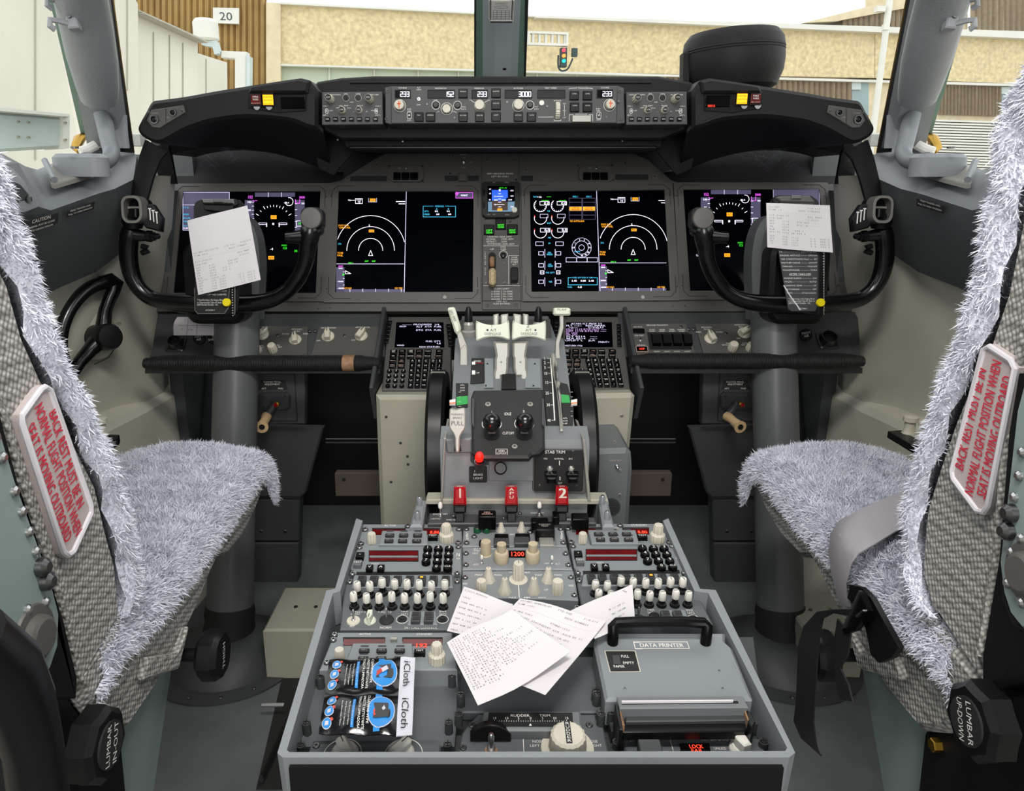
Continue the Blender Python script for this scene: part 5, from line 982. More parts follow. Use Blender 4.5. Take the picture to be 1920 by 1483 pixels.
cdu(zc, (1330, 1790), (1388, 165, 1718, 350), (1398, 1458, 1520, 1583, 1645, 1722), (375, 407), (1548, 1598, 1648, 1698, 1748), (442, 474, 510, 545, 580, 615), (1402, 1454, 1505), (1407, 1468), 'keyboard unit whose small screen shows pinkish ACARS text, beside the flap lever',
    [('ACARS FLT PROF 1/2', 1535, 180, 58, W), ('FLT ---/--   REG MARK', 1530, 194, 74, W), ('--/---       C-FSLU', 1530, 207, 66, W), ('OUT 1113 RTG OUT --:--', 1532, 220, 76, 'e_pinkish'), ('OFF 1118 RTG IN --:--', 1532, 233, 76, 'e_pinkish'), ('IN  1327', 1428, 247, 22, 'e_pinkish'), ('ON  1327', 1428, 259, 22, 'e_pinkish'), ('FLT 0214   ---.-', 1500, 272, 58, W), ('BLK 0214   ---.-', 1500, 286, 58, W), ('UPLIFT L    JLA', 1488, 300, 56, W), ('PRINT>', 1660, 312, 21, W), ('<RETURN 1936', 1440, 338, 34, W)], 1322, 1768, 1)
for s_, (x0, x1) in ((-1, (-.226, -.218)), (1, (.2885, .2965))):
    mb = MB('slate_dark', CF.M); u = (x0 + x1) / 2; mb.slab(rr(u, 0, .008, .245), -.06, .028, .002); tag(mb.build('side_guard', base=(x0, 1.47, .8)), 'upright black guard plate outboard of the keyboard unit by the %s' % ('speed brake lever' if s_ < 0 else 'flap lever'), 'guard plate')
# boxes either side under the keyboards
def bx_(x0, x1, y0, y1, Y, d, m, ch=.004):
    a = atY(x0, y0, Y); b = atY(x1, y1, Y); mb = MB(m, Matrix(((1, 0, 0, 0), (0, 0, -1, 0), (0, 1, 0, 0), (0, 0, 0, 1)))); mb.T = Matrix.Translation((0, Y, 0)) @ Matrix(((1, 0, 0, 0), (0, 0, 1, 0), (0, 1, 0, 0), (0, 0, 0, 1)))
    mb.slab([(a.x, b.z), (b.x, b.z), (b.x, a.z), (a.x, a.z)], -0.0, d) ; return mb
VF = Fr((Xc, 1.36, .6), (0, -1, 0))
def vbox(fr, pts, z0, z1, m, ch=.004): mb = MB(m, fr.M); fpoly(mb, fr, pts, z0, z1, ch); return mb
t = thing('pedestal_side_box', 'grey-beige side box under the keyboard unit that reads PROGRESS', 'side box', VF.w(760, 980)); mb = vbox(VF, [(704, 742), (840, 742), (840, 1100), (718, 1100)], -.3, 0, 'box_beige', .008); screws(mb, VF, [(724, 782), (751, 831), (764, 856), (765, 871), (733, 904)], 3, 0, 'bezel_grey'); mb.build('cover', t)
t = thing('pedestal_side_box', 'pale beige side box under the keyboard unit that shows ACARS text', 'side box', VF.w(1160, 860)); mb = vbox(VF, [(1060, 741), (1185, 738), (1191, 744), (1181, 842), (1060, 846)], -.3, 0, 'box_beige', .008); screws(mb, VF, [(1166, 780)], 4, 0, 'lever_grey'); mb.build('cover', t)
V2 = Fr((Xc, 1.22, .6), (0, -1, 0)); t = thing('speaker_box', 'grey box with a round drilled speaker grille and toggle beside the trim wheel', 'speaker box', V2.w(1150, 980)); mb = vbox(V2, [(1040, 846), (1176, 842), (1184, 850), (1186, 880), (1172, 1090), (1040, 1090)], -.25, 0, 'quad_grey', .008); screws(mb, V2, [(1152, 829), (1162, 928), (1163, 882)], 3, .001, 'lever_grey')
mb.m('radio_grey'); fbox(mb, V2, 1162, 958, 42, 30, 0, .002) if False else None; mb.m('print_pink'); ft(mb, V2, 'MASK TEST', 1155, 863, 2.4, 24, lift=.0006); mb.build('case', t)
mb = MB('slate_dark', V2.M); u, v = V2.uv(1146, 950); q = V2.sc(1146, 950)[0]; mb.cyl(u, v, 0, .002, 17 * q, 28); mb.m('deep_black')
for i in range(-3, 4):
    for j in range(-3, 4):
        if i * i + j * j < 10: mb.cyl(u + (i + (j % 2) * .5) * 4.4 * q, v + j * 4 * q, .002, .0023, 1.0 * q, 8)
mb.build('grille', t); toggle(V2, 1157, 874, 3, t, -.3, 2.4, z=.001)
# ================================================================ throttle quadrant
AF = Fr((Xc, .962, .77), (0, -1, 0)); QF = tilt((Xc, 1.016, .836), 62); UF = tilt((Xc, 1.12, .8826), 63)
TQ = thing('throttle_quadrant', 'grey throttle quadrant with two cream thrust levers between the seats', 'throttle quadrant', (Xc, .97, .6))
Tx = Matrix(((0, 0, 1, 0), (1, 0, 0, 0), (0, 1, 0, 0), (0, 0, 0, 1)))  # local (x,y,z) -> world (Y,Z,X)
mb = MB('quad_grey', Tx); mb.slab([(.985, .40), (.985, .812), (1.07, .8555), (1.17, .9067), (1.20, .907), (1.235, .880), (1.50, .892), (1.50, .45)], -.053, .123)
mb.slab([(.963, .40), (.963, .800), (.968, .811), (.995, .822), (.995, .40)], -.066, .140); mb.build('housing', TQ)
mb = MB('quad_grey', AF.M); fpoly(mb, AF, [(834, 824), (884, 822), (886, 850), (838, 850)], -.08, .004, .002); mb.m('lever_grey')
for P in ([(832, 822), (836, 822), (830, 940), (826, 940)], [(1092, 822), (1098, 826), (1108, 940), (1102, 940)]): fpoly(mb, AF, P, -.08, .008, .001)
mb.m('box_beige'); fpoly(mb, AF, [(800, 937), (1140, 937), (1142, 946), (796, 946)], -.02, .006, .001); mb.build('aft_cover', TQ)
mb = MB('radio_grey', AF.M); fpoly(mb, AF, [(916, 855), (1000, 855), (1000, 902), (916, 902)], 0, .002, .001); mb.m('slate_dark'); fpoly(mb, AF, [(882, 832), (886, 826), (915, 860), (918, 872), (892, 874), (882, 865)], 0, .0015); mb.build('recess_plate', TQ)
# parking brake light, knob, placard
mb = MB('dark_steel', AF.M @ Matrix.Translation((*AF.uv(899, 872, .016), .016)) @ Matrix.Rotation(R(-50), 4, 'X')); mb.cyl(0, 0, -.01, .012, .0070, 20); mb.build('lamp_socket', TQ)
mb = MB('e_red', AF.M @ Matrix.Translation((*AF.uv(899, 860, .028), .028)) @ Matrix.Rotation(R(-50), 4, 'X')); mb.lathe([(.0058, 0), (.0058, .007), (.0048, .011), (.0024, .013)], seg=20, flute=.06, nfl=14); mb.build('parking_brake_light', TQ)
l = bpy.data.lights.new('parking_brake_glow', 'POINT'); l.energy = .03; l.color = (1, .05, .03); l.shadow_soft_size = .006; o = bpy.data.objects.new('parking_brake_glow', l); COL.objects.link(o); o.location = AF.w(899, 848) + Vector((0, -.06, .012))
mb = MB('satin_black', AF.M @ Matrix.Translation((*AF.uv(938, 880), 0)) @ Matrix.Rotation(R(-25), 4, 'X')); mb.lathe([(.0075, 0), (.0075, .012), (.0085, .013), (.0085, .026), (.007, .028)], seg=24); mb.build('black_knob', TQ)
mb = MB('print_dark', AF.M); fbox(mb, AF, 896.5, 890, 34, 30, 0, .002, .0005, 3); mb.m('print_white')
for i, s in enumerate(('PARK', 'BRAKE', 'LIGHT')): ft(mb, AF, s, 896.5, 883.5 + i * 6.5, 4.2, (15, 18, 18)[i], lift=.0024)
mb.build('placard', TQ)
# stabiliser trim panel
mb = MB('panel_grey', AF.M); fpoly(mb, AF, [(998, 846), (1003, 842), (1096, 842), (1100, 848), (1100, 922), (1094, 927), (1003, 924), (998, 918)], 0, .002, .001); mb.m('print_dark'); fbox(mb, AF, 1048, 883, 92, 78, .002, .004, .001, 5); mb.m('print_white')
for st, x, y, w_, h in (('STAB TRIM', 1041, 847.5, 38, 5.6), ('PRI', 1023, 860, 7, 3), ('NORMAL', 1048, 860, 18, 3), ('B/U', 1070, 860, 7, 3), ('CUT', 1050, 906, 8, 3.2), ('OUT', 1050, 911, 8, 3)): ft(mb, AF, st, x, y, h, w_, lift=.0044)
fline(mb, AF, [(1049, 864), (1049, 872)], 1.6, .0044); fline(mb, AF, [(1050, 894), (1050, 900)], 1.6, .0044)
screws(mb, AF, [(1010, 849), (1075, 848), (1012, 912), (1081, 912)], 3.6, .004, 'dark_steel'); mb.build('trim_panel', TQ)
for x in (1031, 1071):
    mb = MB('gloss_black', AF.M); u, v = AF.uv(x + 2, 889, .01); q = AF.sc(x, 880)[0]; mb.box(u, v, .010, 22 * q, 6 * q, .012, .001); mb.box(u, v - 7 * q, .014, 16 * q, 12 * q, .016, .002); mb.build('switch_guard', TQ); toggle(AF, x, 878, 4, TQ, .1, 2, z=.004, tip='lever_grey')
# start lever panel
QP = Fr(QF.o + QF.n * .010, QF.n)
mb = MB('panel_black', QP.M); P = [(888, 730), (1018, 728), (1020, 744), (1022, 838), (1012, 848), (998, 850), (992, 857), (900, 857), (893, 850), (885, 846), (883, 744)]; fpoly(mb, QP, P, -.009, 0, .003); mb.m('slate_dark'); fpoly(mb, QP, [(885, 745), (889, 749), (889, 800), (885, 795)], 0, .004); fpoly(mb, QP, [(1016, 745), (1020, 749), (1020, 800), (1016, 795)], 0, .004)
mb.m('print_white')
for st, x, y, w_, h in (('IDLE', 952, 776, 13, 5), ('1', 922, 772, 2, 4), ('2', 982, 771, 4, 4), ('CUTOFF', 953, 812, 22, 4.6), ('HORN', 940.5, 845.5, 12, 3.4), ('CUTOUT', 940.5, 850, 18, 3.4)): ft(mb, QP, st, x, y, h, w_, lift=.0005)
fline(mb, QP, [(930, 852), (930, 842), (951, 842), (951, 852)], .9)
for x in (922, 983): u, v = QP.uv(x, 795); q = QP.sc(x, 795)[0]; mb.ring(circ(u, v, 18.4 * q, 36), circ(u, v, 17.4 * q, 36), 0, .0006)
screws(mb, QP, [(915, 757), (994, 757), (965, 836)], 5.5, 0, 'lever_grey'); mb.build('start_lever_panel', TQ)
for x in (922, 983):
    u, v = QP.uv(x, 812); q = QP.sc(x, 795)[0]; mb = MB('deep_black', QP.M); mb.slab(rr(u, v + .002, .022, .030, .01, 5), 0, .001); mb.m('quad_grey'); mb.box(u, v + .004, .008, .010, .012, .018, .002); o = mb.build('start_lever', TQ)
    mb = MB('gloss_wheel', QP.M @ Matrix.Translation((u, v - .002, .022)) @ Matrix.Rotation(R(20), 4, 'X')); mb.lathe([(.005, -.012), (.011, -.006), (.0125, .0), (.0125, .006), (.010, .012), (.006, .0155), (.002, .0165)], seg=28); mb.build('knob', o)
# parking brake handle
mb = MB('lever_grey', AF.M)
PBF = Fr(AF.w(858, 800) + Vector((0, -.012, 0)), (0, -1, .25)); mb = MB('lever_grey', PBF.M)
o = spline([(847, 766), (856, 768), (864, 765), (872, 767), (873, 790), (872, 803), (866, 812), (862, 822), (861, 846), (854, 846), (853, 822), (849, 812), (843, 803), (842, 790), (843, 768), (847, 766)], 3); fpoly(mb, PBF, [(p.x, p.y) for p in o][:-1], 0, .005, .0015); mb.m('ink')
for i, (s, h, w_) in enumerate((('PARKING', 4, 24), ('BRAKE', 4, 17), ('PULL', 8, 24))): ft(mb, PBF, s, 857.5, (777, 783.5, 793.5)[i], h, w_, lift=.0054)
mb.build('parking_brake_lever', TQ); mb = MB('deep_black', AF.M); fpoly(mb, AF, [(853, 834), (863, 834), (865, 846), (851, 846)], .004, .0046); mb.build('lever_slot', TQ)
# upper surfaces : scales
mb = MB('print_dark', UF.M); fpoly(mb, UF, [(884, 671), (908, 671), (909, 716), (882, 718)], 0, .002, .0005); mb.m('print_white'); ft(mb, UF, 'ARMED', 895, 677, 3, 14, lift=.0025); fbox(mb, UF, 888, 680.5, 6, 5, .002, .003); fbox(mb, UF, 888, 698, 6, 7, .002, .003); ft(mb, UF, 'UP', 896, 699, 2.6, 6, lift=.0025); mb.m('red_cloth'); fline(mb, UF, [(892, 680.5), (906, 680.5)], 1, .0025); mb.build('speed_brake_scale', TQ)
for a, b, c, d, sx in ((909, 925, 925, 908, 914), (986, 1012, 1014, 985, 1003)): mb = MB('radio_grey', UF.M); fpoly(mb, UF, [(a, 672), (b, 672), (c, 727), (d, 727)], 0, .001); screws(mb, UF, [(sx, 681), (sx - 3, 722)], 1.8, .001); mb.build('gutter_plate', TQ)
for fr in (UF,):
    mb = MB('deep_black', UF.M); fpoly(mb, UF, [(941, 700), (967, 700), (968, 728), (940, 728)], 0, .004, .001); mb.build('lever_slot', TQ)
SCF = [(1016, 672), (1040, 672), (1046, 720), (1052, 770), (1050, 818), (1026, 818), (1022, 770), (1018, 720)]
SF = tilt(UF.w(1030, 727) , 62)
mb = MB('print_dark', SF.M); fpoly(mb, SF, SCF, -.01, .003, .001); mb.m('print_white')
for st, y, x in (('1', 672, 1021), ('2', 680, 1021.5), ('5', 689, 1022), ('10', 700, 1023), ('15', 717, 1025), ('25', 737, 1026), ('30', 759, 1028), ('40', 788, 1029.5)): ft(mb, SF, st, x, y, 5.2, 3.4 * len(st), lift=.0034); fline(mb, SF, [(x + 5, y), (x + 9, y)], .9, .0034)
fline(mb, SF, [(1032, 672), (1036, 720), (1040, 788)], 2, .0033)
ft(mb, SF, 'FLAP', 1037, 808, 4.6, 14, lift=.0034); ft(mb, SF, 'DOWN', 1037, 814, 4.6, 17, lift=.0034); mb.build('flap_scale', TQ)
mb = MB('lever_grey', SF.M)
pts = [(1033, 660), (1041, 662), (1043, 672), (1046, 680), (1041, 690), (1047, 700), (1044, 712), (1051, 716), (1047, 728), (1053, 740), (1052, 765), (1056, 790), (1056, 806), (1050, 806), (1048, 770), (1044, 730), (1038, 700), (1034, 675)]
fpoly(mb, SF, pts, .004, .012, .002); mb.build('flap_gate', TQ)
for s_, L, gr in ((-1, [(855, 718), (878, 718), (877, 762), (855, 762)], [(856, 744), (877, 742), (877, 757), (856, 760)]), (1, [(1050, 716), (1064, 720), (1076, 760), (1074, 798), (1056, 796), (1052, 740)], [(1051, 739), (1067, 741), (1069, 755), (1053, 755)])):
    mb = MB('print_dark', SF.M); fpoly(mb, SF, L, -.01, .002, .0005); mb.m('green_band'); fpoly(mb, SF, gr, .002, .0026); mb.m('print_white')
    xr = 860 if s_ < 0 else 1070
    for k in range(6): fline(mb, SF, [(xr, 735 + k * 9), (xr + 4, 735 + k * 9)], .7, .003)
    if s_ < 0:
        for k, s in enumerate(('APL', 'NOSE', 'DOWN')): ft(mb, SF, s, 867, 722 + k * 5, 2.4, 9, lift=.003)
    else:
        for k, s in enumerate(('APL', 'NOSE', 'UP')): ft(mb, SF, s, 1060, 764 + k * 5 + 20, 2.4, 9, lift=.003)
    mb.build('trim_scale', TQ)
    mb = MB('orange_paint', SF.M); x = 848 if s_ < 0 else 1076; mb.m('print_white'); fpoly(mb, SF, [(x - 5, 750), (x + 6, 748), (x + 6, 758), (x - 5, 758)], .003, .006); mb.m('orange_paint'); fpoly(mb, SF, [(x - 5, 755), (x + 6, 754), (x + 6, 756), (x - 5, 757)], .006, .0064); mb.build('trim_pointer', TQ)
# forward panel with sockets
FWf = tilt((Xc, 1.35, .886), 86)
mb = MB('panel_grey', FWf.M); fpoly(mb, FWf, [(862, 600), (1032, 598), (1036, 664), (852, 664)], -.02, .003, .001); screws(mb, FWf, [(856, 650), (1030, 652), (910, 604), (1026, 642)], 2.6, .003); mb.build('forward_panel', TQ)
for x in (879, 1008): 
    u, v = FWf.uv(x, 650, .003); mb = MB('lever_grey', FWf.M); mb.lathe([(.010, .0), (.010, .012), (.012, .014), (.012, .028), (.009, .030), (.009, .04), (.006, .045)], u, v, .003, 20); mb.m('satin_black'); mb.lathe([(.007, .045), (.006, .062), (.003, .07)], u, v, .003, 14); mb.build('lamp_socket', TQ)
button(FWf, 911, 652, 22, 10, TQ, 'gloss_black', z=.003, H=.012)
# thrust levers
LF = tilt(atY(957, 620, 1.11), 12)
for k, (x0, s_) in enumerate(((924, 1), (992, -1))):
    f = lambda p: p if k == 0 else (957.5 * 2 - p[0] + 1, p[1])
    mb = MB('lever_grey', LF.M)
    o = [f(p) for p in ((925, 640), (928, 655), (930, 668), (928, 672), (928, 692), (926, 697), (925, 728), (940, 728), (941, 706), (950, 706), (953, 690), (953, 672), (955, 668), (955, 640))]
    fpoly(mb, LF, o, -.022, .004, .003); screws(mb, LF, [f((940, 679))], 1.8, .004); A = mb.build('thrust_lever', TQ)
    mb = MB('lever_grey', LF.M); 
    for a, b in ((925, 935), (939, 953)): fpoly(mb, LF, [f(p) for p in ((a, 590), (b, 588), (b, 612), (a, 612))], -.05, -.018, .002)
    mb.build('reverse_lever', A)
    mb = MB('lever_cream', LF.M); sp = spline([(893, 601), (904, 606), (920, 609), (938, 608), (950, 603), (954, 601), (955.5, 620), (955, 637), (940, 633), (920, 632), (905, 635), (894, 639), (892.5, 630), (892, 612), (893, 601)], 3)
    fpoly(mb, LF, [f((p.x, p.y)) for p in sp][:-1], -.012, .012, .002)
    xx = f((922 if k == 0 else 926, 0))[0]; mb.m('ink'); ft(mb, LF, str(k + 1), xx, 610.5, 6.5, 4 if k == 0 else 6, lift=.0124); ft(mb, LF, 'A/T', xx + (3 if k == 0 else 1), 619, 5, 12, lift=.0124); ft(mb, LF, 'DISENGAGE', xx + 2, 625.8, 5, 31, lift=.0124); u, v = LF.uv(f((914, 0))[0] if k == 0 else 1004, 619, .0124); mb.cyl(u, v, .012, .0126, .0016); mb.build('handle', A)
# speed brake and flap levers
B1 = tilt(atY(866, 680, 1.12), 8)
mb = MB('lever_grey', B1.M); fpoly(mb, B1, [(863, 655), (871, 645), (876, 652), (877, 705), (862, 705)], -.012, 0, .001); fpoly(mb, B1, [(855, 618), (862, 615), (876, 648), (877, 660), (864, 662)], -.010, -.002, .001); A = mb.build('speed_brake_lever', TQ)
mb = MB('lever_cream', B1.M); fpoly(mb, B1, [(839, 580), (841, 577), (850, 576), (853, 579), (864, 615), (863, 622), (857, 628), (852, 622)], -.014, .003, .003); mb.m('ink'); ft(mb, B1, 'SPD BRK', 849.5, 592, 4.6, 24, ang=R(-66), lift=.0035); mb.build('handle', A)
mb = MB('print_dark', B1.M); fpoly(mb, B1, [(865.5, 684), (865.5, 695), (873, 689.5)], 0, .0006); mb.build('arrow_mark', A)
B2 = tilt(atY(1052, 620, 1.14), 8)
mb = MB('lever_grey', B2.M); sp = [(1049, 590), (1057, 590), (1057, 615), (1053, 630), (1049, 645), (1050, 665), (1055, 690), (1048, 706), (1043, 690), (1041, 665), (1042, 640), (1047, 625), (1050, 610)]; fpoly(mb, B2, sp, -.010, 0, .001); A = mb.build('flap_lever', TQ)
mb = MB('lever_cream', B2.M); fpoly(mb, B2, [(1039, 579), (1042, 577.5), (1067, 577.5), (1070, 580), (1070, 590), (1067, 592), (1041, 592), (1038, 589)], -.016, .006, .003); mb.m('ink'); ft(mb, B2, 'FLAP', 1053.5, 580.5, 3.2, 18, lift=.0063); mb.build('handle', A)
# trim wheels
for s_, xw in ((-1, Xc - .119), (1, Xc + .123)):
    T_ = Matrix.Translation((xw, 1.205, .715)) @ Matrix.Rotation(R(90), 4, 'Y')
    mb = MB('satin_black', T_); mb.lathe([(.108, -.015), (.128, -.015), (.133, -.010), (.133, .010), (.128, .015), (.108, .015), (.105, .004), (.03, .004), (.03, -.004), (.105, -.004), (.108, -.015)], seg=72); W_ = mb.build('trim_wheel', TQ)
    mb = MB('lever_grey', T_); mb.slab([(-.126, .002), (-.126, -.004), (-.1335, -.004), (-.1335, .002)], -.012, .012); mb.build('white_mark', W_) if s_ > 0 else mb.build('white_mark', W_)
# ================================================================ aisle stand
PN = Vector((0, -math.sin(R(6.8)), math.cos(R(6.8)))); P_O = Vector((Xc, .539, .671))
RF = Fr(P_O, PN); PA = Fr(P_O - PN * .012, PN); PB = Fr(P_O - PN * .034, PN)
ST = thing('aisle_stand', 'grey aisle stand with a raised rim holding the radio panels between the seats', 'console', (Xc, .75, FZ))
def rimz(pts_o, pts_i, name):
    mb = MB('stand_grey', RF.M); o = RF.P(pts_o); i = RF.P(pts_i); n = len(o)
    vs = []; fs = []
    for pts, z in ((o, -.55), (o, -.004), (off(ccw(o), .003) if 0 else o, 0), (i, 0), (i, -.05)): vs += [(a, b, z) for a, b in pts]
    return vs, fs, n
# outline of the rim: outer and inner edges, front to back
Lo = [(668, 972), (628, 1104), (612, 1107), (520, 1412), (530, 1420)]; Ro = [(1480, 1420), (1491, 1411), (1342, 1106), (1313, 1104), (1253, 972)]
Li = [(680, 976), (638, 1108), (624, 1113), (538, 1406), (542, 1410)]; Ri = [(1472, 1408), (1476, 1402), (1328, 1112), (1302, 1108), (1243, 976)]
o = RF.P(Lo + Ro); i = RF.P(Li + Ri); n = len(o); mb = MB('stand_grey', RF.M)
H = -.56
vs = [(a, b, H) for a, b in o] + [(a, b, -.003) for a, b in o] + [(a * .998 + c * .002, b * .998 + d * .002, 0) for (a, b), (c, d) in zip(o, i)] + [(a, b, 0) for a, b in i] + [(a, b, -.045) for a, b in i]; fs = []
for r in range(4):
    for k in range(n - 1): fs.append((r * n + k, r * n + k + 1, (r + 1) * n + k + 1, (r + 1) * n + k))
mb.add(vs, fs); mb.m('slate_dark').add([(a, b, -.046) for a, b in i], [tuple(range(n))]); mb.build('rim_and_body', ST)
mb = MB('hood_black'); a, b = RF.w(533, 1421), RF.w(1478, 1421); mb.add([a + Vector((.004, -.003, -.008)), b + Vector((-.004, -.003, -.008)), b + Vector((-.004, -.003, -.5)), a + Vector((.004, -.003, -.5)), a + Vector((.004, .004, -.008)), b + Vector((-.004, .004, -.008)), b + Vector((-.004, .004, -.5)), a + Vector((.004, .004, -.5))], [(0, 1, 2, 3), (4, 5, 6, 7), (0, 1, 5, 4), (1, 2, 6, 5), (2, 3, 7, 6), (3, 0, 4, 7)]); mb.build('aft_cover', ST)  # added black sheet: the shade on the stand's aft face, put into its colour
for P, L in (([(781, 938), (800, 936), (792, 985), (768, 985)], ((787, 938), (783, 966))), ([(1122, 936), (1140, 938), (1152, 985), (1130, 985)], ((1129, 936), (1138, 965)))):
    mb = MB('stand_grey', RF.M); fpoly(mb, RF, P, -.06, .004, .003)
    for x, y in L: u, v = RF.uv(x, y + 8, .004); q = RF.sc(x, y)[0] * 5.4; mb.m('stand_grey').lathe([(q, .004), (q, .014), (q * .8, .016)], u, v, 0, 16); mb.m('steel').lathe([(q * .75, .0155), (q * .6, .017)], u, v, 0, 12)
    mb.build('front_cheek', ST)
zp = lambda x, y: (640 + x / 5.297, 900 + y / 5.297)
zq = lambda x, y: (960 + x / 5.0526, 900 + y / 5.0526)
zs = lambda x, y: (500 + x / 4.3636, 1120 + y / 4.3636)
zt = lambda x, y: (860 + x / 3, 1120 + y / 3)
def unit(fr, pts, label, m='radio_grey', d=.03, name='radio_panel', cat='radio panel', group=None, ch=.0015):
    t = thing(name, label, cat, fr.w(*pts[-1]), group); mb = MB(m, fr.M); fpoly(mb, fr, pts, -d, 0, ch); return t, mb
def dz(mb, fr, zz, pts, r=4.2):  # quarter-turn fasteners
    for x, y in pts:
        X, Y = zz(x, y); u, v = fr.uv(X, Y, .002); q = fr.sc(X, Y)[0] * r; mb.m('slate_dark').lathe([(q * 1.25, 0), (q * 1.25, .001)], u, v, 0, 16); mb.m('steel').lathe([(q, .001), (q, .002), (q * .8, .0028)], u, v, 0, 14); mb.m('deep_black').box(u, v, .003, q * 1.3, q * .3, .0006); mb.box(u, v, .003, q * .3, q * 1.3, .0006)
def T_(mb, fr, zz, L, lift=.0005, m='print_white'):
    mb.m(m)
    for st, x, y, h, w_ in L: ft(mb, fr, st, *zz(x, y), h, w_, lift=lift)
def window(t, fr, zz, x0, y0, x1, y1, m='red_window', sep=None, txt=None, name='display_window'):
    a, b = zz(x0, y0), zz(x1, y1); mb = MB('deep_black', fr.M); P = [zz(x0, y0), zz(x1, y0), zz(x1, y1), zz(x0, y1)]; P = [(a[0], a[1]), (b[0], a[1]), (b[0], b[1]), (a[0], b[1])]
    fpoly(mb, fr, [(a[0] - 1.5, a[1] - 1.5), (b[0] + 1.5, a[1] - 1.5), (b[0] + 1.5, b[1] + 1), (a[0] - 1.5, b[1] + 1)], 0, .0008); mb.m(m); fpoly(mb, fr, P, .0008, .0012)
    if sep: y = a[1] + (b[1] - a[1]) * sep; mb.m('radio_grey'); fpoly(mb, fr, [(a[0], y - 1.2), (b[0], y - 1.2), (b[0], y + 1.4), (a[0], y + 1.4)], .0012, .0022)
    if txt: mb.m('e_seg'); ft(mb, fr, txt, (a[0] + b[0]) / 2, (a[1] + b[1]) / 2, (b[1] - a[1]) * .72, (b[0] - a[0]) * .92, lift=.0016, bold=.03)
    mb.build(name, t)
# ---- fire panel
FP = Fr(P_O - PN * .006, PN); t, mb = unit(FP, [zp(870, 325), zq(785, 352), zq(800, 405), zp(855, 432)], 'dark grey engine fire panel with three red pull handles marked 1, APU and 2', 'slate_dark', name='fire_panel', cat='fire panel')
T_(mb, FP, zp, [('OVHT DET', 985, 338, 2.8, 28), ('L BOTTLE', 935, 385, 2.4, 18), ('WHEEL WELL', 1100, 395, 2.4, 22)]); T_(mb, FP, zq, [('OVHT DET', 240, 312, 2.8, 26), ('SQUIBS', 575, 372, 2.6, 22), ('TEST', 600, 388, 2.4, 12)]); dz(mb, FP, zp, [(1115, 352), (1612, 372), (1775, 325)], 3); mb.build('panel', t)
toggle(FP, *zp(985, 355), 4.2, t, .1, 6, 'steel', tip='white_plastic'); toggle(FP, *zq(258, 335), 4.2, t, .1, 6, 'steel', tip='white_plastic'); toggle(FP, *zq(703, 390), 3, t, .0, 5, 'steel')
button(FP, *zp(1448, 330), 33, 13, t, 'gloss_black', 'FIRE\nWARN', 'print_pink', 2.4, H=.02, name='fire_light', r=2); button(FP, *zq(645, 340), 31, 13, t, 'gloss_black', H=.016, name='fire_light', r=2); button(FP, *zq(262, 378), 32, 10, t, 'gloss_black', H=.012, name='fire_light', r=2); button(FP, *zq(415, 322), 12, 12, t, 'gloss_black', H=.012, name='fire_light', r=2)
mb = MB('print_dark', FP.M)
for x, y, s in ((862, 975, '1'), (959, 975, 'APU'), (1054, 973, '2')):
    HF = Fr(FP.w(x, y) , (0, -1, .22)); yb = y; dx = (-1 if s == '1' else 1) * (0 if s == 'APU' else 0)
    mb = MB('satin_black', HF.M); fpoly(mb, HF, [(x - 8, 962), (x + 8, 962), (x + 8, yb + 4), (x - 8, yb + 4)], -.006, .006, .001); fpoly(mb, HF, [(x - 12, 949), (x + 12, 949), (x + 11.5, 962), (x - 11.5, 962)], -.008, .008, .002); hh = mb.build('fire_handle', t)
    mb = MB('red_gloss', HF.M); fpoly(mb, HF, [(x - 11, 914), (x + 11, 914), (x + 12.5, 948), (x - 12.5, 948)], -.008, .010, .003)
    mb.m('knob_cream'); 
    if s == 'APU':
        for k, c in enumerate('APU'): ft(mb, HF, c, x, 917.5 + k * 7.2, 5.4, 9, lift=.0104, bold=.02)
    else: ft(mb, HF, s, x, 924.5, 18, 9 if s == '1' else 15, lift=.0104, bold=.07)
    ft(mb, HF, 'DISCH', x, 911.5 + 0, 2, 10, lift=.0104); mb.build('red_grip', hh)
mb = MB('print_dark', FP.M)
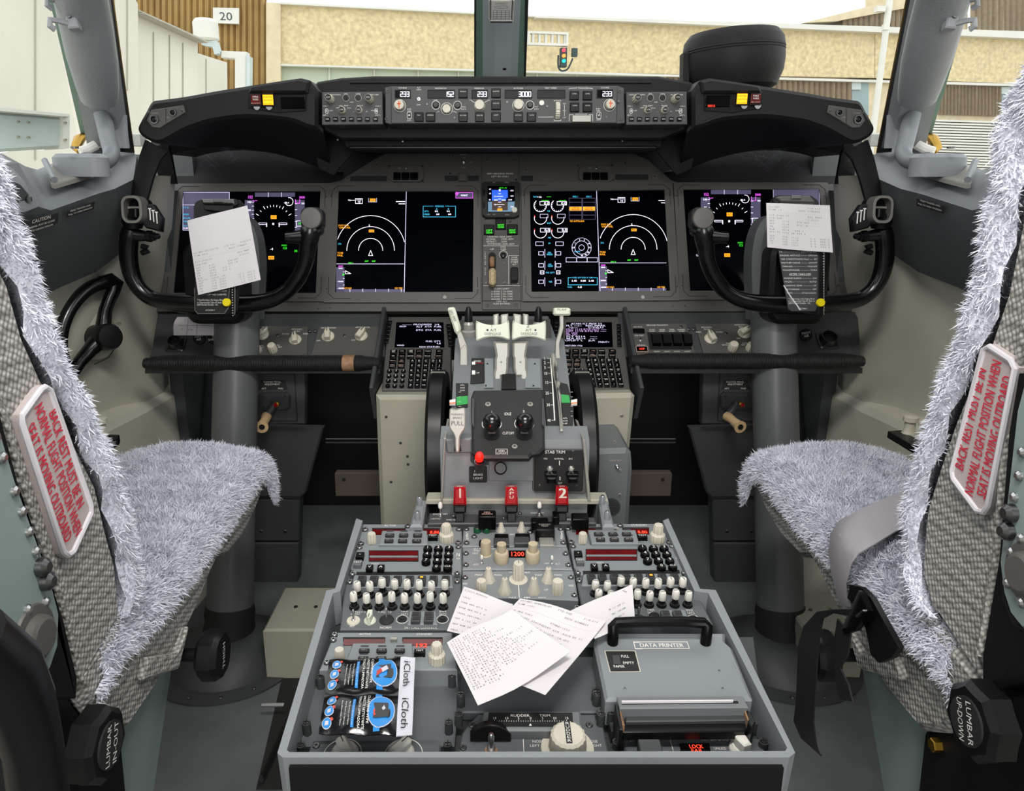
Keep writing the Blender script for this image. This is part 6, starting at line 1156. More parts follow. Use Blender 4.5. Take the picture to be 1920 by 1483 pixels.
# ---- tuning panels
def tuner(fr, zz, pts, label, kn, dual, plate, act, stb, rows, test, digits, scr, sc_=1.0, segs=None):
    t, mb = unit(fr, [zz(*p) for p in pts], label, name='radio_tuning_panel', group=None)
    T_(mb, fr, zz, [('ACTIVE', act[0], act[1], 3.2, 22), ('STANDBY', stb[0], stb[1], 3.2, 30)]); dz(mb, fr, zz, scr, 5); 
    mb.m('deep_black')
    for x0, x1, y in ((act[2], act[3], act[4]), (stb[2], stb[3], stb[4])): fpoly(mb, fr, [zz(x0, y - 5), zz(x1, y - 5), zz(x1, y + 26), zz(x0, y + 26)], 0, .0008); mb.m('red_window'); fpoly(mb, fr, [zz(x0 + 8, y + 10), zz(x1 - 4, y + 10), zz(x1, y + 60), zz(x0, y + 60)], .0003, .001); mb.m('deep_black')
    mb.m('e_seg'); ft(mb, fr, digits[0], *zz(*digits[1]), digits[2], digits[3], lift=.0014, bold=.04)
    T_(mb, fr, zz, [('VHF', test[0] + 5, test[1] + 48, 3, 12)]); mb.build('panel', t)
    mb = MB('radio_grey', fr.M); fpoly(mb, fr, [zz(*p) for p in plate], 0, .008, .001); pl = mb.build('key_plate', t); L = ('VHF 1', 'VHF 2', 'VHF 3', 'HF 1', 'AM', 'HF 2'); k = 0
    for y, xs in rows:
        for x in xs:
            button(fr, *zz(x, y), 17 * sc_, 5.2 * sc_, t, 'panel_black', L[k], 'print_dim', 2.3 * sc_, z=.008, H=.003, r=2, tw=10 * sc_); mb = MB('slate_dark', fr.M); X, Y = zz(x + 5, y - 36 * (1 if sc_ == 1 else .9)); fbox(mb, fr, X, Y, 13 * sc_, 2, .008, .0086); mb.build('key_lamp', pl); k += 1
    button(fr, *zz(*test), 18 * sc_, 7 * sc_, t, 'gloss_black', 'TEST', 'print_white', 2.8 * sc_, H=.006); button(fr, *zz((act[3] + stb[2]) / 2, act[4] + 2), 12, 4.5, t, 'lever_grey', H=.004)
    knob(fr, *zz(*kn), 8.6 * sc_, t, 'flute', 2.3); knob(fr, *zz(*dual), 14 * sc_, t, 'dual', 2.5, name='tuning_knob')
    return t
tuner(PA, zp, [(215, 435), (1195, 435), (1200, 645), (155, 645)], 'radio tuning panel at the stand front, nearest the unbelted seat', (305, 620), (1045, 600), [(405, 500), (850, 500), (860, 638), (372, 638)], (485, 452, 305, 640, 480), (930, 452, 770, 980, 480), [(540, (480, 618, 757)), (596, (472, 608, 748))], (910, 550), ('8.86', (925, 518), 5, 18), [(235, 485), (192, 622), (1168, 480), (1160, 615), (660, 450), (760, 450)])
tuner(PA, zq, [(500, 410), (1440, 410), (1540, 610), (545, 610)], 'radio tuning panel at the stand front, nearest the belted seat', (668, 590), (1375, 575), [(720, 470), (1170, 470), (1205, 600), (755, 600)], (755, 425, 605, 925, 452), (1205, 425, 1045, 1300, 452), [(503, (820, 955, 1085)), (555, (840, 970, 1105))], (1235, 524), ('8.80', (1235, 492), 5, 18), [(532, 452), (562, 582), (1440, 448), (1492, 582), (925, 422), (1025, 422)])
# ---- navigation tuners
def navp(zz, pts, win, keys, left, va, scr, label, nz_, lip):
    t, mb = unit(Fr(PA.o + PN * .004, PN), [zz(*p) for p in pts], label, d=.035, name='navigation_panel', cat='navigation panel'); fr = Fr(PA.o + PN * .004, PN)
    dz(mb, fr, zz, scr, 4.6); T_(mb, fr, zz, [('N', nz_[0], nz_[1], 6, 7), ('<>', nz_[0], nz_[1] + 38, 5, 7), ('MODE', (va[0][0] + va[1][0]) / 2, va[0][1] - 28, 2.6, 14)]); mb.m('deep_black'); fpoly(mb, fr, [zz(*p) for p in lip], -.01, .0006); mb.build('panel', t)
    window(t, fr, zz, *win, sep=.55)
    for (x, y), s in keys: rbutton(fr, *zz(x, y), 8.6, t, 'gloss_black', s, 4.2 if len(s) == 1 else 2.6, H=.006, name='number_key')
    for (x, y), s in zip(left, ('+', 'TEST')): button(fr, *zz(x, y), 15, 10, t, 'gloss_black' if s == '+' else 'radio_dark', s, 'print_white', 3, H=.006)
    for (x, y), s in zip(va, 'VA'): button(fr, *zz(x, y), 13, 9, t, 'gloss_black', s, 'print_white', 4, H=.006)
K = ['1', '2', '3', '4', '5', '6', '7', '8', '9', '0', 'CLR']
navp(zp, [(165, 645), (1195, 645), (1195, 880), (1190, 930), (130, 935), (90, 870)], (280, 705, 758, 800), list(zip([(858, 665), (963, 665), (1070, 665), (850, 728), (957, 728), (1064, 728), (840, 792), (952, 792), (1060, 792), (943, 856), (1055, 856)], K)), [(185, 738), (162, 815)], [(280, 860), (392, 860)], [(110, 925), (1150, 918), (1163, 655), (180, 662)], 'navigation radio panel with a red two-line window on the unbelted seat side', (1160, 742), [(150, 912), (1100, 906), (1098, 935), (148, 940)])
navp(zq, [(550, 610), (1530, 610), (1640, 820), (1645, 875), (650, 890), (590, 825)], (705, 660, 1180, 755), list(zip([(1237, 628), (1342, 630), (1442, 630), (1262, 686), (1365, 688), (1470, 688), (1287, 748), (1390, 748), (1497, 748), (1417, 808), (1525, 808)], K)), [(628, 690), (645, 755)], [(780, 810), (888, 810)], [(625, 870), (1630, 870), (580, 618), (1518, 618)], 'navigation radio panel with a red two-line window on the belted seat side', (1565, 705), [(670, 860), (1585, 850), (1590, 882), (675, 888)])
# ---- audio panels
def acp(zz, pts, sq, sqy, A, ay, B, by, label, rest, scr, txt, side_):
    t, mb = unit(PA, [zz(*p) for p in pts], label, 'radio_dark', name='audio_control_panel', cat='audio panel'); dz(mb, PA, zz, scr, 5); T_(mb, PA, zz, txt); mb.build('panel', t)
    a, b = sq[0] - 75, sq[-1] + 62; mb = MB('radio_grey', PA.M); fpoly(mb, PA, [zz(a, sqy - 42), zz(b, sqy - 42), zz(b + 10, sqy + 88), zz(a - 22, sqy + 88)], 0, .004, .001); mb.build('light_bar', t)
    for k, x in enumerate(sq):
        bb = button(PA, *zz(x, sqy + 10), 15.5, 15, t, 'slate_dark', z=.004, H=.005, name='mic_selector', r=1)
        mb = MB('panel_black', PA.M); X, Y = zz(x, sqy + 8); fbox(mb, PA, X, Y - 3.5, 11, 5.5, .009, .0095); fbox(mb, PA, X, Y + 4.5, 11, 6, .009, .0095)
        if k == 5: mb.m('e_amber'); fbox(mb, PA, X, Y - 4, 5.5, 2.4, .0095, .0098)
        mb.build('legend', bb)
    proto = None
    for xs, y, up in ((A, ay, 1), (B, by, 0)):
        for k, x in enumerate(xs):
            yy = y[k] if isinstance(y, (list, tuple)) else y; X, Y = zz(x, yy); u, v = PA.uv(X, Y); q = PA.sc(X, Y)[0]
            if (1 if side_ else 0) == 2: pass
            mb = MB('satin_black', PA.M @ Matrix.Translation((u, v, 0)) @ Matrix.Rotation(random.uniform(0, 6), 4, 'Z')); mb.lathe([(9.6 * q, 0), (9.8 * q, 1.5 * q), (8.4 * q, 5 * q), (5.6 * q, 6 * q), (5.8 * q, 14 * q)], seg=22); kk = mb.build('volume_knob', t)
            hh = (13.5 if (k + up) % 3 else 17) * q
            mb = MB('knob_clear', mb.T); mb.lathe([(6.6 * q, hh), (7.2 * q, hh + 1 * q), (6.8 * q, hh + 15 * q), (5.6 * q, hh + 17.5 * q), (2 * q, hh + 18 * q)], seg=40, flute=.1, nfl=10); mb.m('lever_grey').box(0, 0, hh + 18.2 * q, 9 * q, 2.4 * q, .0008); mb.build('clear_cap', kk)
    rest(t, zz)
def restL(t, zz):
    for x, y, m in ((120, 1400, 'steel'),): mb = MB('knob_cream', PA.M); u, v = PA.uv(*zz(x, y)); q = PA.sc(*zz(x, y))[0]; mb.lathe([(13 * q, 0), (12 * q, .0016), (6 * q, .0018)], u, v, 0, 26); mb.build('skirt', t); toggle(PA, *zz(x, y), 4, t, .25, 5.5)
    knob(PA, *zz(285, 1402), 11, t, 'pointer', 1.8, 'lever_cream', rot=R(180)); mb = MB('rubber', PA.M); u, v = PA.uv(*zz(450, 1392)); q = PA.sc(*zz(450, 1392))[0]; mb.lathe([(14 * q, 0), (13.5 * q, 2 * q), (9 * q, 5 * q), (6 * q, 5.5 * q)], u, v, 0, 26); mb.build('boot', t); toggle(PA, *zz(450, 1385), 4.2, t, .2, 5.5)
    sat(t, zz, (605, 1385), (1005, 1385), [(680, 1298), (935, 1298), (955, 1432), (655, 1432)], [(740, 1350), (868, 1350)])
def sat(t, zz, j1, j2, pl, bs):
    for x, y in (j1, j2): mb = MB('rubber', PA.M); u, v = PA.uv(*zz(x, y)); q = PA.sc(*zz(x, y))[0]; mb.m('print_white').ring(circ(u, v, 11.5 * q, 28), circ(u, v, 10.8 * q, 28), 0, .0006); mb.m('rubber').lathe([(8.5 * q, 0), (8 * q, 2 * q), (5 * q, 2.5 * q), (4.6 * q, 5.5 * q), (3.4 * q, 5.8 * q), (3 * q, 4 * q)], u, v, 0, 24); mb.build('jack', t)
    mb = MB('radio_grey', PA.M); fpoly(mb, PA, [zz(*p) for p in pl], 0, .005, .001); mb.build('call_plate', t)
    for x, y in bs: b = button(PA, *zz(x, y), 17, 18, t, 'slate_dark', z=.005, H=.005, name='call_button', r=1); mb = MB('panel_black', PA.M); X, Y = zz(x, y - 4); fbox(mb, PA, X, Y - 4, 12, 6.5, .010, .0105); fbox(mb, PA, X, Y + 4.5, 12, 6.5, .010, .0105); mb.build('legend', b)
acp(zp, [(60, 945), (1190, 940), (1190, 1100), (1180, 1480), (-15, 1480), (20, 1150)], (200, 320, 435, 555, 677, 797, 914, 1037), 975, (165, 290, 412, 535, 657, 778, 898, 1030), (1150, 1152, 1130, 1130, 1132, 1150, 1150, 1135), (130, 257, 380, 507, 632, 760, 886, 1013), 1268,
    'audio panel with rows of clear-capped knobs in front of the cleaning wipe packets', restL, [(85, 1005), (1150, 998)],
    [('INT', 108, 1453, 4, 10), ('NORM', 440, 1465, 4, 22), ('SAT CALL CONTROL', 790, 1467, 4, 62), ('MKR', 630, 1305, 3.4, 13), ('SAT1', 628, 1333, 3.4, 14), ('SPKR', 1008, 1305, 3.4, 14), ('SAT2', 1008, 1333, 3.4, 14), ('NAV-2', 190, 1310, 3.4, 20), ('RADIO', 140, 1332, 3.4, 18), ('1-ADF-2', 430, 1310, 3.4, 26)], 0)
def restR(t, zz):
    mb = MB('rubber', PA.M); u, v = PA.uv(*zz(1200, 1325)); q = PA.sc(*zz(1200, 1325))[0]; mb.lathe([(14 * q, 0), (13.5 * q, 2 * q), (9 * q, 5 * q), (6 * q, 5.5 * q)], u, v, 0, 26); mb.build('boot', t); toggle(PA, *zz(1200, 1315), 4.2, t, .2, 5.5)
    knob(PA, *zz(1345, 1350), 10.5, t, 'smooth', 1.6, 'gloss_black'); sat(t, zz, (1500, 1350), (1720, 1318), [(1390, 1225), (1640, 1225), (1690, 1352), (1410, 1352)], [(1460, 1275), (1575, 1275)])
acp(zq, [(600, 885), (1660, 875), (1700, 960), (1905, 1360), (1000, 1380), (700, 1380), (640, 1100)], (755, 860, 975, 1090, 1205, 1318, 1432, 1548), 910, (785, 898, 1025, 1140, 1258, 1375, 1492, 1608), (1085, 1095, 1065, 1065, 1068, 1085, 1060, 1060), (815, 930, 1055, 1180, 1297, 1415, 1540, 1662), 1188,
    'audio panel with rows of clear-capped knobs just ahead of the printer', restR, [(638, 945), (1660, 940), (1845, 1335), (615, 1205)],
    [('MKR', 1315, 1230, 3.4, 13), ('SAT1', 1318, 1256, 3.4, 14), ('SPKR', 1680, 1233, 3.4, 14), ('SAT2', 1695, 1258, 3.4, 14)], 1)
# ---- centre column : cargo fire, transponder, weather radar
t, mb = unit(PA, [zp(1215, 435), zq(480, 415), zq(520, 625), zp(1200, 660)], 'cargo fire panel with two green lamps and a clear guarded switch', name='cargo_fire_panel', cat='fire panel'); dz(mb, PA, zp, [(1243, 480), (1243, 615), (1320, 553), (1875, 508)], 4.6); dz(mb, PA, zq, [(462, 455), (487, 585), (175, 480)], 4.6)
T_(mb, PA, zp, [('DET SELECT', 1650, 445, 3.2, 40), ('ARM', 1695, 540, 3, 10)]); mb.m('print_white')
for k, c in enumerate('CARGO'): ft(mb, PA, c, *zp(1250, 522 + k * 18), 4, 5.5)
for k, c in enumerate('FIRE'): ft(mb, PA, c, *zq(472, 490 + k * 20), 4, 5.5)
mb.build('panel', t)
for x in (1350, 1443): mb = MB('green_gem', PA.M); u, v = PA.uv(*zp(x, 515)); q = PA.sc(900, 1000)[0]; mb.lathe([(7.2 * q, 0), (7 * q, 8 * q), (6 * q, 10 * q), (5 * q, 10.5 * q)], u, v, 0, 20); mb.m('dark_steel').lathe([(5 * q, 10.5 * q), (4.6 * q, 11.6 * q)], u, v, 0, 16); mb.build('green_lamp', t)
knob(PA, *zp(1586, 508), 7.4, t, 'cone', 2.4); knob(PA, *zp(1788, 502), 7.4, t, 'cone', 2.4); knob(PA, *zq(90, 482), 7.4, t, 'cone', 2.4)
button(PA, *zp(1592, 560), 26, 11, t, 'gloss_black', H=.005); button(PA, *zp(1590, 605), 29, 13, t, 'slate_dark', H=.007); button(PA, *zq(100, 530), 27, 11, t, 'gloss_black', H=.005); button(PA, *zq(95, 565), 29, 13, t, 'slate_dark', H=.007); button(PA, *zq(310, 430), 36, 16, t, 'gloss_black', 'CARGO\nTEST', 'print_dim', 2.4, H=.018, r=2)
mb = MB('lever_grey', PA.M); fbox(mb, PA, *zq(325, 560), 27, 22, 0, .006, .001); cg = mb.build('guarded_switch', t); mb = MB('clear', PA.M); fbox(mb, PA, *zq(325, 540), 36, 27, .0, .016, .002, 2); mb.build('clear_guard', cg)
rbutton(PA, *zp(1390, 600), 4.5, t, 'gloss_black', H=.008, name='black_button')
t, mb = unit(Fr(PA.o + PN * .002, PN), [zp(1205, 668), zq(525, 632), zq(575, 845), zp(1200, 885)], 'transponder panel with tan collared knobs either side of a small code window', name='transponder_panel', cat='transponder panel'); TP = Fr(PA.o + PN * .002, PN)
dz(mb, TP, zp, [(1237, 720), (1237, 833)], 4.6); dz(mb, TP, zq, [(508, 688), (535, 795)], 4.6); T_(mb, TP, zp, [('ALT RPTG', 1375, 683, 2.8, 24), ('STBY', 1350, 703, 2.8, 14), ('TEST', 1330, 728, 2.8, 12), ('ATC', 1340, 838, 3, 11), ('ON', 1500, 683, 2.6, 8)]); T_(mb, TP, zq, [('ALT', 432, 795, 3, 9), ('OFF', 330, 790, 2.6, 10)]); mb.build('panel', t)
window(t, TP, zp, 1668, 705, 1822, 762, 'dark_window', txt='1200', name='code_window'); knob(TP, *zp(1435, 740), 10, t, 'smooth', 2.9, 'knob_tan', skirt=1.15)
knob(TP, *zp(1590, 808), 13.4, t, 'collar', 2.9, 'knob_tan', name='tuning_knob'); knob(TP, *zq(195, 768), 13.4, t, 'collar', 2.9, 'knob_tan', name='tuning_knob'); toggle(TP, *zp(1395, 830), 2.6, t, .1, 6, tip='white_plastic'); toggle(TP, *zq(378, 795), 2.6, t, .1, 6, tip='white_plastic')
t, mb = unit(PA, [zp(1200, 900), zq(585, 855), zq(630, 1135), zp(1195, 1150), zp(1195, 1200), zq(625, 1175)][:4], 'weather radar panel with cream knobs partly under the printouts', name='weather_radar_panel', cat='radar panel'); dz(mb, PA, zp, [(1230, 958)], 4.6); dz(mb, PA, zq, [(558, 912), (590, 1080)], 4.6)
T_(mb, PA, zp, [('MAP', 1365, 943, 3.2, 15), ('MAN', 1555, 943, 3.2, 15), ('TERR', 1700, 918, 3.2, 16), ('NORM', 1825, 918, 3.2, 18), ('MAX', 1700, 1168, 3.4, 14), ('MIN', 1845, 1168, 3.4, 12), ('WXR', 1228, 1030, 4, 9)]); T_(mb, PA, zq, [('MAP', 250, 900, 3.2, 14), ('MAN', 435, 900, 3.2, 15), ('UP', 322, 1040, 3.2, 8), ('MIN', 140, 1115, 3.2, 12), ('MAX', 285, 1115, 3.2, 14), ('WXR', 560, 1000, 4, 9)]); fline(mb, PA, [zp(1758, 1040), zp(1768, 1170)], 1.4); mb.build('panel', t)
knob(PA, *zp(1462, 1000), 11, t, 'cone', 2.6); knob(PA, *zp(1390, 1090), 10.5, t, 'flute', 2.0); knob(PA, *zp(1622, 1115), 11.5, t, 'cone', 2.7); knob(PA, *zp(1758, 990), 11, t, 'flute', 3.4, skirt=1.6, mark='top'); knob(PA, *zq(205, 1060), 11.5, t, 'cone', 2.7); knob(PA, *zq(342, 955), 11, t, 'cone', 2.6); knob(PA, *zq(430, 1065), 11.5, t, 'flute', 2.3)
# ---- rear left tuner and blank deck
tuner(PA, zs, [(555, 282), (1520, 282), (1560, 590), (430, 590)], 'radio tuning panel partly covered by the cleaning wipe packets', (600, 505), (1395, 520), [(705, 372), (1190, 372), (1200, 545), (640, 545)], (805, 300, 625, 970, 330), (1290, 300, 1110, 1440, 330), [(428, (797, 940, 1088)), (492, (790, 935, 1085))], (1252, 435), ('192', (1262, 392), 7, 24), [(545, 340), (492, 525), (555, 300)], 1.15)
def posts(mb, fr, L, hh=.014, r=8):
    for x, y in L:
        u, v = fr.uv(x, y); q = fr.sc(x, y)[0]; mb.m('slate_dark').lathe([(r * q, 0), (r * .95 * q, hh * .8), (r * q, hh)], u, v, 0, 20); mb.m('dark_steel').lathe([(r * .8 * q, hh), (r * .7 * q, hh + .001)], u, v, 0, 16); mb.m('deep_black').box(u, v, hh + .0012, r * 1.2 * q, r * .25 * q, .0006); mb.box(u, v, hh + .0012, r * .25 * q, r * 1.2 * q, .0006)
t, mb = unit(PB, [(596, 1256), (866, 1256), (852, 1398), (560, 1398)], 'blank dark grey cover plate lying under the cleaning wipe packets', 'radio_dark', d=.01, name='blanking_panel', cat='cover plate'); mb.build('panel', t)
t2, mb = unit(PB, [(866, 1230), (1128, 1230), (1136, 1335), (856, 1335)], 'blank dark grey cover plate lying under the printouts', 'radio_dark', d=.01, name='blanking_panel', cat='cover plate'); mb.build('panel', t2)
for i_, p_ in enumerate([(602, 1288), (577, 1375), (848, 1285), (842, 1373), (864, 1322), (860, 1358), (1118, 1320), (1126, 1358), (1144, 1354)]): mb = MB('slate_dark', PB.M); posts(mb, PB, [p_]); mb.build('fastener', t if i_ < 4 else t2)
t, mb = unit(PB, [zs(370, 1165), zs(1425, 1160), zs(1420, 1300), zs(330, 1300)], 'dark control strip with two large grey lighting knobs nearest the camera behind the wipe packets', 'radio_dark', d=.012, name='lighting_panel', cat='control panel'); posts(mb, PB, [zs(285, 1255), zs(1482, 1248)], .008, 8.6); screws(mb, PB, [zs(405, 1205)], 7, 0); mb.m('print_white')
for x in (620, 1120): u, v = PB.uv(*zs(x, 1285)); q = PB.sc(*zs(x, 1285))[0]; mb.ring(circ(u, v, 36 * q, 40), circ(u, v, 34.5 * q, 40), 0, .0005)
mb.build('panel', t)
for x, rt in ((640, .5), (1095, -.7)): 
    u, v = PB.uv(*zs(x, 1278)); q = PB.sc(*zs(x, 1290))[0]; mb = MB('knob_clear', PB.M @ Matrix.Translation((u, v, 0)) @ Matrix.Rotation(rt, 4, 'Z')); mb.lathe([(26 * q, 0), (26 * q, 4 * q), (22 * q, 10 * q)], seg=36); mb.slab(rr(0, 0, 22 * q, 48 * q, 9 * q, 5), 4 * q, 26 * q, 5 * q); mb.m('print_dark').box(0, 14 * q, 26.2 * q, 1.6 * q, 18 * q, .0006); mb.build('lighting_knob', t)
# ---- rudder trim panel
t, mb = unit(PB, [zt(60, 705), zt(110, 655), zt(800, 655), zt(850, 900), zt(-10, 900), zt(20, 760)], 'rudder trim panel with a scale and a big round RUDDER knob', 'radio_dark', d=.012, name='trim_panel', cat='trim panel'); posts(mb, PB, [zt(795, 680), zt(890, 845)], .008, 9); screws(mb, PB, [zt(735, 712), zt(25, 840), zt(75, 712)], 7, 0); T_(mb, PB, zt, [('NOSE', 445, 810, 4.6, 21), ('LEFT', 428, 834, 4.6, 19), ('NOSE', 752, 810, 4.6, 20), ('RIGHT', 770, 833, 4.6, 24)]); mb.m('print_white'); fline(mb, PB, [zt(362, 768), zt(368, 900)], 1.2); mb.build('panel', t)
SC2 = Fr(PB.w(996, 1345, .012), PN); mb = MB('quad_grey', SC2.M); fpoly(mb, SC2, [zt(140, 636), zt(685, 636), zt(695, 745), zt(120, 745)], -.012, 0, .002); mb.m('print_dark'); fpoly(mb, SC2, [zt(170, 648), zt(640, 648), zt(645, 722), zt(160, 722)], 0, .0012); mb.m('print_white')
for k in range(31): x = 202 + k * 13.5; fline(mb, SC2, [zt(x, 688 if k % 5 == 0 else 693), zt(x, 698)], .8, .0016)
for k, s in enumerate(('15', '10', '5', '0', '5', '10', '15')): ft(mb, SC2, s, *zt(202 + k * 67.5, 679), 4, lift=.0016)
ft(mb, SC2, 'RUDDER', *zt(345, 664), 4.4, 36, lift=.0016); ft(mb, SC2, 'TRIM', *zt(485, 664), 4.4, 21, lift=.0016); mb.m('print_white'); P = SC2.P([zt(403, 708), zt(395, 722), zt(412, 722)], .0018); mb.add([(a, b, .0018) for a, b in P], [(0, 1, 2)]); mb.build('scale', t)
kx = zt(612, 850); u, v = PB.uv(*kx); q = PB.sc(*kx)[0]; mb = MB('knob_cream', PB.M @ Matrix.Translation((u, v, 0))); mb.lathe([(50 * q, 0), (49 * q, 2 * q)], seg=50); mb.lathe([(35 * q, 2 * q), (36 * q, 5 * q), (33 * q, 34 * q), (28 * q, 38 * q), (8 * q, 39 * q)], seg=72, flute=.05, nfl=18); mb.m('print_dark').box(0, 2 * q, 39 * q, 11 * q, 50 * q, 1.0 * q); mb.m('print_white')
for k, c in enumerate('RUDDER'): mb.text(c, 0, (22 - k * 8) * q, 6 * q, 8 * q, 0, 39.8 * q)
mb.build('rudder_knob', t)
# aileron trim style guarded lever
lx = zt(180, 800); u, v = PB.uv(*lx); q = PB.sc(*lx)[0]; mb = MB('satin_black', PB.M @ Matrix.Translation((u, v, 0)) @ Matrix.Rotation(R(78), 4, 'X')); s = [(-38, 0), (38, 0), (38, 14), (28, 26), (14, 33), (0, 35), (-14, 33), (-28, 26), (-38, 14)]; mb.slab([(a * q, b * q) for a, b in s], -7 * q, 7 * q, 2 * q); g_ = mb.build('trim_guard', t)
u, v = PB.uv(*zt(183, 868)); mb = MB('steel', PB.M @ Matrix.Translation((u, v, 0))); mb.m('worn_tan').cyl(0, 0, 0, .002, 12 * q, 24); mb.m('steel'); mb.cyl(0, 0, .002, .005, 8 * q, 20); mb.tube([(0, 0, 0), (0, 3 * q, 12 * q), (0, 8 * q, 28 * q), (0, 10 * q, 34 * q)], [4 * q, 4.5 * q, 6.5 * q, 4 * q], 14); mb.build('toggle_switch', t)
# ---- data printer
t = thing('data_printer', 'grey data printer with a black carrying bar and tear-off slot', 'printer', PB.w(1280, 1380)); DP = Fr(PB.o + PN * .030, PN)
mb = MB('radio_grey', DP.M); fpoly(mb, DP, [zt(775, 195), zt(1500, 195), zt(1500, 245), zt(1540, 280), zt(1655, 565), (*zt(1650, 572),), zt(825, 575), zt(760, 260)], -.032, 0, .003)
fbox(mb, DP, *zt(1180, 268), 102, 14, 0, .0006); mb.m('print_white'); fframe(mb, DP, *zt(1140, 268), 102, 13, 1.2, 0, .0008); ft(mb, DP, 'DATA PRINTER', *zt(1140, 269), 7, 82, lift=.0008, bold=.03); screws(mb, DP, [zt(935, 510), zt(1465, 410), zt(1485, 510)], 4, -.0008, 'radio_grey'); mb.build('lid', t)
mb = MB('knob_cream', DP.M); fpoly(mb, DP, [zt(820, 299), zt(995, 299), zt(1025, 416), zt(850, 418)], 0, .0008); mb.m('print_dark'); fpoly(mb, DP, [zt(826, 303), zt(990, 303), zt(1018, 412), zt(855, 414)], .0008, .0014); mb.m('slate_dark'); fpoly(mb, DP, [zt(865, 325), zt(903, 325), zt(912, 374), zt(873, 376)], .0014, .002); mb.m('print_white'); ft(mb, DP, 'FULL', *zt(935, 331), 4.6, 15, lift=.0018); ft(mb, DP, 'EMPTY', *zt(955, 368), 4.6, 21, lift=.0018); ft(mb, DP, 'PAPER', *zt(902, 388), 4.6, 21, lift=.0018); mb.build('paper_gauge', t)
mb = MB('gloss_black', DP.M); P = [(*DP.uv(*zt(x, y)), z) for x, y, z in ((866, 258, -.01), (866, 256, .010), (862, 240, .018), (880, 230, .020), (1000, 228, .021), (1260, 228, .021), (1370, 230, .020), (1390, 240, .018), (1388, 256, .010), (1388, 258, -.01))]; mb.tube(P, .0058, 12); mb.build('carrying_bar', t)
mb = MB('dark_steel', DP.M); mb.m('quad_grey'); fpoly(mb, DP, [zt(890, 556), zt(1600, 556), zt(1632, 618), zt(905, 624)], -.02, .004, .001); mb.m('deep_black'); fpoly(mb, DP, [zt(915, 586), zt(1570, 582), zt(1575, 594), zt(915, 600)], .004, .0046); mb.m('paper'); fpoly(mb, DP, [zt(917, 580), zt(1545, 575), zt(1545, 581), zt(917, 587)], .004, .007); mb.build('tear_bar', t)
mb = MB('slate_dark', DP.M); fpoly(mb, DP, [zt(930, 628), zt(1610, 622), zt(1625, 690), zt(940, 698)], -.02, -.006, .001); mb.m('satin_black'); fpoly(mb, DP, [zt(940, 706), zt(1610, 700), zt(1640, 720), zt(1610, 752), zt(930, 758), zt(925, 725)], -.02, -.010, .001); mb.m('worn_tan'); fpoly(mb, DP, [zt(900, 628), zt(912, 628), zt(935, 715), zt(920, 715)], -.01, 0, .001); fpoly(mb, DP, [zt(1602, 622), zt(1612, 622), zt(1640, 690), zt(1628, 690)], -.01, 0, .001); mb.m('satin_black'); fpoly(mb, DP, [zt(878, 600), zt(900, 606), zt(925, 745), zt(905, 740), zt(880, 640)], -.03, .003, .001); fpoly(mb, DP, [zt(1615, 622), zt(1640, 640), zt(1672, 700), zt(1650, 735), zt(1630, 700)], -.03, .0, .001); mb.build('paper_roller', t)
mb = MB('slate_dark', PB.M); fpoly(mb, PB, [zt(770, 220), zt(1660, 220), zt(1720, 700), zt(1560, 740), zt(860, 750), zt(830, 640)], -.012, .004, .001); posts(mb, PB, [zt(770, 575), zt(853, 668)], .012, 8.5); mb.build('base_tray', t)
# ---- door lock panel
t, mb = unit(PB, [zt(925, 790), zt(1690, 790), zt(1740, 900), zt(935, 900)], 'door lock panel with red LOCK FAIL letters and a white pointer knob', 'radio_dark', d=.012, name='door_lock_panel', cat='control panel'); posts(mb, PB, [zt(1712, 835)], .006, 9); T_(mb, PB, zt, [('ST', 975, 803, 5, 10), ('AFT', 1155, 872, 5, 20), ('FLT DK DOOR', 1450, 797, 5, 56), ('UNLKD', 1470, 850, 4.6, 24)]); fline(mb, PB, [zt(1188, 795), zt(1212, 880)], 1); mb.build('panel', t)
button(PB, *zt(1078, 832), 42, 26, t, 'slate_dark', H=.022, name='rocker_switch', r=3); mb = MB('dark_window', PB.M); fpoly(mb, PB, [zt(1245, 820), zt(1410, 818), zt(1420, 880), zt(1250, 880)], 0, .004, .0005); mb.m('e_seg'); ft(mb, PB, 'LOCK', *zt(1335, 838), 7, 26, lift=.0045, bold=.04); ft(mb, PB, 'FAIL', *zt(1342, 863), 7, 23, lift=.0045, bold=.04); mb.build('warning_window', t)
u, v = PB.uv(*zt(1580, 850)); q = PB.sc(1385, 1400)[0]; mb = MB('knob_clear', PB.M @ Matrix.Translation((u, v, 0)) @ Matrix.Rotation(R(20), 4, 'Z')); mb.lathe([(20 * q, 0), (19 * q, 4 * q), (14 * q, 9 * q)], seg=30); mb.slab([(-8 * q, -19 * q), (8 * q, -19 * q), (11 * q, 0), (5 * q, 22 * q), (-5 * q, 22 * q), (-11 * q, 0)], 3 * q, 30 * q, 3 * q); mb.m('print_dark').box(0, 12 * q, 30.2 * q, 1.4 * q, 14 * q, .0006); mb.build('pointer_knob', t)
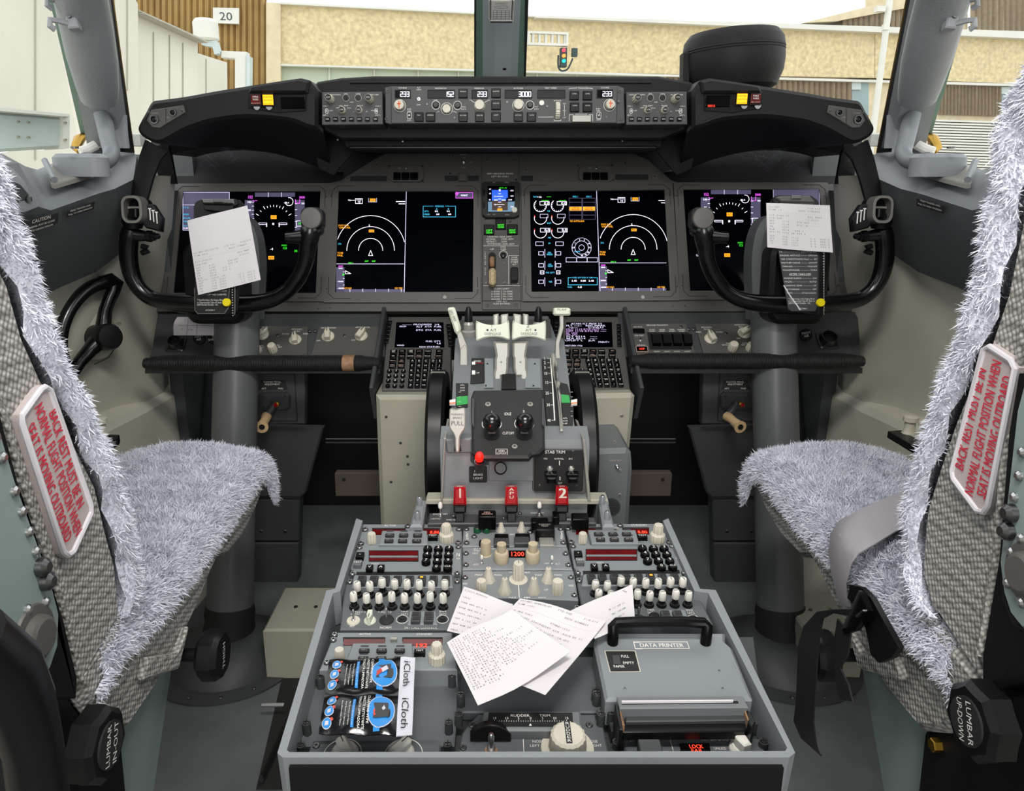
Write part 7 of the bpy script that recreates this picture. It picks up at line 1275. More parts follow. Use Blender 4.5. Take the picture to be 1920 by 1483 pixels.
# ---- papers and wipes
def sheet(fr, name, label, cat, c, lines, curl=.004, m='paper', n=8, group=None, lift0=0):
    """c: photo corners tl, tr, br, bl of a sheet lying near plane fr; lines: (s, t, height, text) in sheet fractions"""
    t = thing(name, label, cat, fr.w(*c[3]), group); Q = [Vector(fr.uv(*p)) for p in c]
    def at(s, tt): a = Q[0].lerp(Q[1], s); b = Q[3].lerp(Q[2], s); p = a.lerp(b, tt); return Vector((p.x, p.y, curl * (math.sin(s * 5 + tt * 2.5) * .5 + (tt - .5) ** 2 + (s - .5) ** 2) + lift0))
    mb = MB(m, fr.M); rows = [[at(i / n, j / n) for i in range(n + 1)] for j in range(n + 1)]; mb.surf(rows, thick=(0, 0, -.0003)); 
    fit = max([len(l[3]) for l in lines] + [1]); mb.m('ink'); du = (Q[1] - Q[0]).length; dv = (Q[3] - Q[0]).length
    for s, tt, h, st in lines:
        x = s; k = h / CAPH; ad = max(h * .92 / du, .93 / fit if fit > 26 else 0)
        for ch in st:
            if ch != ' ':
                gv, gf, adv = glyph(ch); vs = []
                for (p, q) in gv: o = at(x + p * k / du * .9, tt - q * k / dv); vs.append((o.x, o.y, o.z + .0004))
                mb.add(vs, gf)
            x += ad
    mb.build('sheet', t, smooth=60); return t
S1 = Fr(PA.o + PN * .020, PN); S2 = Fr(PA.o + PN * .024, PN); S3 = Fr(PA.o + PN * .030, PN)
hh = .0023
LA = ['13032', 'CYHZ ARR ATIS O', 'CYHZ ARR ATIS O', '13002 28014G21', 'CAT 2 ILS AV', 'DEP RWY 23', '0857. INF']
sheet(S1, 'printout', 'narrow printout peeking out above the big folded printout, its text starting C-FSLU', 'printout', [(870, 1101), (962, 1133), (945, 1200), (838, 1185)], [(.04, .09, hh, 'C-FSLU ACA0580')] + [(.05, .25 + k * .12, hh, s) for k, s in enumerate(LA)], .002)
sheet(S1, 'printout', 'triangular paper end reaching up over the right audio panel knobs', 'printout', [(1070, 1146), (1186, 1095), (1190, 1160), (1115, 1200)], [(.52, .45, hh, 'OR ILS RWY 23,'), (.55, .6, hh, 'DEC, LOG AND'), (.58, .75, hh, 'TD MAR 07')], .002)
B_ = ['FLIGHT AC8600/07   YYZ-YHZ      FIN-514', 'TIME 1231               DATE 07MAR25', '----------------------------------------', 'LT WER PA03         07MAR/1230', '   FM071700 25010G20KT 6SM -RASN BR SC', ' TEMPO 26010G20KT 2 1/2SM -SN OVC', '    26010G20KT 1 1/2SM -SN FEW0', '  25010G20KT P6SM -SN BKN030', '     P6SM SCT040 BKN0', '   BKN005 OVC', ' 0700FT', '   24030KT', ' SCT040', ' 18002,']
sheet(S2, 'printout', 'weather printout fanned out beside the printer with a rolled lower end', 'printout', [(975, 1126), (1137, 1164), (1022, 1312), (880, 1230)], [(.03, .05 + k * .062, hh * .95, s) for k, s in enumerate(B_)], .006)
mb = MB('paper', S2.M); P = [(*S2.uv(x, y), .004) for x, y in ((974, 1283), (1000, 1300), (1022, 1311))]; mb.tube(P, [.004, .005, .004], 12, flat=.6); 
C_ = ['1841,', 'CYYZ DEP ATIS P', 'CYYZ DEP ATIS P', '1800Z CYYZ ARR A', '1800Z 27013G19KT 15SM', 'FEW038 CIG BKN400', '007/M05 A2978', 'EXP VIS IDG AND DEP RWY ILS', '240, REC DRY ILS 24R', 'GND CYYZ WITH 8 E/E/E', 'ATIS DRY, AT 1811Z, ACFT', 'AIC PERMISSION TO LAND PRIOR', 'TO 1130Z SHALL NTFY CYYZ', 'OR ENGINE ER CTC. ACFT', 'PROCS PRIOR TO DEP CLRC', 'NOFF ATIC OF ADV MUST', 'ADVS ATC OF SMALL ANY ACFT', 'THESE RQMTS. BIRD', 'IN THE CYYZ', '133.1 FOR', 'NOT AVBL BY', 'FOAM CLYZ']
sheet(S3, 'printout', 'large white printout on top of the others, pointing at the rudder trim scale', 'printout', [(838, 1209), (960, 1142), (1070, 1230), (896, 1330)], [(.03, .05 + k * .036, hh * .8, s) for k, s in enumerate(C_)], .006)
mat('foil_black', '0c0c10', .2, bump=.6, bscale=90, coat=.3, var=0); mat('foil_white', 'c9c9d2', .3, bump=.5, bscale=60); mat('wipe_blue', '2a86d0', .3, var=0); mat('wipe_red', 'c8483a', .5, var=0)
WF = Fr(PB.o + PN * .040, PN)
def wipes():
    t = thing('wipe_packets', 'joined pair of black, blue and white cleaning wipe sachets lying at the near corner', 'wipe packets', WF.w(600, 1380))
    W = [zs(*p) for p in ((515, 510), (1215, 490), (1190, 1130), (425, 1115))]; Q = [Vector(WF.uv(*p)) for p in W]
    def at(s, tt, z=0): p = Q[0].lerp(Q[1], s).lerp(Q[3].lerp(Q[2], s), tt); puff = .004 * abs(math.sin(tt * 2 * math.pi)) ** .6 * min(1, min(s, .84 - s if s < .84 else 0) * 9 + .05) if s < .84 else .0005; return (p.x, p.y, puff + z + .001 * math.sin(s * 17 + tt * 9))
    n = 28
    for nm, s0, s1, m in (('black_body', 0, .83, 'foil_black'), ('white_end', .83, 1, 'foil_white')):
        mb = MB(m, WF.M); mb.surf([[at(s0 + (s1 - s0) * i / 20, j / n) for i in range(21)] for j in range(n + 1)], thick=(0, 0, -.001))
        def patch(m, pts, z=.0006): mb.m(m); mb.add([at(a, b, z) for a, b in pts], [tuple(range(len(pts)))])
        def strip(m, s_, t0, t1, w_, z=.0006):
            mb.m(m); k = 10; mb.surf([[at(s_, t0 + (t1 - t0) * i / k, z) for i in range(k + 1)], [at(s_ + w_, t0 + (t1 - t0) * i / k, z) for i in range(k + 1)]])
        def vtext(st, s_, tt, h, m, w_):
            mb.m(m); L = sum(glyph(c)[2] for c in st); x = 0; kk = w_ / L
            for ch in st:
                gv, gf, adv = glyph(ch); mb.add([at(s_ + q * h / CAPH, tt + (x + p) * kk, .0012) for p, q in gv], gf) if gv else None; x += adv
        for b in (0, 1):
            o = b * .51
            if s0 == 0:
                strip('wipe_blue', .58, o + .02, o + .47, .07); 
                def disc(m, cs, ct, rs, rt, z): 
                    mb.m(m); k = 20; vs = [at(cs, ct, z)] + [at(cs + rs * math.cos(2 * math.pi * i / k), ct + rt * math.sin(2 * math.pi * i / k), z) for i in range(k)]; mb.add(vs, [(0, 1 + i, 1 + (i + 1) % k) for i in range(k)])
                disc('foil_white', .655, o + .245, .150, .195, .0007); disc('wipe_blue', .655, o + .245, .142, .185, .0010)
                patch('slate_dark', [(.57, o + .15), (.73, o + .15), (.74, o + .33), (.57, o + .33)], .0014); patch('wipe_red', [(.57, o + .24), (.62, o + .19), (.68, o + .20), (.63, o + .27), (.575, o + .31)], .0017); patch('foil_white', [(.62, o + .21), (.68, o + .17), (.705, o + .23), (.64, o + .275)], .0019)
                for k, (st, w_) in enumerate((('CLEANING WIPE', .34), ('LINGETTE NETTOYANTE', .40), ('TOALLITA LIMPIADORA', .40))): vtext(st, .50 - k * .047, o + .05, .026, 'print_white', w_)
                strip('wipe_blue', .335, o + .08, o + .44, .032); vtext('5 in / 12 x 18 cm x 2 ml', .343, o + .10, .014, 'print_white', .32)
                for k, st in enumerate(('For Electronics and Optics', 'Pour Ecrans et Optiques', 'Para Electronica y Optica')): vtext(st, .300 - k * .042, o + .12, .014, 'print_white', .30)
                for k in range(3): disc('foil_white', .10 - k * .012, o + .12 + k * .135, .052, .062, .0006); disc('wipe_blue', .10 - k * .012, o + .12 + k * .135, .045, .054, .0009); disc('wipe_red', .15 - k * .012, o + .08 + k * .135, .016, .018, .0012); patch('foil_white', [(.08 - k * .012, o + .10 + k * .135), (.12 - k * .012, o + .10 + k * .135), (.12 - k * .012, o + .14 + k * .135), (.08 - k * .012, o + .15 + k * .135)], .0012)
            else: vtext('iCloth', .875, o + .06, .075, 'print_dark', .36)
        mb.build(nm, t, smooth=60)
wipes()
# ================================================================ control columns, wheels, clipboards
zy = lambda x, y: (200 + x / 4.571, 330 + y / 4.571)
zv = lambda x, y: (1260 + x / 4.364, 330 + y / 4.364)
def column(s):
    W = lambda x, y, Y: atY(x, y, Y) if s < 0 else rgt(atY(x, y, Y))
    wh = 'long hanging printout' if s < 0 else 'square receipt over a checklist'
    base = atZ(428, 1262, FZ) if s < 0 else rgt(atZ(428, 1262, FZ))
    t = thing('control_column', 'grey control column with a black wheel whose clipboard holds the ' + wh, 'control column', base)
    top = W(446, 560, 1.48); bot = W(429, 1225, 1.316)
    mb = MB('column_grey'); P = [top, top.lerp(bot, .3), top.lerp(bot, .55), top.lerp(bot, .56), top.lerp(bot, .9), bot]
    mb.tube(P, [.0437, .0440, .0443, .0452, .0456, .0456], 40); mb.build('column_tube', t)
    # head behind the wheel
    HF_ = Fr(top, (0, -1, .1)); mb = MB('column_grey', HF_.M); o = spline([(406, 600), (404, 560), (400, 520), (402, 480), (410, 440), (425, 412), (445, 402), (470, 412), (484, 440), (490, 480), (490, 520), (488, 560), (486, 600)], 4)
    o = [HF_.uv(p.x, p.y) for p in o]; 
    if s > 0: o = [(-(a), b) for a, b in [((HF_.u.dot(rgt(HF_.w(0, 0)) - HF_.o)) * 0 + a, b) for a, b in [((atYp - HF_.o).dot(HF_.u) * -1, (atYp - HF_.o).dot(HF_.v)) for atYp in [rgt(onp(p.x, p.y, rgt(HF_.o), HF_.n)) for p in spline([(406, 600), (404, 560), (400, 520), (402, 480), (410, 440), (425, 412), (445, 402), (470, 412), (484, 440), (490, 480), (490, 520), (488, 560), (486, 600)], 4)]]]]
    mb.slab(o, -.035, .025, .012); mb.build('column_head', t)
    mb = MB('dark_steel'); c = W(418, 598, 1.43); mb.T = Matrix.Translation(c) @ Matrix.Rotation(R(90), 4, 'X'); mb.cyl(0, 0, 0, .004, .0045, 12); mb.build('screw', t)
    # boot and floor plate
    d = (top - bot).normalized(); mb = MB('rubber'); Q = [bot + d * h for h in (.10, .085, .07, .05, .03, .01, -.01)]; mb.tube(Q, [.047, .050, .048, .052, .050, .056, .066], 36); mb.build('boot', t)
    b0 = Vector((bot.x - d.x * .02, bot.y, FZ)); mb = MB('slate_dark', Matrix.Translation(b0)); mb.lathe([(.150, 0), (.150, .004), (.118, .006), (.112, .02), (.09, .045), (.062, .058)], seg=56); mb.build('floor_cone', t)
    mb = MB('dark_steel', Matrix.Translation(b0))
    for k in range(14): a = k * 2 * math.pi / 14; mb.lathe([(.004, .004), (.004, .006), (.002, .0075)], .135 * math.cos(a), .135 * math.sin(a), 0, 8)
    mb.build('rivets', t)['kind'] = 'stuff'
    # wheel
    Y = 1.40; V = lambda x, y, dy=0: W(*zy(x, y), Y + dy); mb = MB('gloss_wheel'); q = 1.42 / 1387
    pa = [(208, 455, 15), (196, 520, 16.5), (188, 600, 16), (188, 700, 16), (203, 800, 15.5), (238, 900, 14.5), (298, 985, 14), (390, 1050, 14.5), (520, 1078, 15.5), (700, 1095, 18), (900, 1100, 19), (1100, 1100, 18), (1300, 1085, 16), (1440, 1050, 14.5), (1550, 985, 14), (1625, 900, 14.5), (1680, 800, 14), (1712, 700, 14.5), (1722, 620, 15.5), (1735, 540, 17.5), (1745, 470, 18), (1752, 420, 15)]
    C3 = spline([(a, b, c) for a, b, c in pa], 4); mb.tube([V(p.x, p.y) for p in C3], [p.z * q for p in C3], 22, upv=(0, -1, 0), flat=.95) if 0 else mb.tube([V(p.x, p.y) for p in C3], [p.z * q * 1.0 for p in C3], 22); 
    mb.tube([V(1740, 520), V(1660, 525), V(1590, 528), V(1540, 530)], [15 * q, 13 * q, 10.5 * q, 10 * q], 20); mb.tube([V(200, 500), V(260, 508), V(340, 515)], [15 * q, 12 * q, 9 * q], 20)
    wheel = mb.build('control_wheel', t)
    mb = MB('satin_black'); mb.tube([V(330, 515), V(345, 515), V(350, 515), V(385, 518), V(388, 518), V(412, 518), V(415, 518), V(448, 516), V(458, 516)], [9 * q, 9 * q, 10.5 * q, 10.5 * q, 8 * q, 8 * q, 5.5 * q, 5 * q, 2.5 * q], 20); mb.build('trigger_nose', wheel)
    mb = MB('satin_black'); mb.tube([V(300, 600), V(345, 615), V(350, 640), V(300, 660)], [5 * q, 6 * q, 6 * q, 5 * q], 12); mb.build('trigger', wheel)
    # round cap
    cf = Fr(V(1752, 362, -.012), (0, -1, .15)); k = q
    mb = MB('satin_black', cf.M); mb.slab(rr(0, 0, 40 * k, 40 * k, 12 * k, 5), -.028, -.002, .004); mb.slab(rr(0, -16 * k, 34 * k, 26 * k, 8 * k, 5), -.028, -.008, .004); mb.build('cap_housing', wheel)
    mb = MB('bezel_grey', cf.M); mb.lathe([(19 * k, -.002), (19 * k, .002), (17.5 * k, .004), (10 * k, .0048)], seg=36); mb.build('round_cap', wheel)
    # switch ring and box
    rf = Fr(V(228, 288, -.02), (-s * .25 * -1 * -1, -1, .12)); rf = Fr(V(228, 288, -.02), (s * .25, -1, .12)); mb = MB('bezel_grey', rf.M); a = rr(0, 0, 42 * k, 48 * k, 15 * k, 6); b = rr(0, 0, 33 * k, 39 * k, 12 * k, 6); mb.ring(a, b, -.014, .004); mb.m('lever_grey'); mb.ring(off(a, .0004), b, .004, .0055); mb.build('switch_ring', wheel)
    mb = MB('satin_black', rf.M); mb.slab(rr(0, 0, 36 * k, 42 * k, 12 * k, 5), -.03, -.010, .002); mb.m('lever_grey').box(0, 4 * k, -.006, 30 * k, 4 * k, .006, .001); mb.m('satin_black').box(0, -6 * k, -.004, 12 * k, 16 * k, .012, .002); mb.build('trim_switch', wheel)
    mb = MB('satin_black'); mb.tube([V(225, 330, .01), V(225, 400), V(230, 450)], [18 * q, 19 * q, 15 * q], 20); mb.build('switch_base', wheel)
    bf = Fr(V(395, 360, -.012), (s * -.15, -1, .1)); mb = MB('satin_black', bf.M); f_ = -1 * s
    P = [(-22 * k, 26 * k), (2 * k, 24 * k), (16 * k, 0), (12 * k, -24 * k), (-12 * k, -18 * k), (-22 * k, -4 * k)]; mb.slab([(x * f_, y) for x, y in P], -.02, .004, .003)
    mb.m('print_white')
    for j in range(3): mb.slab([(f_ * (-3 + j * 5.5) * k + dx * k, y * k) for dx, y in ((-1, 15 - j * 3), (1, 15 - j * 3), (1, -4 - j * 3), (-1, -4 - j * 3))], .004, .0044)
    for j in range(3): mb.slab([(f_ * (-3 + j * 5.5) * k + dx * k, y * k) for dx, y in ((-2.6, 17 - j * 3), (2.6, 17 - j * 3), (2.6, 15 - j * 3), (-2.6, 15 - j * 3))], .004, .0044)
    mb.build('switch_box', wheel)
    # hub
    mb = MB('satin_black'); 
    hb = Fr(V(925, 1080, .0), (0, -1, .1)); mb.T = hb.M; mb.slab(rr(0, .035 * 1, 110 * k, 150 * k, 24 * k, 6), -.05, .004, .008); mb.build('wheel_hub', wheel)
    # clipboard
    c0 = (-1 if s < 0 else 1); CFm = Fr(W(415, 470, 1.355), (0, -1, .22)); t2 = t
    if s < 0: zz = zy; pts = [(745, 260), (760, 225), (800, 203), (1140, 205), (1175, 240), (1190, 300), (1120, 1150), (1060, 1185), (780, 1185), (755, 1150)]; clip = [(805, 195), (1085, 195), (1090, 240), (820, 235)]; lip = [(825, 245), (1080, 250), (1082, 315), (835, 290)]
    else: zz = zv; pts = [(805, 210), (830, 175), (880, 155), (1140, 160), (1190, 195), (1205, 230), (1250, 640), (1248, 1135), (1190, 1140), (960, 1105), (880, 650)]; clip = [(850, 175), (890, 163), (1130, 160), (1165, 200), (1170, 218), (895, 210)]; lip = [(888, 215), (1165, 218), (1140, 282), (890, 278)]
    mb = MB('satin_black', CFm.M); fpoly(mb, CFm, [zz(*p) for p in pts], -.004, 0, .001); mb.build('clip_plate', t2)
    mb = MB('dark_steel' if s < 0 else 'bezel_grey', CFm.M); fpoly(mb, CFm, [zz(*p) for p in clip], 0, .012, .002); mb.m('dark_steel'); fbox(mb, CFm, *zz(955 if s < 0 else 1020, 210 if s < 0 else 172), 18, 7, .012, .015, .001); mb.m('satin_black' if s < 0 else 'slate_dark'); fpoly(mb, CFm, [zz(*p) for p in lip], .004, .010, .001)
    u1, v1 = CFm.uv(*zz(1110 if s < 0 else 840, 232 if s < 0 else 200)); mb.m('satin_black').cyl(u1, v1, 0, .009, 6 * k); mb.build('spring_clip', t2)
    # checklist card and slider
    if s < 0:
        mb = MB('print_dark', CFm.M); fpoly(mb, CFm, [zz(755, 900), (zz(1060, 900)), zz(1050, 1130), zz(1010, 1182), zz(780, 1182), zz(752, 1150)], 0, .0014, .0004); mb.m('lever_grey'); fline(mb, CFm, [zz(752, 960), zz(756, 1150), zz(782, 1180), zz(1008, 1180), zz(1042, 1130), zz(1052, 960)], .7, .0018); L = [('---------------OFF', 950, 986, 36, 2.6), ('------------UP NO LIGHTS', 900, 1016, 55, 2.8), ('* If performing a No Engine Bleed', 890, 1062, 50, 3), ('or Unpressurized Take-off. Refer to', 890, 1084, 50, 3), ('QRH Normal Checklist - NC.', 866, 1103, 40, 3), ('AC32768A-1', 888, 1149, 18, 2.4)]
    else:
        mb = MB('slate_dark', CFm.M); fpoly(mb, CFm, [zz(862, 560), zz(1205, 560), zz(1192, 1070), zz(1170, 1106), zz(975, 1106), zz(950, 1085)], 0, .0014, .0004); L = [('PA ------------------ COMPLETED', 1032, 620, 71, 2.8), ('ENGINE ANTI-ICE -------- OFF/ON', 1036, 650, 70, 2.8), ('*AIR CONDITIONING Panel ----- SET', 1040, 680, 69, 2.8), ('WEATHER RADAR --------- ON/OFF', 1040, 710, 68, 2.8), ('TERRAIN --------------- ON/OFF', 1044, 740, 66, 2.8), ('TRANSPONDER ----------- TA/RA', 1046, 770, 65, 2.8), ('AFTER TAKE-OFF', 1048, 803, 41, 3.6), ('ENGINE BLEEDS ------------ ON', 1050, 836, 61, 2.8), ('PACKS ------------------ AUTO', 1052, 865, 60, 2.8), ('LANDING GEAR ------------- UP', 1054, 896, 58, 2.8), ('AUTOBRAKE --------------- OFF', 1058, 927, 57, 2.8), ('FLAPS ----------- UP NO LIGHTS', 1060, 957, 55, 2.8), ('* If performing a No Engine Bleed', 1058, 1004, 50, 2.8), ('or Unpressurized Take-off. Refer to', 1060, 1022, 50, 2.8), ('QRH Normal Checklist - NC.', 1044, 1040, 42, 2.8), ('AC32768A-1', 1070, 1085, 18, 2.4)]
    mb.m('print_white')
    for st, x, y, w_, h in L: ft(mb, CFm, st, *zz(x, y), h, w_, lift=.0018)
    if s > 0: fline(mb, CFm, [zz(960, 811), zz(1136, 811)], .6, .0018); mb.m('paper'); fline(mb, CFm, [zz(915, 895), zz(960, 970), zz(1050, 1095)], 2.2, .0025)
    mb.build('checklist_card', t2)
    mb = MB('satin_black', CFm.M); a = (1075, 940, 1085, 1190) if s < 0 else (1222, 620, 1228, 1135); fpoly(mb, CFm, [zz(a[0] - 20, a[1]), zz(a[0] + 22, a[1]), zz(a[2] + 8, a[3]), zz(a[2] - 30, a[3])], 0, .004, .001); mb.m('print_white')
    for j in range(12 if s < 0 else 22): u1, v1 = CFm.uv(*zz(a[0] + 8 + (a[2] - a[0]) * j / 22, a[1] + 15 + j * (22.0))); mb.cyl(u1, v1, .004, .0044, .9 * k, 6)
    mb.m('lever_grey'); fline(mb, CFm, [zz(a[0] + 25, a[1]), zz(a[2] + 14, a[3])], 1, .0045); mb.build('slider_rail', t2)
    mb = MB('yellow', CFm.M); u1, v1 = CFm.uv(*zz(*((1038, 1085) if s < 0 else (1205, 1038)))); mb.lathe([(7.4 * k, .003), (7.4 * k, .007), (6.6 * k, .009)], u1, v1, 0, 24); mb.build('yellow_slider', t2)
    return CFm
CFL = column(-1); CFR = column(1)
# the two receipts on the wheels
h1 = .0025
P1 = Fr(CFL.o + CFL.n * .011, CFL.n); P2 = Fr(CFR.o + CFR.n * .011, CFR.n)
sheet(P1, 'receipt', 'long white printout hanging askew from the wheel clip on the left control column', 'printout', [(352, 414), (463.5, 385), (490, 525), (373, 553)],
      [(.03, .46, h1, 'FLIGHT AC1320/06   LIR-YYZ    FIN-514'), (.03, .50, h1, 'TIME 0316             DATE 07MAR25'), (.03, .54, h1, '-------------------------------------'), (.03, .58, h1, 'FLT 1320/06                REG MARK'), (.03, .62, h1, 'LIR/YYZ                     C-FSLU')] + [(.03, .66 + k * .035, h1 * .95, a) for k, a in enumerate(('OUT     2127        RTG OUT --:--', 'OFF     2145        RTG IN  --:--', 'ON      0303    012.1', 'IN      0315    012.4', 'BLK     0548', 'UPLIFT  15532  LB', 'OUT     LIR  2127        15.5  000.0', 'OFF     LIR  2145        15.2  000.3', 'ON      YYZ  0303         3.2  012.3', 'IN      YYZ  0315         2.9  012.4'))], .004)
sheet(P2, 'receipt', 'squarish white printout clipped on the wheel of the right control column', 'printout', [(1436, 381), (1556, 385), (1560, 474), (1437.5, 464)],
      [(.04, .10 + k * .062, h1, a) for k, a in enumerate(('FLIGHT               FIN-514', 'TIME 13         DATE 07MAR25', '----------------------------', 'FLT 0680/07          REG MARK', 'YYZ/YHZ              C-FSLU', 'OUT    1113    RTG OUT --:--', 'OFF    1118    RTG IN  --:--', 'ON     1327', 'BLK    0214   004.4', 'UPLIFT 7553 LB 004.4'))] + [(.04, .75 + k * .055, h1, a) for k, a in enumerate(('OUT    YYZ  1113      9.0  000.0', 'OFF    YYZ  1118      8.9  000.3', 'ON     YHZ  1322      4.9  004.2', 'IN     YHZ  1327      4.8  004.4'))], .004)
# ================================================================ tiller, covers, placards, outlets on the side walls
TF = Fr(atX(175, 625, -.765), (.80, -.55, .15), (.55, .80, 0)); zz0 = lambda x, y: (x / 2.965, 420 + y / 2.965)
t = thing('steering_tiller', 'black nose wheel steering tiller on the left wall beside the padded bar', 'tiller', TF.w(*zz0(575, 760)))
mb = MB('liner', TF.M); u, v = TF.uv(*zz0(520, 625)); q = TF.sc(*zz0(520, 625))[0]; mb.lathe([(46 * q, -.002), (46 * q, .002), (45 * q, .003)], u, v, 0, 48); mb.m('ink').ring(circ(u, v, 45.5 * q, 48), circ(u, v, 44.9 * q, 48), .002, .0034); mb.text('CENTER', *TF.uv(*zz0(640, 560)), 6 * q, 22 * q, .1, .0036); mb.m('print_dark'); fline(mb, TF, [zz0(622, 577), zz0(657, 575)], 3.5, .0036); fline(mb, TF, [zz0(510, 430), zz0(512, 500)], 3, .0036); fline(mb, TF, [zz0(525, 780), zz0(600, 745), zz0(640, 690)], 1.5, .0036); mb.build('index_plate', t)
mb = MB('gloss_wheel', TF.M); L = lambda x, y, z: (*TF.uv(*zz0(x, y), z), z)
rim = spline([L(*p) for p in ((600, 322, .045), (520, 345, .045), (450, 395, .045), (390, 470, .045), (350, 560, .045), (335, 650, .045), (345, 740, .045), (380, 830, .045))], 5); mb.tube(rim, .0125, 16)
mb.tube([L(560, 325, .045), L(620, 312, .045), L(645, 325, .043), L(630, 370, .042), L(612, 410, .04), L(585, 480, .035), L(575, 560, .03), L(570, 630, .03)], [.0125, .014, .014, .013, .012, .012, .014, .02], 14); mb.tube([L(570, 630, .03), L(500, 700, .03), L(440, 770, .035), L(400, 830, .045), L(380, 860, .045)], [.02, .014, .012, .012, .01], 14); mb.build('wheel_rim', t)
mb = MB('satin_black', TF.M); u, v = TF.uv(*zz0(580, 630), .03); mb.lathe([(.026, 0), (.026, .048), (.023, .055), (.01, .056)], u, v, 0, 32); mb.build('hub', t)
RWf = Fr((Xc + .842, 1.3, .8), (-1, 0, 0), (0, -1, 0)); mb = MB('liner_dark', RWf.M); mb.m('liner'); fpoly(mb, RWf, circ(1715, 631, 66, 48, 69), -.006, .003, .001); mb.m('ink'); o = RWf.P(circ(1715, 631, 66, 48, 69), .003)
fline(mb, RWf, circ(1715, 631, 65, 48, 68), 1.2, .0034, True); mb.m('lever_grey'); screws(mb, RWf, [(1745, 590), (1682, 640)], 4, .003, 'lever_grey'); tag(mb.build('access_cover', base=RWf.w(1715, 700)), 'round access cover with two screws in the beige side wall at the right', 'cover')
for s_, pts, knobs in ((1, [(1665, 808), (1690, 806), (1735, 832), (1736, 845), (1722, 842)], [(1704, 812), (1733, 823)]), (-1, [(194, 840), (186, 826), (200, 814), (224, 815), (222, 821)], [(190, 816)])):
    SHf = Fr((Xc, 1.2, .735), (0, 0, 1)); t = thing('wall_control_box', 'small black %s on the wall ledge beside the %s seat cushion' % ('box with two pale knobs' if s_ > 0 else 'box with one pale knob', 'belted' if s_ > 0 else 'unbelted'), 'control box', SHf.w(*pts[0])); mb = MB('satin_black', SHf.M); fpoly(mb, SHf, pts, -.012, 0, .001); mb.build('plate', t)
    for x, y in knobs: u, v = SHf.uv(x, y); mb = MB('knob_cream', SHf.M); mb.lathe([(.012, 0), (.009, .006), (.009, .02), (.0125, .022), (.012, .03), (.01, .031)], u, v, 0, 24); mb.build('knob', t)
def placard(pf, lines, corners, label):
    mb = MB('print_dark', pf.M); fpoly(mb, pf, corners, 0, .001); mb.m('print_white')
    for st, x, y, h, w_, a in lines: u, v = pf.uv(x, y, .0012); k = abs(pf.sc(x, y)[1]); kx = abs(pf.sc(x, y)[0]); mb.text(st, u, v, h * k, w_ * kx, R(a), .0013)
    tag(mb.build('placard', base=pf.w(*corners[3])), label, 'placard')
def facept(S, f, g, x, y):   # plane of the side panel face near a photo point
    t_, mid, low = S; return None
import mathutils.bvhtree as _bvt
def hit(ob, x, y):
    dg = None; me = ob.data; P = WP[ob.name]; bv = _bvt.BVHTree.FromPolygons([v.co + P for v in me.vertices], [tuple(p.vertices) for p in me.polygons]); r = ray(x, y); h = bv.ray_cast(CAM, r.normalized()); return h
def on_obj(ob, x, y, lift=.007):
    h = hit(ob, x, y)
    if h[0] is None: return None
    n = h[1] if h[1].dot(ray(x, y)) < 0 else -h[1]; a = hit(ob, x + 3, y); u = (a[0] - h[0]) if a[0] is not None else Vector((1, 0, 0)); return Fr(h[0] + n * lift, n, u)
faceL = next(o for o in SL[0].children if o.name.startswith('face')); faceR = next(o for o in SRr[0].children if o.name.startswith('face'))
f = on_obj(faceL, 75, 418)
def ang(f, a, b): a = f.uv(*a); b = f.uv(*b); return math.degrees(math.atan2(b[1] - a[1], b[0] - a[0]))
AN = ang(f, (50, 420), (108, 403)) if f else 0
if f: placard(f, [('CAUTION', 78, 411, 6.5, 34, AN), ('P18-3 PANEL MUST BE CLOSED', 76, 421, 3.4, 54, AN), ('PRIOR TO OPENING WINDOW', 75, 428.5, 3.4, 48, AN)], [(44, 418), (110, 398), (109, 418), (42, 444)], 'black placard reading CAUTION on the side panel')
f = on_obj(faceL, 150, 393)
A2 = ang(f, (127, 400), (178, 384)) if f else 0
if f: placard(f, [('PRESS TRIGGER AND', 151, 390, 3, 36, A2), ('PULL TO OPEN WINDOW', 151, 396, 3, 42, A2)], [(127, 396), (178, 378), (176, 392), (125, 408)], 'black placard about the window trigger beside the CAUTION placard')
f = on_obj(faceR, 1745, 383)
A3 = ang(f, (1719, 376), (1769, 391)) if f else 0
if f: placard(f, [('PRESS TRIGGER AND', 1744, 381, 3, 36, A3), ('PULL TO OPEN WINDOW', 1743, 388, 3, 42, A3)], [(1719, 372), (1769, 386), (1768, 400), (1718, 386)], 'black placard about the window trigger on the right side panel')
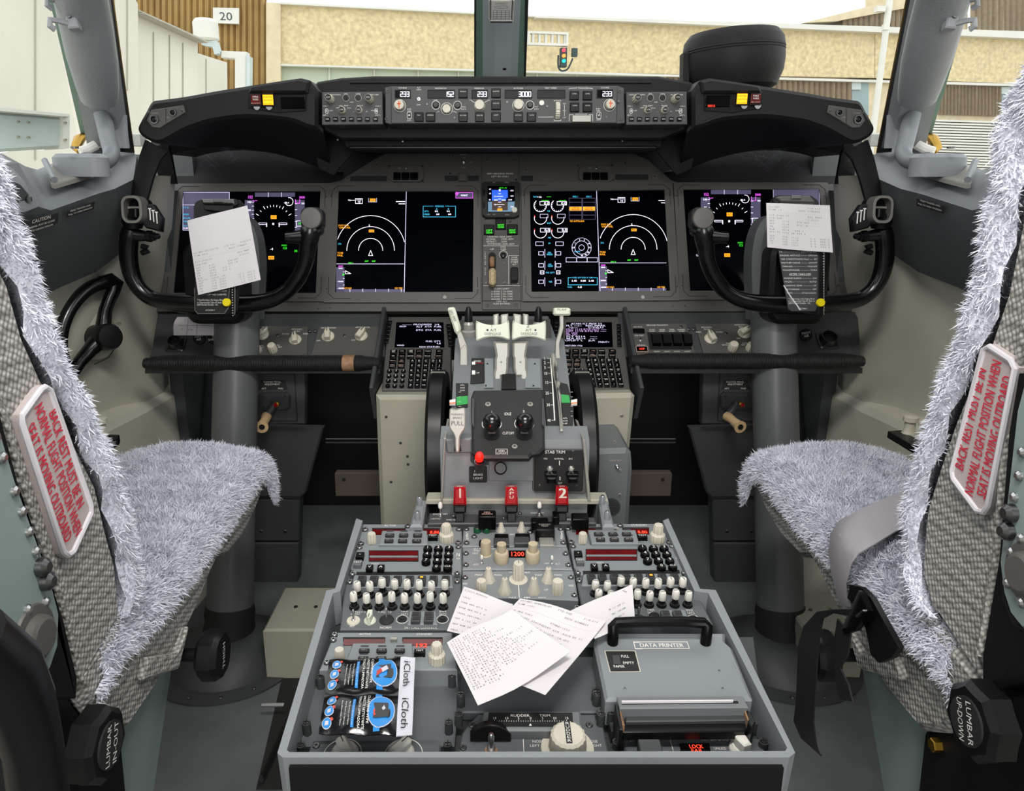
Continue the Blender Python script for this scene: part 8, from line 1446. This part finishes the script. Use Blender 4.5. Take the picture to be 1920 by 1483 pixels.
for s_, S in ((-1, SL), (1, SRr)):   # raised boxes at the rear of the shelf, latch plates
    W = lambda x, y, Y: atY(x, y, Y) if s_ < 0 else rgt(atY(x, y, Y))
    mb = MB('wall_mid'); T0 = [W(8, 308, 1.02), W(34, 306, 1.05), W(72, 370, 1.06), (W(45, 380, 1.03)), W(-60, 380, .90), W(-90, 320, .86)]
    mb.add([p for p in T0] + [p + Vector((0, 0, -.012)) for p in T0], [tuple(range(6)), tuple(range(6, 12))[::-1]] + [(i, (i + 1) % 6, 6 + (i + 1) % 6, 6 + i) for i in range(6)]); mb.m('dark_steel')
    for p in (W(52, 372, 1.035), W(14, 318, 1.02)): mb.T = Matrix.Translation(p); mb.lathe([(.005, -.004), (.005, .002), (.003, .004)], seg=12)
    mb.T = Matrix(); mb.build('raised_box', S[0])
    mb = MB('lever_grey'); T0 = [W(86, 318, 1.22), W(150, 314, 1.36), W(200, 322, 1.36), W(185, 330, 1.31), W(104, 354, 1.17), W(97, 352, 1.16)]
    mb.add([p + Vector((0, 0, .006)) for p in T0] + [p for p in T0], [tuple(range(6)), tuple(range(6, 12))[::-1]] + [(i, (i + 1) % 6, 6 + (i + 1) % 6, 6 + i) for i in range(6)]); 
    mb.m('wall_mid'); A = [W(86, 316, 1.22), W(104, 352, 1.17)]; mb.tube([p + Vector((0, 0, .012)) for p in A], .005, 8); mb.build('latch_plate', S[0])
    mb = MB('brass'); P = [W(158, 254, 1.5), W(148, 262, 1.48), W(142, 276, 1.46), W(150, 284, 1.45)]; mb.tube(P, [.006, .01, .008, .006], 10); mb.m('white_plastic'); mb.tube([W(150, 285, 1.44), W(165, 280, 1.45), W(180, 272, 1.46)], .009, 10); mb.build('window_latch', S[0])
# ================================================================ footwell things
FWL = Fr((Xc, 1.60, .6), (0, -1, 0))
for s_ in (-1, 1):
    side_ = 'jet bridge side' if s_ < 0 else 'louvred screen side'
    m_ = (lambda P: P) if s_ > 0 else (lambda P: [(1898 - x - 0, y) for x, y in P])
    t = thing('foot_fairing', 'dark grey footwell fairing behind the control column, %s' % side_, 'fairing', FWL.w(1375 if s_ > 0 else 523, 1100)); mb = MB('slate_dark', FWL.M); fpoly(mb, FWL, m_([(1292, 802), (1440, 798), (1440, 932), (1335, 934), (1325, 924)]), -.02, 0, .004); mb.build('upper_panel', t)
    mb = MB('slate_dark', FWL.M); fpoly(mb, FWL, m_([(1336, 936), (1440, 936), (1440, 1015), (1338, 1015)]), -.05, -.012, .003); fpoly(mb, FWL, m_([(1338, 1018), (1440, 1018), (1440, 1200), (1342, 1160)]), -.05, -.012, .003); screws(mb, FWL, m_([(1364, 997), (1409, 997)]), 3.6, -.012); mb.build('lower_panel', t)
    t = thing('pedal_adjuster', 'rudder pedal adjustment crank with a tan handle and red button, %s' % side_, 'crank', FWL.w(1375 if s_ > 0 else 523, 798)); g = Fr((Xc, 1.56, .6), (0, -1, .1))
    dx = 0 if s_ > 0 else -868; sh = lambda P: [(x + dx, y) for x, y in P]
    mb = MB('slate_dark', g.M); fpoly(mb, g, sh([(1318, 700), (1330, 694), (1440, 690), (1440, 795), (1316, 795)]), -.03, -.006, .002); fpoly(mb, g, sh([(1350, 700), (1420, 700), (1425, 790), (1346, 790)]), -.006, 0, .002); mb.m('print_dark'); fpoly(mb, g, sh([(1357, 713), (1402, 713), (1408, 731), (1352, 731)]), 0, .001); mb.m('print_white')
    for st, x, y, w_ in (('RUDDER PEDAL', 1378.5, 716, 33), ('ADJUSTMENT', 1378.5, 720.5, 29), ('AFT', 1363, 728.5, 9), ('FWD', 1394, 728.5, 10)): ft(mb, g, st, x + dx, y, 3, w_, lift=.0014)
    mb.build('bracket', t)
    mb = MB('slate_dark', g.M); fpoly(mb, g, sh([(1352, 742), (1358, 736), (1405, 736), (1411, 742), (1411, 764), (1405, 770), (1358, 770), (1352, 764)]), 0, .010, .003); screws(mb, g, sh([(1361, 744), (1402, 743), (1361, 765), (1402, 765)]), 3, .010); mb.build('gear_cover', t)
    mb = MB('slate_dark', g.M); a = g.uv(1383 + dx, 757, .02); b = g.uv(1366 + dx, 782, .03); mb.tube([(a[0], a[1], .014), (b[0], b[1], .022)], [.010, .008], 12); cr_ = mb.build('crank_arm', t)
    mb = MB('tan_plastic', g.M); mb.tube([(b[0], b[1], .022), (b[0] + .004, b[1] - .004, .05), (b[0] + .006, b[1] - .008, .075), (b[0] + .008, b[1] - .010, .085)], [.011, .009, .011, .0135], 20); mb.m('deep_black'); mb.tube([(b[0] + .008, b[1] - .010, .085), (b[0] + .0082, b[1] - .0102, .0862)], [.0062, .006], 16); mb.build('handle', cr_)
    mb = MB('brass', g.M); mb.cyl(a[0] + .006, a[1], .02, .03, .006, 14); mb.m('red_gloss').lathe([(.0045, .03), (.0045, .036), (.002, .038)], a[0] + .006, a[1], 0, 14); mb.build('red_button', t)
    # rudder pedal : dark frame with openings
    pf = tilt((Xc + s_ * .62, 1.72, .62), 25); mb = MB('satin_black', pf.M)
    for x in (-.075, 0, .075): mb.slab(rr(x, 0, .016, .34, .004), -.01, .01, .003)
    for y in (-.165, -.06, .05, .165): mb.slab(rr(0, y, .166, .018, .004), -.01, .012, .003)
    mb.slab(rr(0, -.20, .05, .12, .01), -.03, -.012); tag(mb.build('rudder_pedal', base=pf.o - Vector((0, 0, .2))), 'black open-frame rudder pedal deep in the footwell, %s' % side_, 'pedal')
    # floor rail and box, bright strip
    mb = MB('dark_steel'); c = atY(1212 if s_ > 0 else 665, 830, 1.7); mb.T = Matrix.Translation(c)
    for k in range(2): mb.tube([(-.07, 0, k * .009), (.07, 0, k * .009)], .002, 6)
    tag(mb.build('metal_strip', base=c), 'bright ribbed metal strip low behind the pedestal side box, %s' % side_, 'strip')
    mb = MB('dim_brown'); c = atY(1215 if s_ > 0 else 672, 905, 1.55); mb.T = Matrix.Translation(c); mb.box(0, 0, 0, .10, .02, .055, .002); mb.m('deep_black').T = Matrix.Translation(c + Vector((.03 * s_, -.011, .012))) @ Matrix.Rotation(R(90), 4, 'X'); mb.cyl(0, 0, 0, .001, .004, 12); tag(mb.build('heel_plate', base=c), 'dim beige heel plate in the dark footwell, %s' % side_, 'plate')
    a, b = (atZ(1515, 1175, .33), atZ(1560, 1115, .33)) if s_ > 0 else (atZ(610, 1175, .33), atZ(540, 1105, .33))
    mb = MB('lever_grey'); mb.m('box_beige'); cx, cy = (a.x + b.x) / 2, (a.y + b.y) / 2; mb.box(cx, cy, .275, abs(a.x - b.x) + .02, abs(a.y - b.y) + .02, .11, .004); mb.m('dark_steel')
    for dx_ in (-.02, .02): mb.cyl(cx + dx_, cy, .33, .332, .004, 10)
    tag(mb.build('floor_box', base=(cx, cy, FZ)), 'low metal floor box ahead of the aisle stand, %s' % side_, 'box')
mb = MB('dark_steel'); a, b = atZ(490, 1460, FZ + .02), atZ(548, 1330, FZ + .02); mb.tube([a, b], .008, 8, flat=.5); mb.m('steel'); c = atZ(512, 1322, FZ + .03); mb.tube([c + Vector((-.02, 0, 0)), c + Vector((.02, 0, 0))], .004, 10); tag(mb.build('seat_track', base=(a.x, a.y, FZ)), 'metal seat track along the floor beside the aisle stand', 'rail')
mb = MB('floor_dark'); mb.surf([[atZ(560, 1200, FZ + .003), atZ(600, 1480, FZ + .003)], [atZ(545, 1200, FZ + .003), atZ(480, 1480, FZ + .003)]]); tag(mb.build('floor_mat', base=(-.3, .9, FZ)), 'black gritty floor strip between the seat track and the stand', 'floor strip')
# ================================================================ seats
rng = np.random.default_rng(3)
def fur(name, parent, tris, count, L, m='fur', comb=(0, 0, -.5)):
    """a dense coat of wool tufts over the given triangles: one mesh"""
    T = np.array([[p[:] for p in t] for t in tris]); e1 = T[:, 1] - T[:, 0]; e2 = T[:, 2] - T[:, 0]; nr = np.cross(e1, e2); ar = np.linalg.norm(nr, axis=1); nr = nr / (ar[:, None] + 1e-12)
    k = rng.choice(len(T), count, p=ar / ar.sum()); u = rng.random((count, 2)); f = u.sum(1) > 1; u[f] = 1 - u[f]
    P = T[k, 0] + e1[k] * u[:, :1] + e2[k] * u[:, 1:]; N = nr[k]
    cl = np.sin(P[:, :1] * 140 + np.sin(P[:, 1:2] * 90) * 2) * np.array([[.5, .3, 0]]) + np.sin(P[:, 1:2] * 170 + P[:, 2:] * 120) * np.array([[.2, -.5, .2]])
    D = N * .75 + cl * .7 + rng.normal(0, .38, (count, 3)) + np.array(comb) * .5; D /= np.linalg.norm(D, axis=1)[:, None]
    ln_ = L * rng.uniform(.55, 1.25, (count, 1)); S = np.cross(D, rng.normal(0, 1, (count, 3))); S /= np.linalg.norm(S, axis=1)[:, None]; w_ = L * .075
    B = rng.normal(0, .25, (count, 3)); M_ = P + D * ln_ * .55; E = P + (D + B * .7 + np.array(comb) * .35) * ln_
    V = np.concatenate([P - S * w_ - N * .002, P + S * w_ - N * .002, M_ + S * w_ * .8, M_ - S * w_ * .8, E], 1).reshape(-1, 3) - np.array(WP[parent.name])
    a = np.arange(count)[:, None] * 5; Q = (a + np.array([[0, 1, 2, 3]])); R3 = (a + np.array([[3, 2, 4]]))
    me = bpy.data.meshes.new(name); me.vertices.add(len(V)); me.vertices.foreach_set('co', V.ravel().astype(np.float32))
    li = np.concatenate([Q, R3], 1).ravel(); me.loops.add(len(li)); me.loops.foreach_set('vertex_index', li.astype(np.int32)); me.polygons.add(count * 2)
    st_ = np.stack([np.arange(count) * 7, np.arange(count) * 7 + 4], 1).ravel(); me.polygons.foreach_set('loop_start', st_.astype(np.int32)); me.update(calc_edges=True); me.validate()
    me.materials.append(MT[m]); o = bpy.data.objects.new(name, me); COL.objects.link(o); o.parent = parent; WP[o.name] = WP[parent.name]; o['kind'] = 'stuff'; return o
def tris_of(ob, sel=None):
    P = WP[ob.name]; vs = [v.co + P for v in ob.data.vertices]; out = []
    for p in ob.data.polygons:
        v = p.vertices; c = p.center + P
        if sel and not sel(c, p.normal): continue
        for i in range(1, len(v) - 1): out.append((vs[v[0]], vs[v[i]], vs[v[i + 1]]))
    return out
def seat(s):
    XS = -.36 if s < 0 else 2 * Xc + .36
    W = lambda p: p if s < 0 else rgt(p)
    lab = ('pilot seat with a pale wool cover and no lap belt, beside the cleaning wipe packets' if s < 0 else 'pilot seat with a pale wool cover and a grey lap belt across its cushion')
    t = thing('pilot_seat', lab, 'pilot seat', (XS + s * .2, .75, FZ))
    F_ = Fr((XS, .7, .8), (-s, 0, 0), (0, -s, 0)); SF_ = lambda m='weave': MB(m, F_.M)   # side plane of the seat, out = inboard
    FL = Fr((-.36, .7, .8), (1, 0, 0), (0, 1, 0))
    def mir(pts, h=0):  # cushion outlines are given on the left seat and mirrored in the place
        out = []
        for x, y in pts:
            p = W(FL.w(x, y)); d = p - F_.o; out.append((d.dot(F_.u), d.dot(F_.v)))
        return out
    sl = lambda pts, z0, z1, m, name, ch=.004, P_=None: (lambda mb: (mb.slab(pts, z0, z1, ch), mb.build(name, P_ or t))[1])(SF_(m))
    # cushion: weave base, wool top
    side_pts = [(497, 893), (496, 915), (480, 960), (455, 1010), (427, 1045), (410, 1048), (393, 1085), (371, 1141), (334, 1223), (289, 1300), (241, 1371), (200, 1375), (150, 1293), (145, 1271), (224, 1150), (300, 1095), (400, 985), (462, 908)]
    cb = sl(mir(side_pts), -.235, 0, 'weave', 'cushion_base', .008)
    YS = [(1.145, -.018), (1.135, .006), (1.10, .020), (1.0, .018), (.9, .012), (.8, .012), (.7, .014), (.64, .02), (.60, .02)]; XP = [(.002, -.030), (.006, -.022), (.004, -.008), (-.008, .008), (-.03, .016), (-.08, .020), (-.14, .020), (-.19, .014), (-.225, 0), (-.245, -.03), (-.25, -.06)]
    rows = []
    for Y, dz_ in YS:
        low = {1.145: .9, 1.135: 1}.get(Y, 1); rows.append([Vector((XS + s * -q if 0 else XS - s * x, Y - (.02 if i in (0, 10) else 0), .712 + (z + .0) * (1 if z > -.02 else 1) + dz_ + .004 * math.sin(Y * 31 + i * 2))) for i, (x, z) in enumerate(XP)])
    mb = MB('fur'); mb.surf([[Vector((p.x, 1.148, p.z - .03)) for p in rows[0]]] + rows + [[Vector((p.x, p.y, p.z - .01)) for p in rows[-1]]], thick=None); fc = mb.build('wool_cushion_cover', t, smooth=80)
    fc_t = tris_of(fc); 
    cen = Vector((XS + s * .12, .85, .60)); fc_t = [(a, b, c) if (b - a).cross(c - a).dot((a + b + c) / 3 - cen) > 0 else (a, c, b) for a, b, c in fc_t]
    fur('cushion_wool', t, fc_t, 120000, .0095, comb=(0, -.1, -.15))
    # backrest
    if s < 0:
        edge = [(-150, 200), (-60, 400), (0, 490), (20, 531), (47, 629), (81, 707), (105, 735), (142, 825), (182, 906), (202, 993), (219, 1056), (226, 1137), (224, 1160)]
        back = [(150, 1290), (145, 1271), (119, 1160), (82, 1048), (33, 900), (0, 780), (-60, 640), (-150, 420), (-330, 200)]
        sil = [(-120, 120), (-50, 240), (0, 300), (22, 400), (32, 470), (58, 525), (76, 570), (80, 622), (108, 665), (132, 715), (152, 759), (173, 795), (190, 838), (204, 888), (215, 925), (237, 993), (243, 1060), (238, 1115), (230, 1150)]
        pat = [(74, 727), (84, 721), (95, 727), (172, 945), (172, 963), (138, 1038), (127, 1046), (116, 1038), (37, 792), (37, 778)]
        tl = [('BACK REST MUST BE IN', (99, 768), (153, 950)), ('NORMAL FLIGHT POSITION WHEN', (72, 758), (149, 1000)), ('SEAT IS MOVING OUTBOARD', (56, 796), (130, 1012))]
        plate = [(-260, 560), (-60, 700), (0, 800), (30, 900), (80, 1040), (100, 1100), (112, 1150), (110, 1210), (95, 1255), (60, 1290), (0, 1300), (-160, 1320), (-400, 1100)]
        riv = [(26, 921), (40, 959), (53, 997), (66, 1034), (84, 1129), (50, 1143), (97, 1181), (28, 1208), (75, 1243), (40, 1260), (-10, 820), (3, 858)]; big = [(74, 1063), (83, 1090)]; piv = (63, 1194)
        gap = [(0, 774), (33, 900), (82, 1048), (119, 1160), (145, 1271), (143, 1310), (60, 1305), (90, 1250), (108, 1200), (100, 1110), (75, 1040), (20, 900), (-20, 790)]
    else:
        edge = [(1990, 160), (1940, 300), (1912, 410), (1884, 549), (1854, 639), (1815, 720), (1785, 794), (1755, 884), (1735, 950), (1730, 994), (1725, 1072), (1745, 1145), (1760, 1160)]
        back = [(1842, 1290), (1842, 1228), (1872, 1052), (1891, 813), (1911, 700), (1935, 560), (1990, 400), (2080, 200)]
        sil = [(1960, 80), (1900, 150), (1887, 190), (1872, 335), (1850, 440), (1837, 539), (1812, 604), (1786, 684), (1754, 759), (1745, 824), (1724, 874), (1712, 921), (1707, 994), (1714, 1052), (1722, 1101), (1740, 1145)]
        pat = [(1843, 652), (1856, 645), (1898, 672), (1907, 690), (1856, 950), (1846, 965), (1832, 962), (1786, 900), (1783, 882)]
        tl = [('BACK REST MUST BE IN', (1797, 880), (1841, 690)), ('NORMAL FLIGHT POSITION WHEN', (1815, 928), (1869, 676)), ('SEAT IS MOVING OUTBOARD', (1838, 932), (1889, 706))]
        plate = [(1960, 560), (1905, 770), (1885, 950), (1873, 1052), (1880, 1110), (1893, 1150), (1915, 1178), (1980, 1190), (2150, 1100), (2200, 700)]
        riv = [(1918, 848), (1912, 892), (1903, 932), (1894, 996), (1898, 1035), (1891, 1093), (1917, 1130), (1917, 1010)]; big = [(1899, 962), (1893, 996)]; piv = (1930, 1075)
        gap = [(1911, 700), (1891, 813), (1872, 1052), (1842, 1228), (1842, 1290), (1880, 1270), (1960, 1200), (1900, 1170), (1880, 1120), (1876, 1052), (1890, 900), (1905, 780)]
    D = lambda pts: F_.P(pts)
    bk = sl(D(edge + back), -.42, 0, 'weave', 'backrest', .006)
    # wool front of the backrest
    A = [Vector((*F_.uv(x, y), 0)) for x, y in edge]; B = [Vector((*F_.uv(x, y), 0)) for x, y in sil]
    def rs(P, n):
        d = [0]; 
        for a, b in zip(P, P[1:]): d.append(d[-1] + (b - a).length)
        out = []
        for k in range(n):
            q = d[-1] * k / (n - 1); i = max(j for j in range(len(d)) if d[j] <= q + 1e-9); i = min(i, len(P) - 2); f = (q - d[i]) / max(d[i + 1] - d[i], 1e-9); out.append(P[i].lerp(P[i + 1], min(1, f)))
        return out
    n = 26; A = rs(A, n); B = rs(B, n); mb = MB('fur', F_.M); wob = lambda i, k: .004 * math.sin(i * 1.9 + k)
    rows = []
    for f, z in ((.0, .002), (.25, .010), (.55, .012), (.82, .004), (.93, -.012), (.95, -.06), (.95, -.2), (.95, -.42)): rows.append([(*(a.lerp(b, f)).xy, z + wob(i, f * 3)) for i, (a, b) in enumerate(zip(A, B))])
    mb.surf(rows); fb = mb.build('wool_back_cover', t, smooth=80); cen = F_.M @ Vector((sum(a.x for a in A) / n - .05 * -s, sum(a.y for a in A) / n, -.2))
    tr = tris_of(fb); tt = []
    for a, b, c in tr:
        m = (a + b + c) / 3; nn = (b - a).cross(c - a); ref = Vector((-s * .6, .7, .2)); tt.append((a, b, c) if nn.dot(ref) > 0 else (a, c, b))
    tt = [q for q in tt if (s < 0 and (q[0].x > -.47)) or (s > 0 and q[0].x < .54)]
    fur('back_wool', t, tt, 60000, .0075, comb=(0, .1, -.5))
    # patch
    P = F_.P(pat, .006); mb = SF_('patch'); mb.slab(P, .0, .006, .001); pb = mb.build('warning_patch', t); c = ccw(P); mb = SF_('piping'); mb.tube([(a, b, .006) for a, b in off(c, .002)], .0028, 8, closed=True); mb.build('piping', pb)
    mb = SF_('red_cloth')
    for st, a, b in tl:
        a = Vector(F_.uv(*a, .007)); b = Vector(F_.uv(*b, .007)); d = b - a; mb.text(st, a.x, a.y, .0115, d.length, math.atan2(d.y, d.x), .0068, 'l', bold=.05)
    mb.build('red_lettering', pb)
    mb = SF_('weave'); e2 = [F_.uv(x, y) for x, y in back[1:-1]]; mb.tube([(a, b, .001) for a, b in e2], .004, 8); mb.build('seam_piping', bk)
    # recliner side plate
    sl(F_.P(gap, .004), -.40, .004, 'hood_black', 'back_shell', .001); pl = sl(F_.P(plate, .016), -.0, .016, 'green_grey', 'recliner_plate', .002)
    mb = SF_('steel'); q = .7 / 1387
    for x, y in riv: u, v = F_.uv(x, y, .016); mb.lathe([(.0042, .016), (.0040, .018), (.002, .0195)], u, v, 0, 12)
    mb.build('rivets', pl)['kind'] = 'stuff'
    for x, y in big: mb = SF_('dark_steel'); u, v = F_.uv(x, y, .016); mb.lathe([(.0075, .016), (.007, .021), (.004, .024)], u, v, 0, 16); mb.build('bolt', pl)
    mb = SF_('bezel_grey'); u, v = F_.uv(*piv, .016); mb.lathe([(.025, .016), (.024, .018), (.017, .0185), (.016, .024), (.013, .026)], u, v, 0, 28); mb.build('pivot', pl)
    # lower structure
    leg = mir([(400, 1070), (390, 1110), (356, 1256), (322, 1500), (60, 1500), (145, 1300), (210, 1365), (241, 1340)]); sl(leg, -.20, -.02, 'green_grey', 'seat_pedestal', .006)
    mb = SF_('hood_black'); mb.slab(mir([(145, 1290), (200, 1370), (250, 1370), (262, 1500), (60, 1500), (90, 1300)]), -.16, -.012, .004); mb.build('lower_bracket', t); mb = SF_('brass'); (u, v), = mir([(226, 1397)]); mb.slab(circ(u, v, .007, 6), -.012, -.004, .001); mb.build('hex_nut', t)
    # knobs
    def kn_(px, rx, txt, nm, wpx=None, ext=.022):
        mb = SF_('satin_black'); 
        (u, v), = (D([wpx]) if wpx else mir([px])); o = [( rx * (1 if k % 2 else .9) * math.cos(R(k * 22.5)), rx * (1 if k % 2 else .9) * math.sin(R(k * 22.5))) for k in range(16)]
        mb.slab([(u + a, v + b) for a, b in o], .004, .004 + ext, .005); mb.m('rubber').cyl(u, v, .004 + ext, .006 + ext, rx * .6, 24); mb.m('print_white')
        for i, st in enumerate(txt): dd = (.006 - i * .012); aa = s * -1.2; mb.text(st, u - math.sin(aa) * dd, v + math.cos(aa) * dd, .0065, .036, aa, .0064 + ext)
        mb.build(nm, t)
    kn_((150, 1396), .034, ('LUMBAR', 'IN-OUT') if s < 0 else ('LUMBAR', 'UP-DOWN'), 'lumbar_knob', (1872, 1352) if s > 0 else None)
    mb = SF_('satin_black'); (u, v), = mir([(350, 1228)]); mb.cyl(u, v, -.02, .018, .008, 14); mb.lathe([(.026, .018), (.030, .022), (.030, .038), (.026, .044)], u, v, 0, 20, flute=.08, nfl=6); mb.m('print_white').text('THIGH', u, v, .007, None, -s * 1.3, .0445); mb.build('thigh_knob', t)
    # loop strap on the cushion side
    mb = SF_('weave'); L_ = mir([(340, 1175), (318, 1225), (262, 1232), (255, 1268)]); mb.surf([[(a, b, z) for (a, b), z in zip(L_, (.002, .012, .012, .002))], [(a - .004, b - .022, z) for (a, b), z in zip(L_, (.002, .014, .014, .002))]], thick=(0, 0, .002)) if 0 else mb.slab([L_[0], L_[1], L_[2], L_[3], (L_[3][0] + .0, L_[3][1] - .004), (L_[1][0], L_[1][1] - .020)], .001, .009, .002); mb.build('side_loop', t)
    # armrest stub at the near edge
    if s < 0: mb = MB('satin_black'); mb.tube([atX(x, y, -.30) for x, y in ((-60, 1190), (5, 1250), (40, 1320), (62, 1400), (75, 1500))], [.02, .022, .02, .018, .018], 16); mb.build('folded_armrest', t)
    return t
SEL = seat(-1); SER = seat(1)
# lap belt of the right seat, laid over its cushion
def flat_strap(paths, m, name, label, cat, thick=(0, 0, -.002), base=None, parent=None):
    mb = MB(m); mb.surf(paths, thick=thick); o = mb.build(name, parent, base=base, smooth=60)
    if not parent: tag(o, label, cat)
    return o
zz3 = lambda x, y: (1360 + x / 2.052, 760 + y / 2.052)
bt = thing('lap_belt', 'grey lap belt with a black buckle lying across the wool cushion', 'seat belt', atZ(*zz3(450, 640), .73))
def on(x, y, Z=None, X=None, d=0): p = zz3(x, y); r = atZ(*p, Z) if Z else atX(*p, X); return r - ray(*p) * d
e1 = [on(735, 315, .775), on(640, 345, .768), on(540, 390, .764), (on(440, 440, .758)), on(405, 490, .745), on(398, 560, X=.411), on(408, 640, X=.409), on(430, 730, X=.407), on(455, 775, X=.407)]
e2 = [on(735, 440, .768), on(660, 480, .764), on(580, 530, .762), (on(510, 570, .757)), on(488, 600, .745), on(478, 640, X=.403), on(466, 680, X=.401), on(468, 740, X=.401), on(480, 770, X=.401)]
flat_strap([e1, [a.lerp(b, .5) + Vector((-.001, 0, .002)) for a, b in zip(e1, e2)], e2], 'belt', 'webbing', None, None, parent=bt)
XB = .385
def bpoly(pts, m, name, X=XB, d=.006):
    mb = MB(m); P = [atX(*zz3(*p), X) for p in pts]; n = len(P); mb.add(P + [p + Vector((d, 0, 0)) for p in P], [tuple(range(n)), tuple(range(n, 2 * n))[::-1]] + [(i, (i + 1) % n, n + (i + 1) % n, n + i) for i in range(n)]); return mb.build(name, bt)
bpoly([(480, 690), (520, 700), (560, 740), (620, 850), (665, 930), (640, 970), (590, 990), (560, 960), (540, 860), (500, 780), (470, 740)], 'satin_black', 'belt_anchor', .398)
bpoly([(515, 715), (548, 790), (500, 865), (455, 880), (450, 860)], 'gloss_black', 'buckle', .388); bpoly([(512, 712), (519, 716), (460, 855), (448, 858)], 'steel', 'buckle_edge', .386, .003); bpoly([(500, 808), (528, 786), (530, 792), (504, 816)], 'steel', 'buckle_slot', .386, .002)
bpoly([(430, 820), (480, 880), (470, 960), (440, 1010), (470, 1070), (488, 1140), (440, 1130), (420, 1040), (412, 940)], 'belt_black', 'crotch_strap', .39, .002)
s1 = [atX(*zz3(*p), .37) for p in ((480, 785), (420, 785), (350, 795), (300, 850), (280, 920), (275, 1040), (270, 1150), (262, 1215), (290, 1280), (368, 1350))]
s2 = [atX(*zz3(*p), .375) for p in ((470, 810), (415, 800), (375, 822), (362, 880), (355, 950), (348, 1050), (342, 1150), (338, 1220), (345, 1280), (350, 1330))]
flat_strap([s1, s2], 'belt_black', 'shoulder_strap', None, None, thick=(.002, .001, 0), parent=bt)
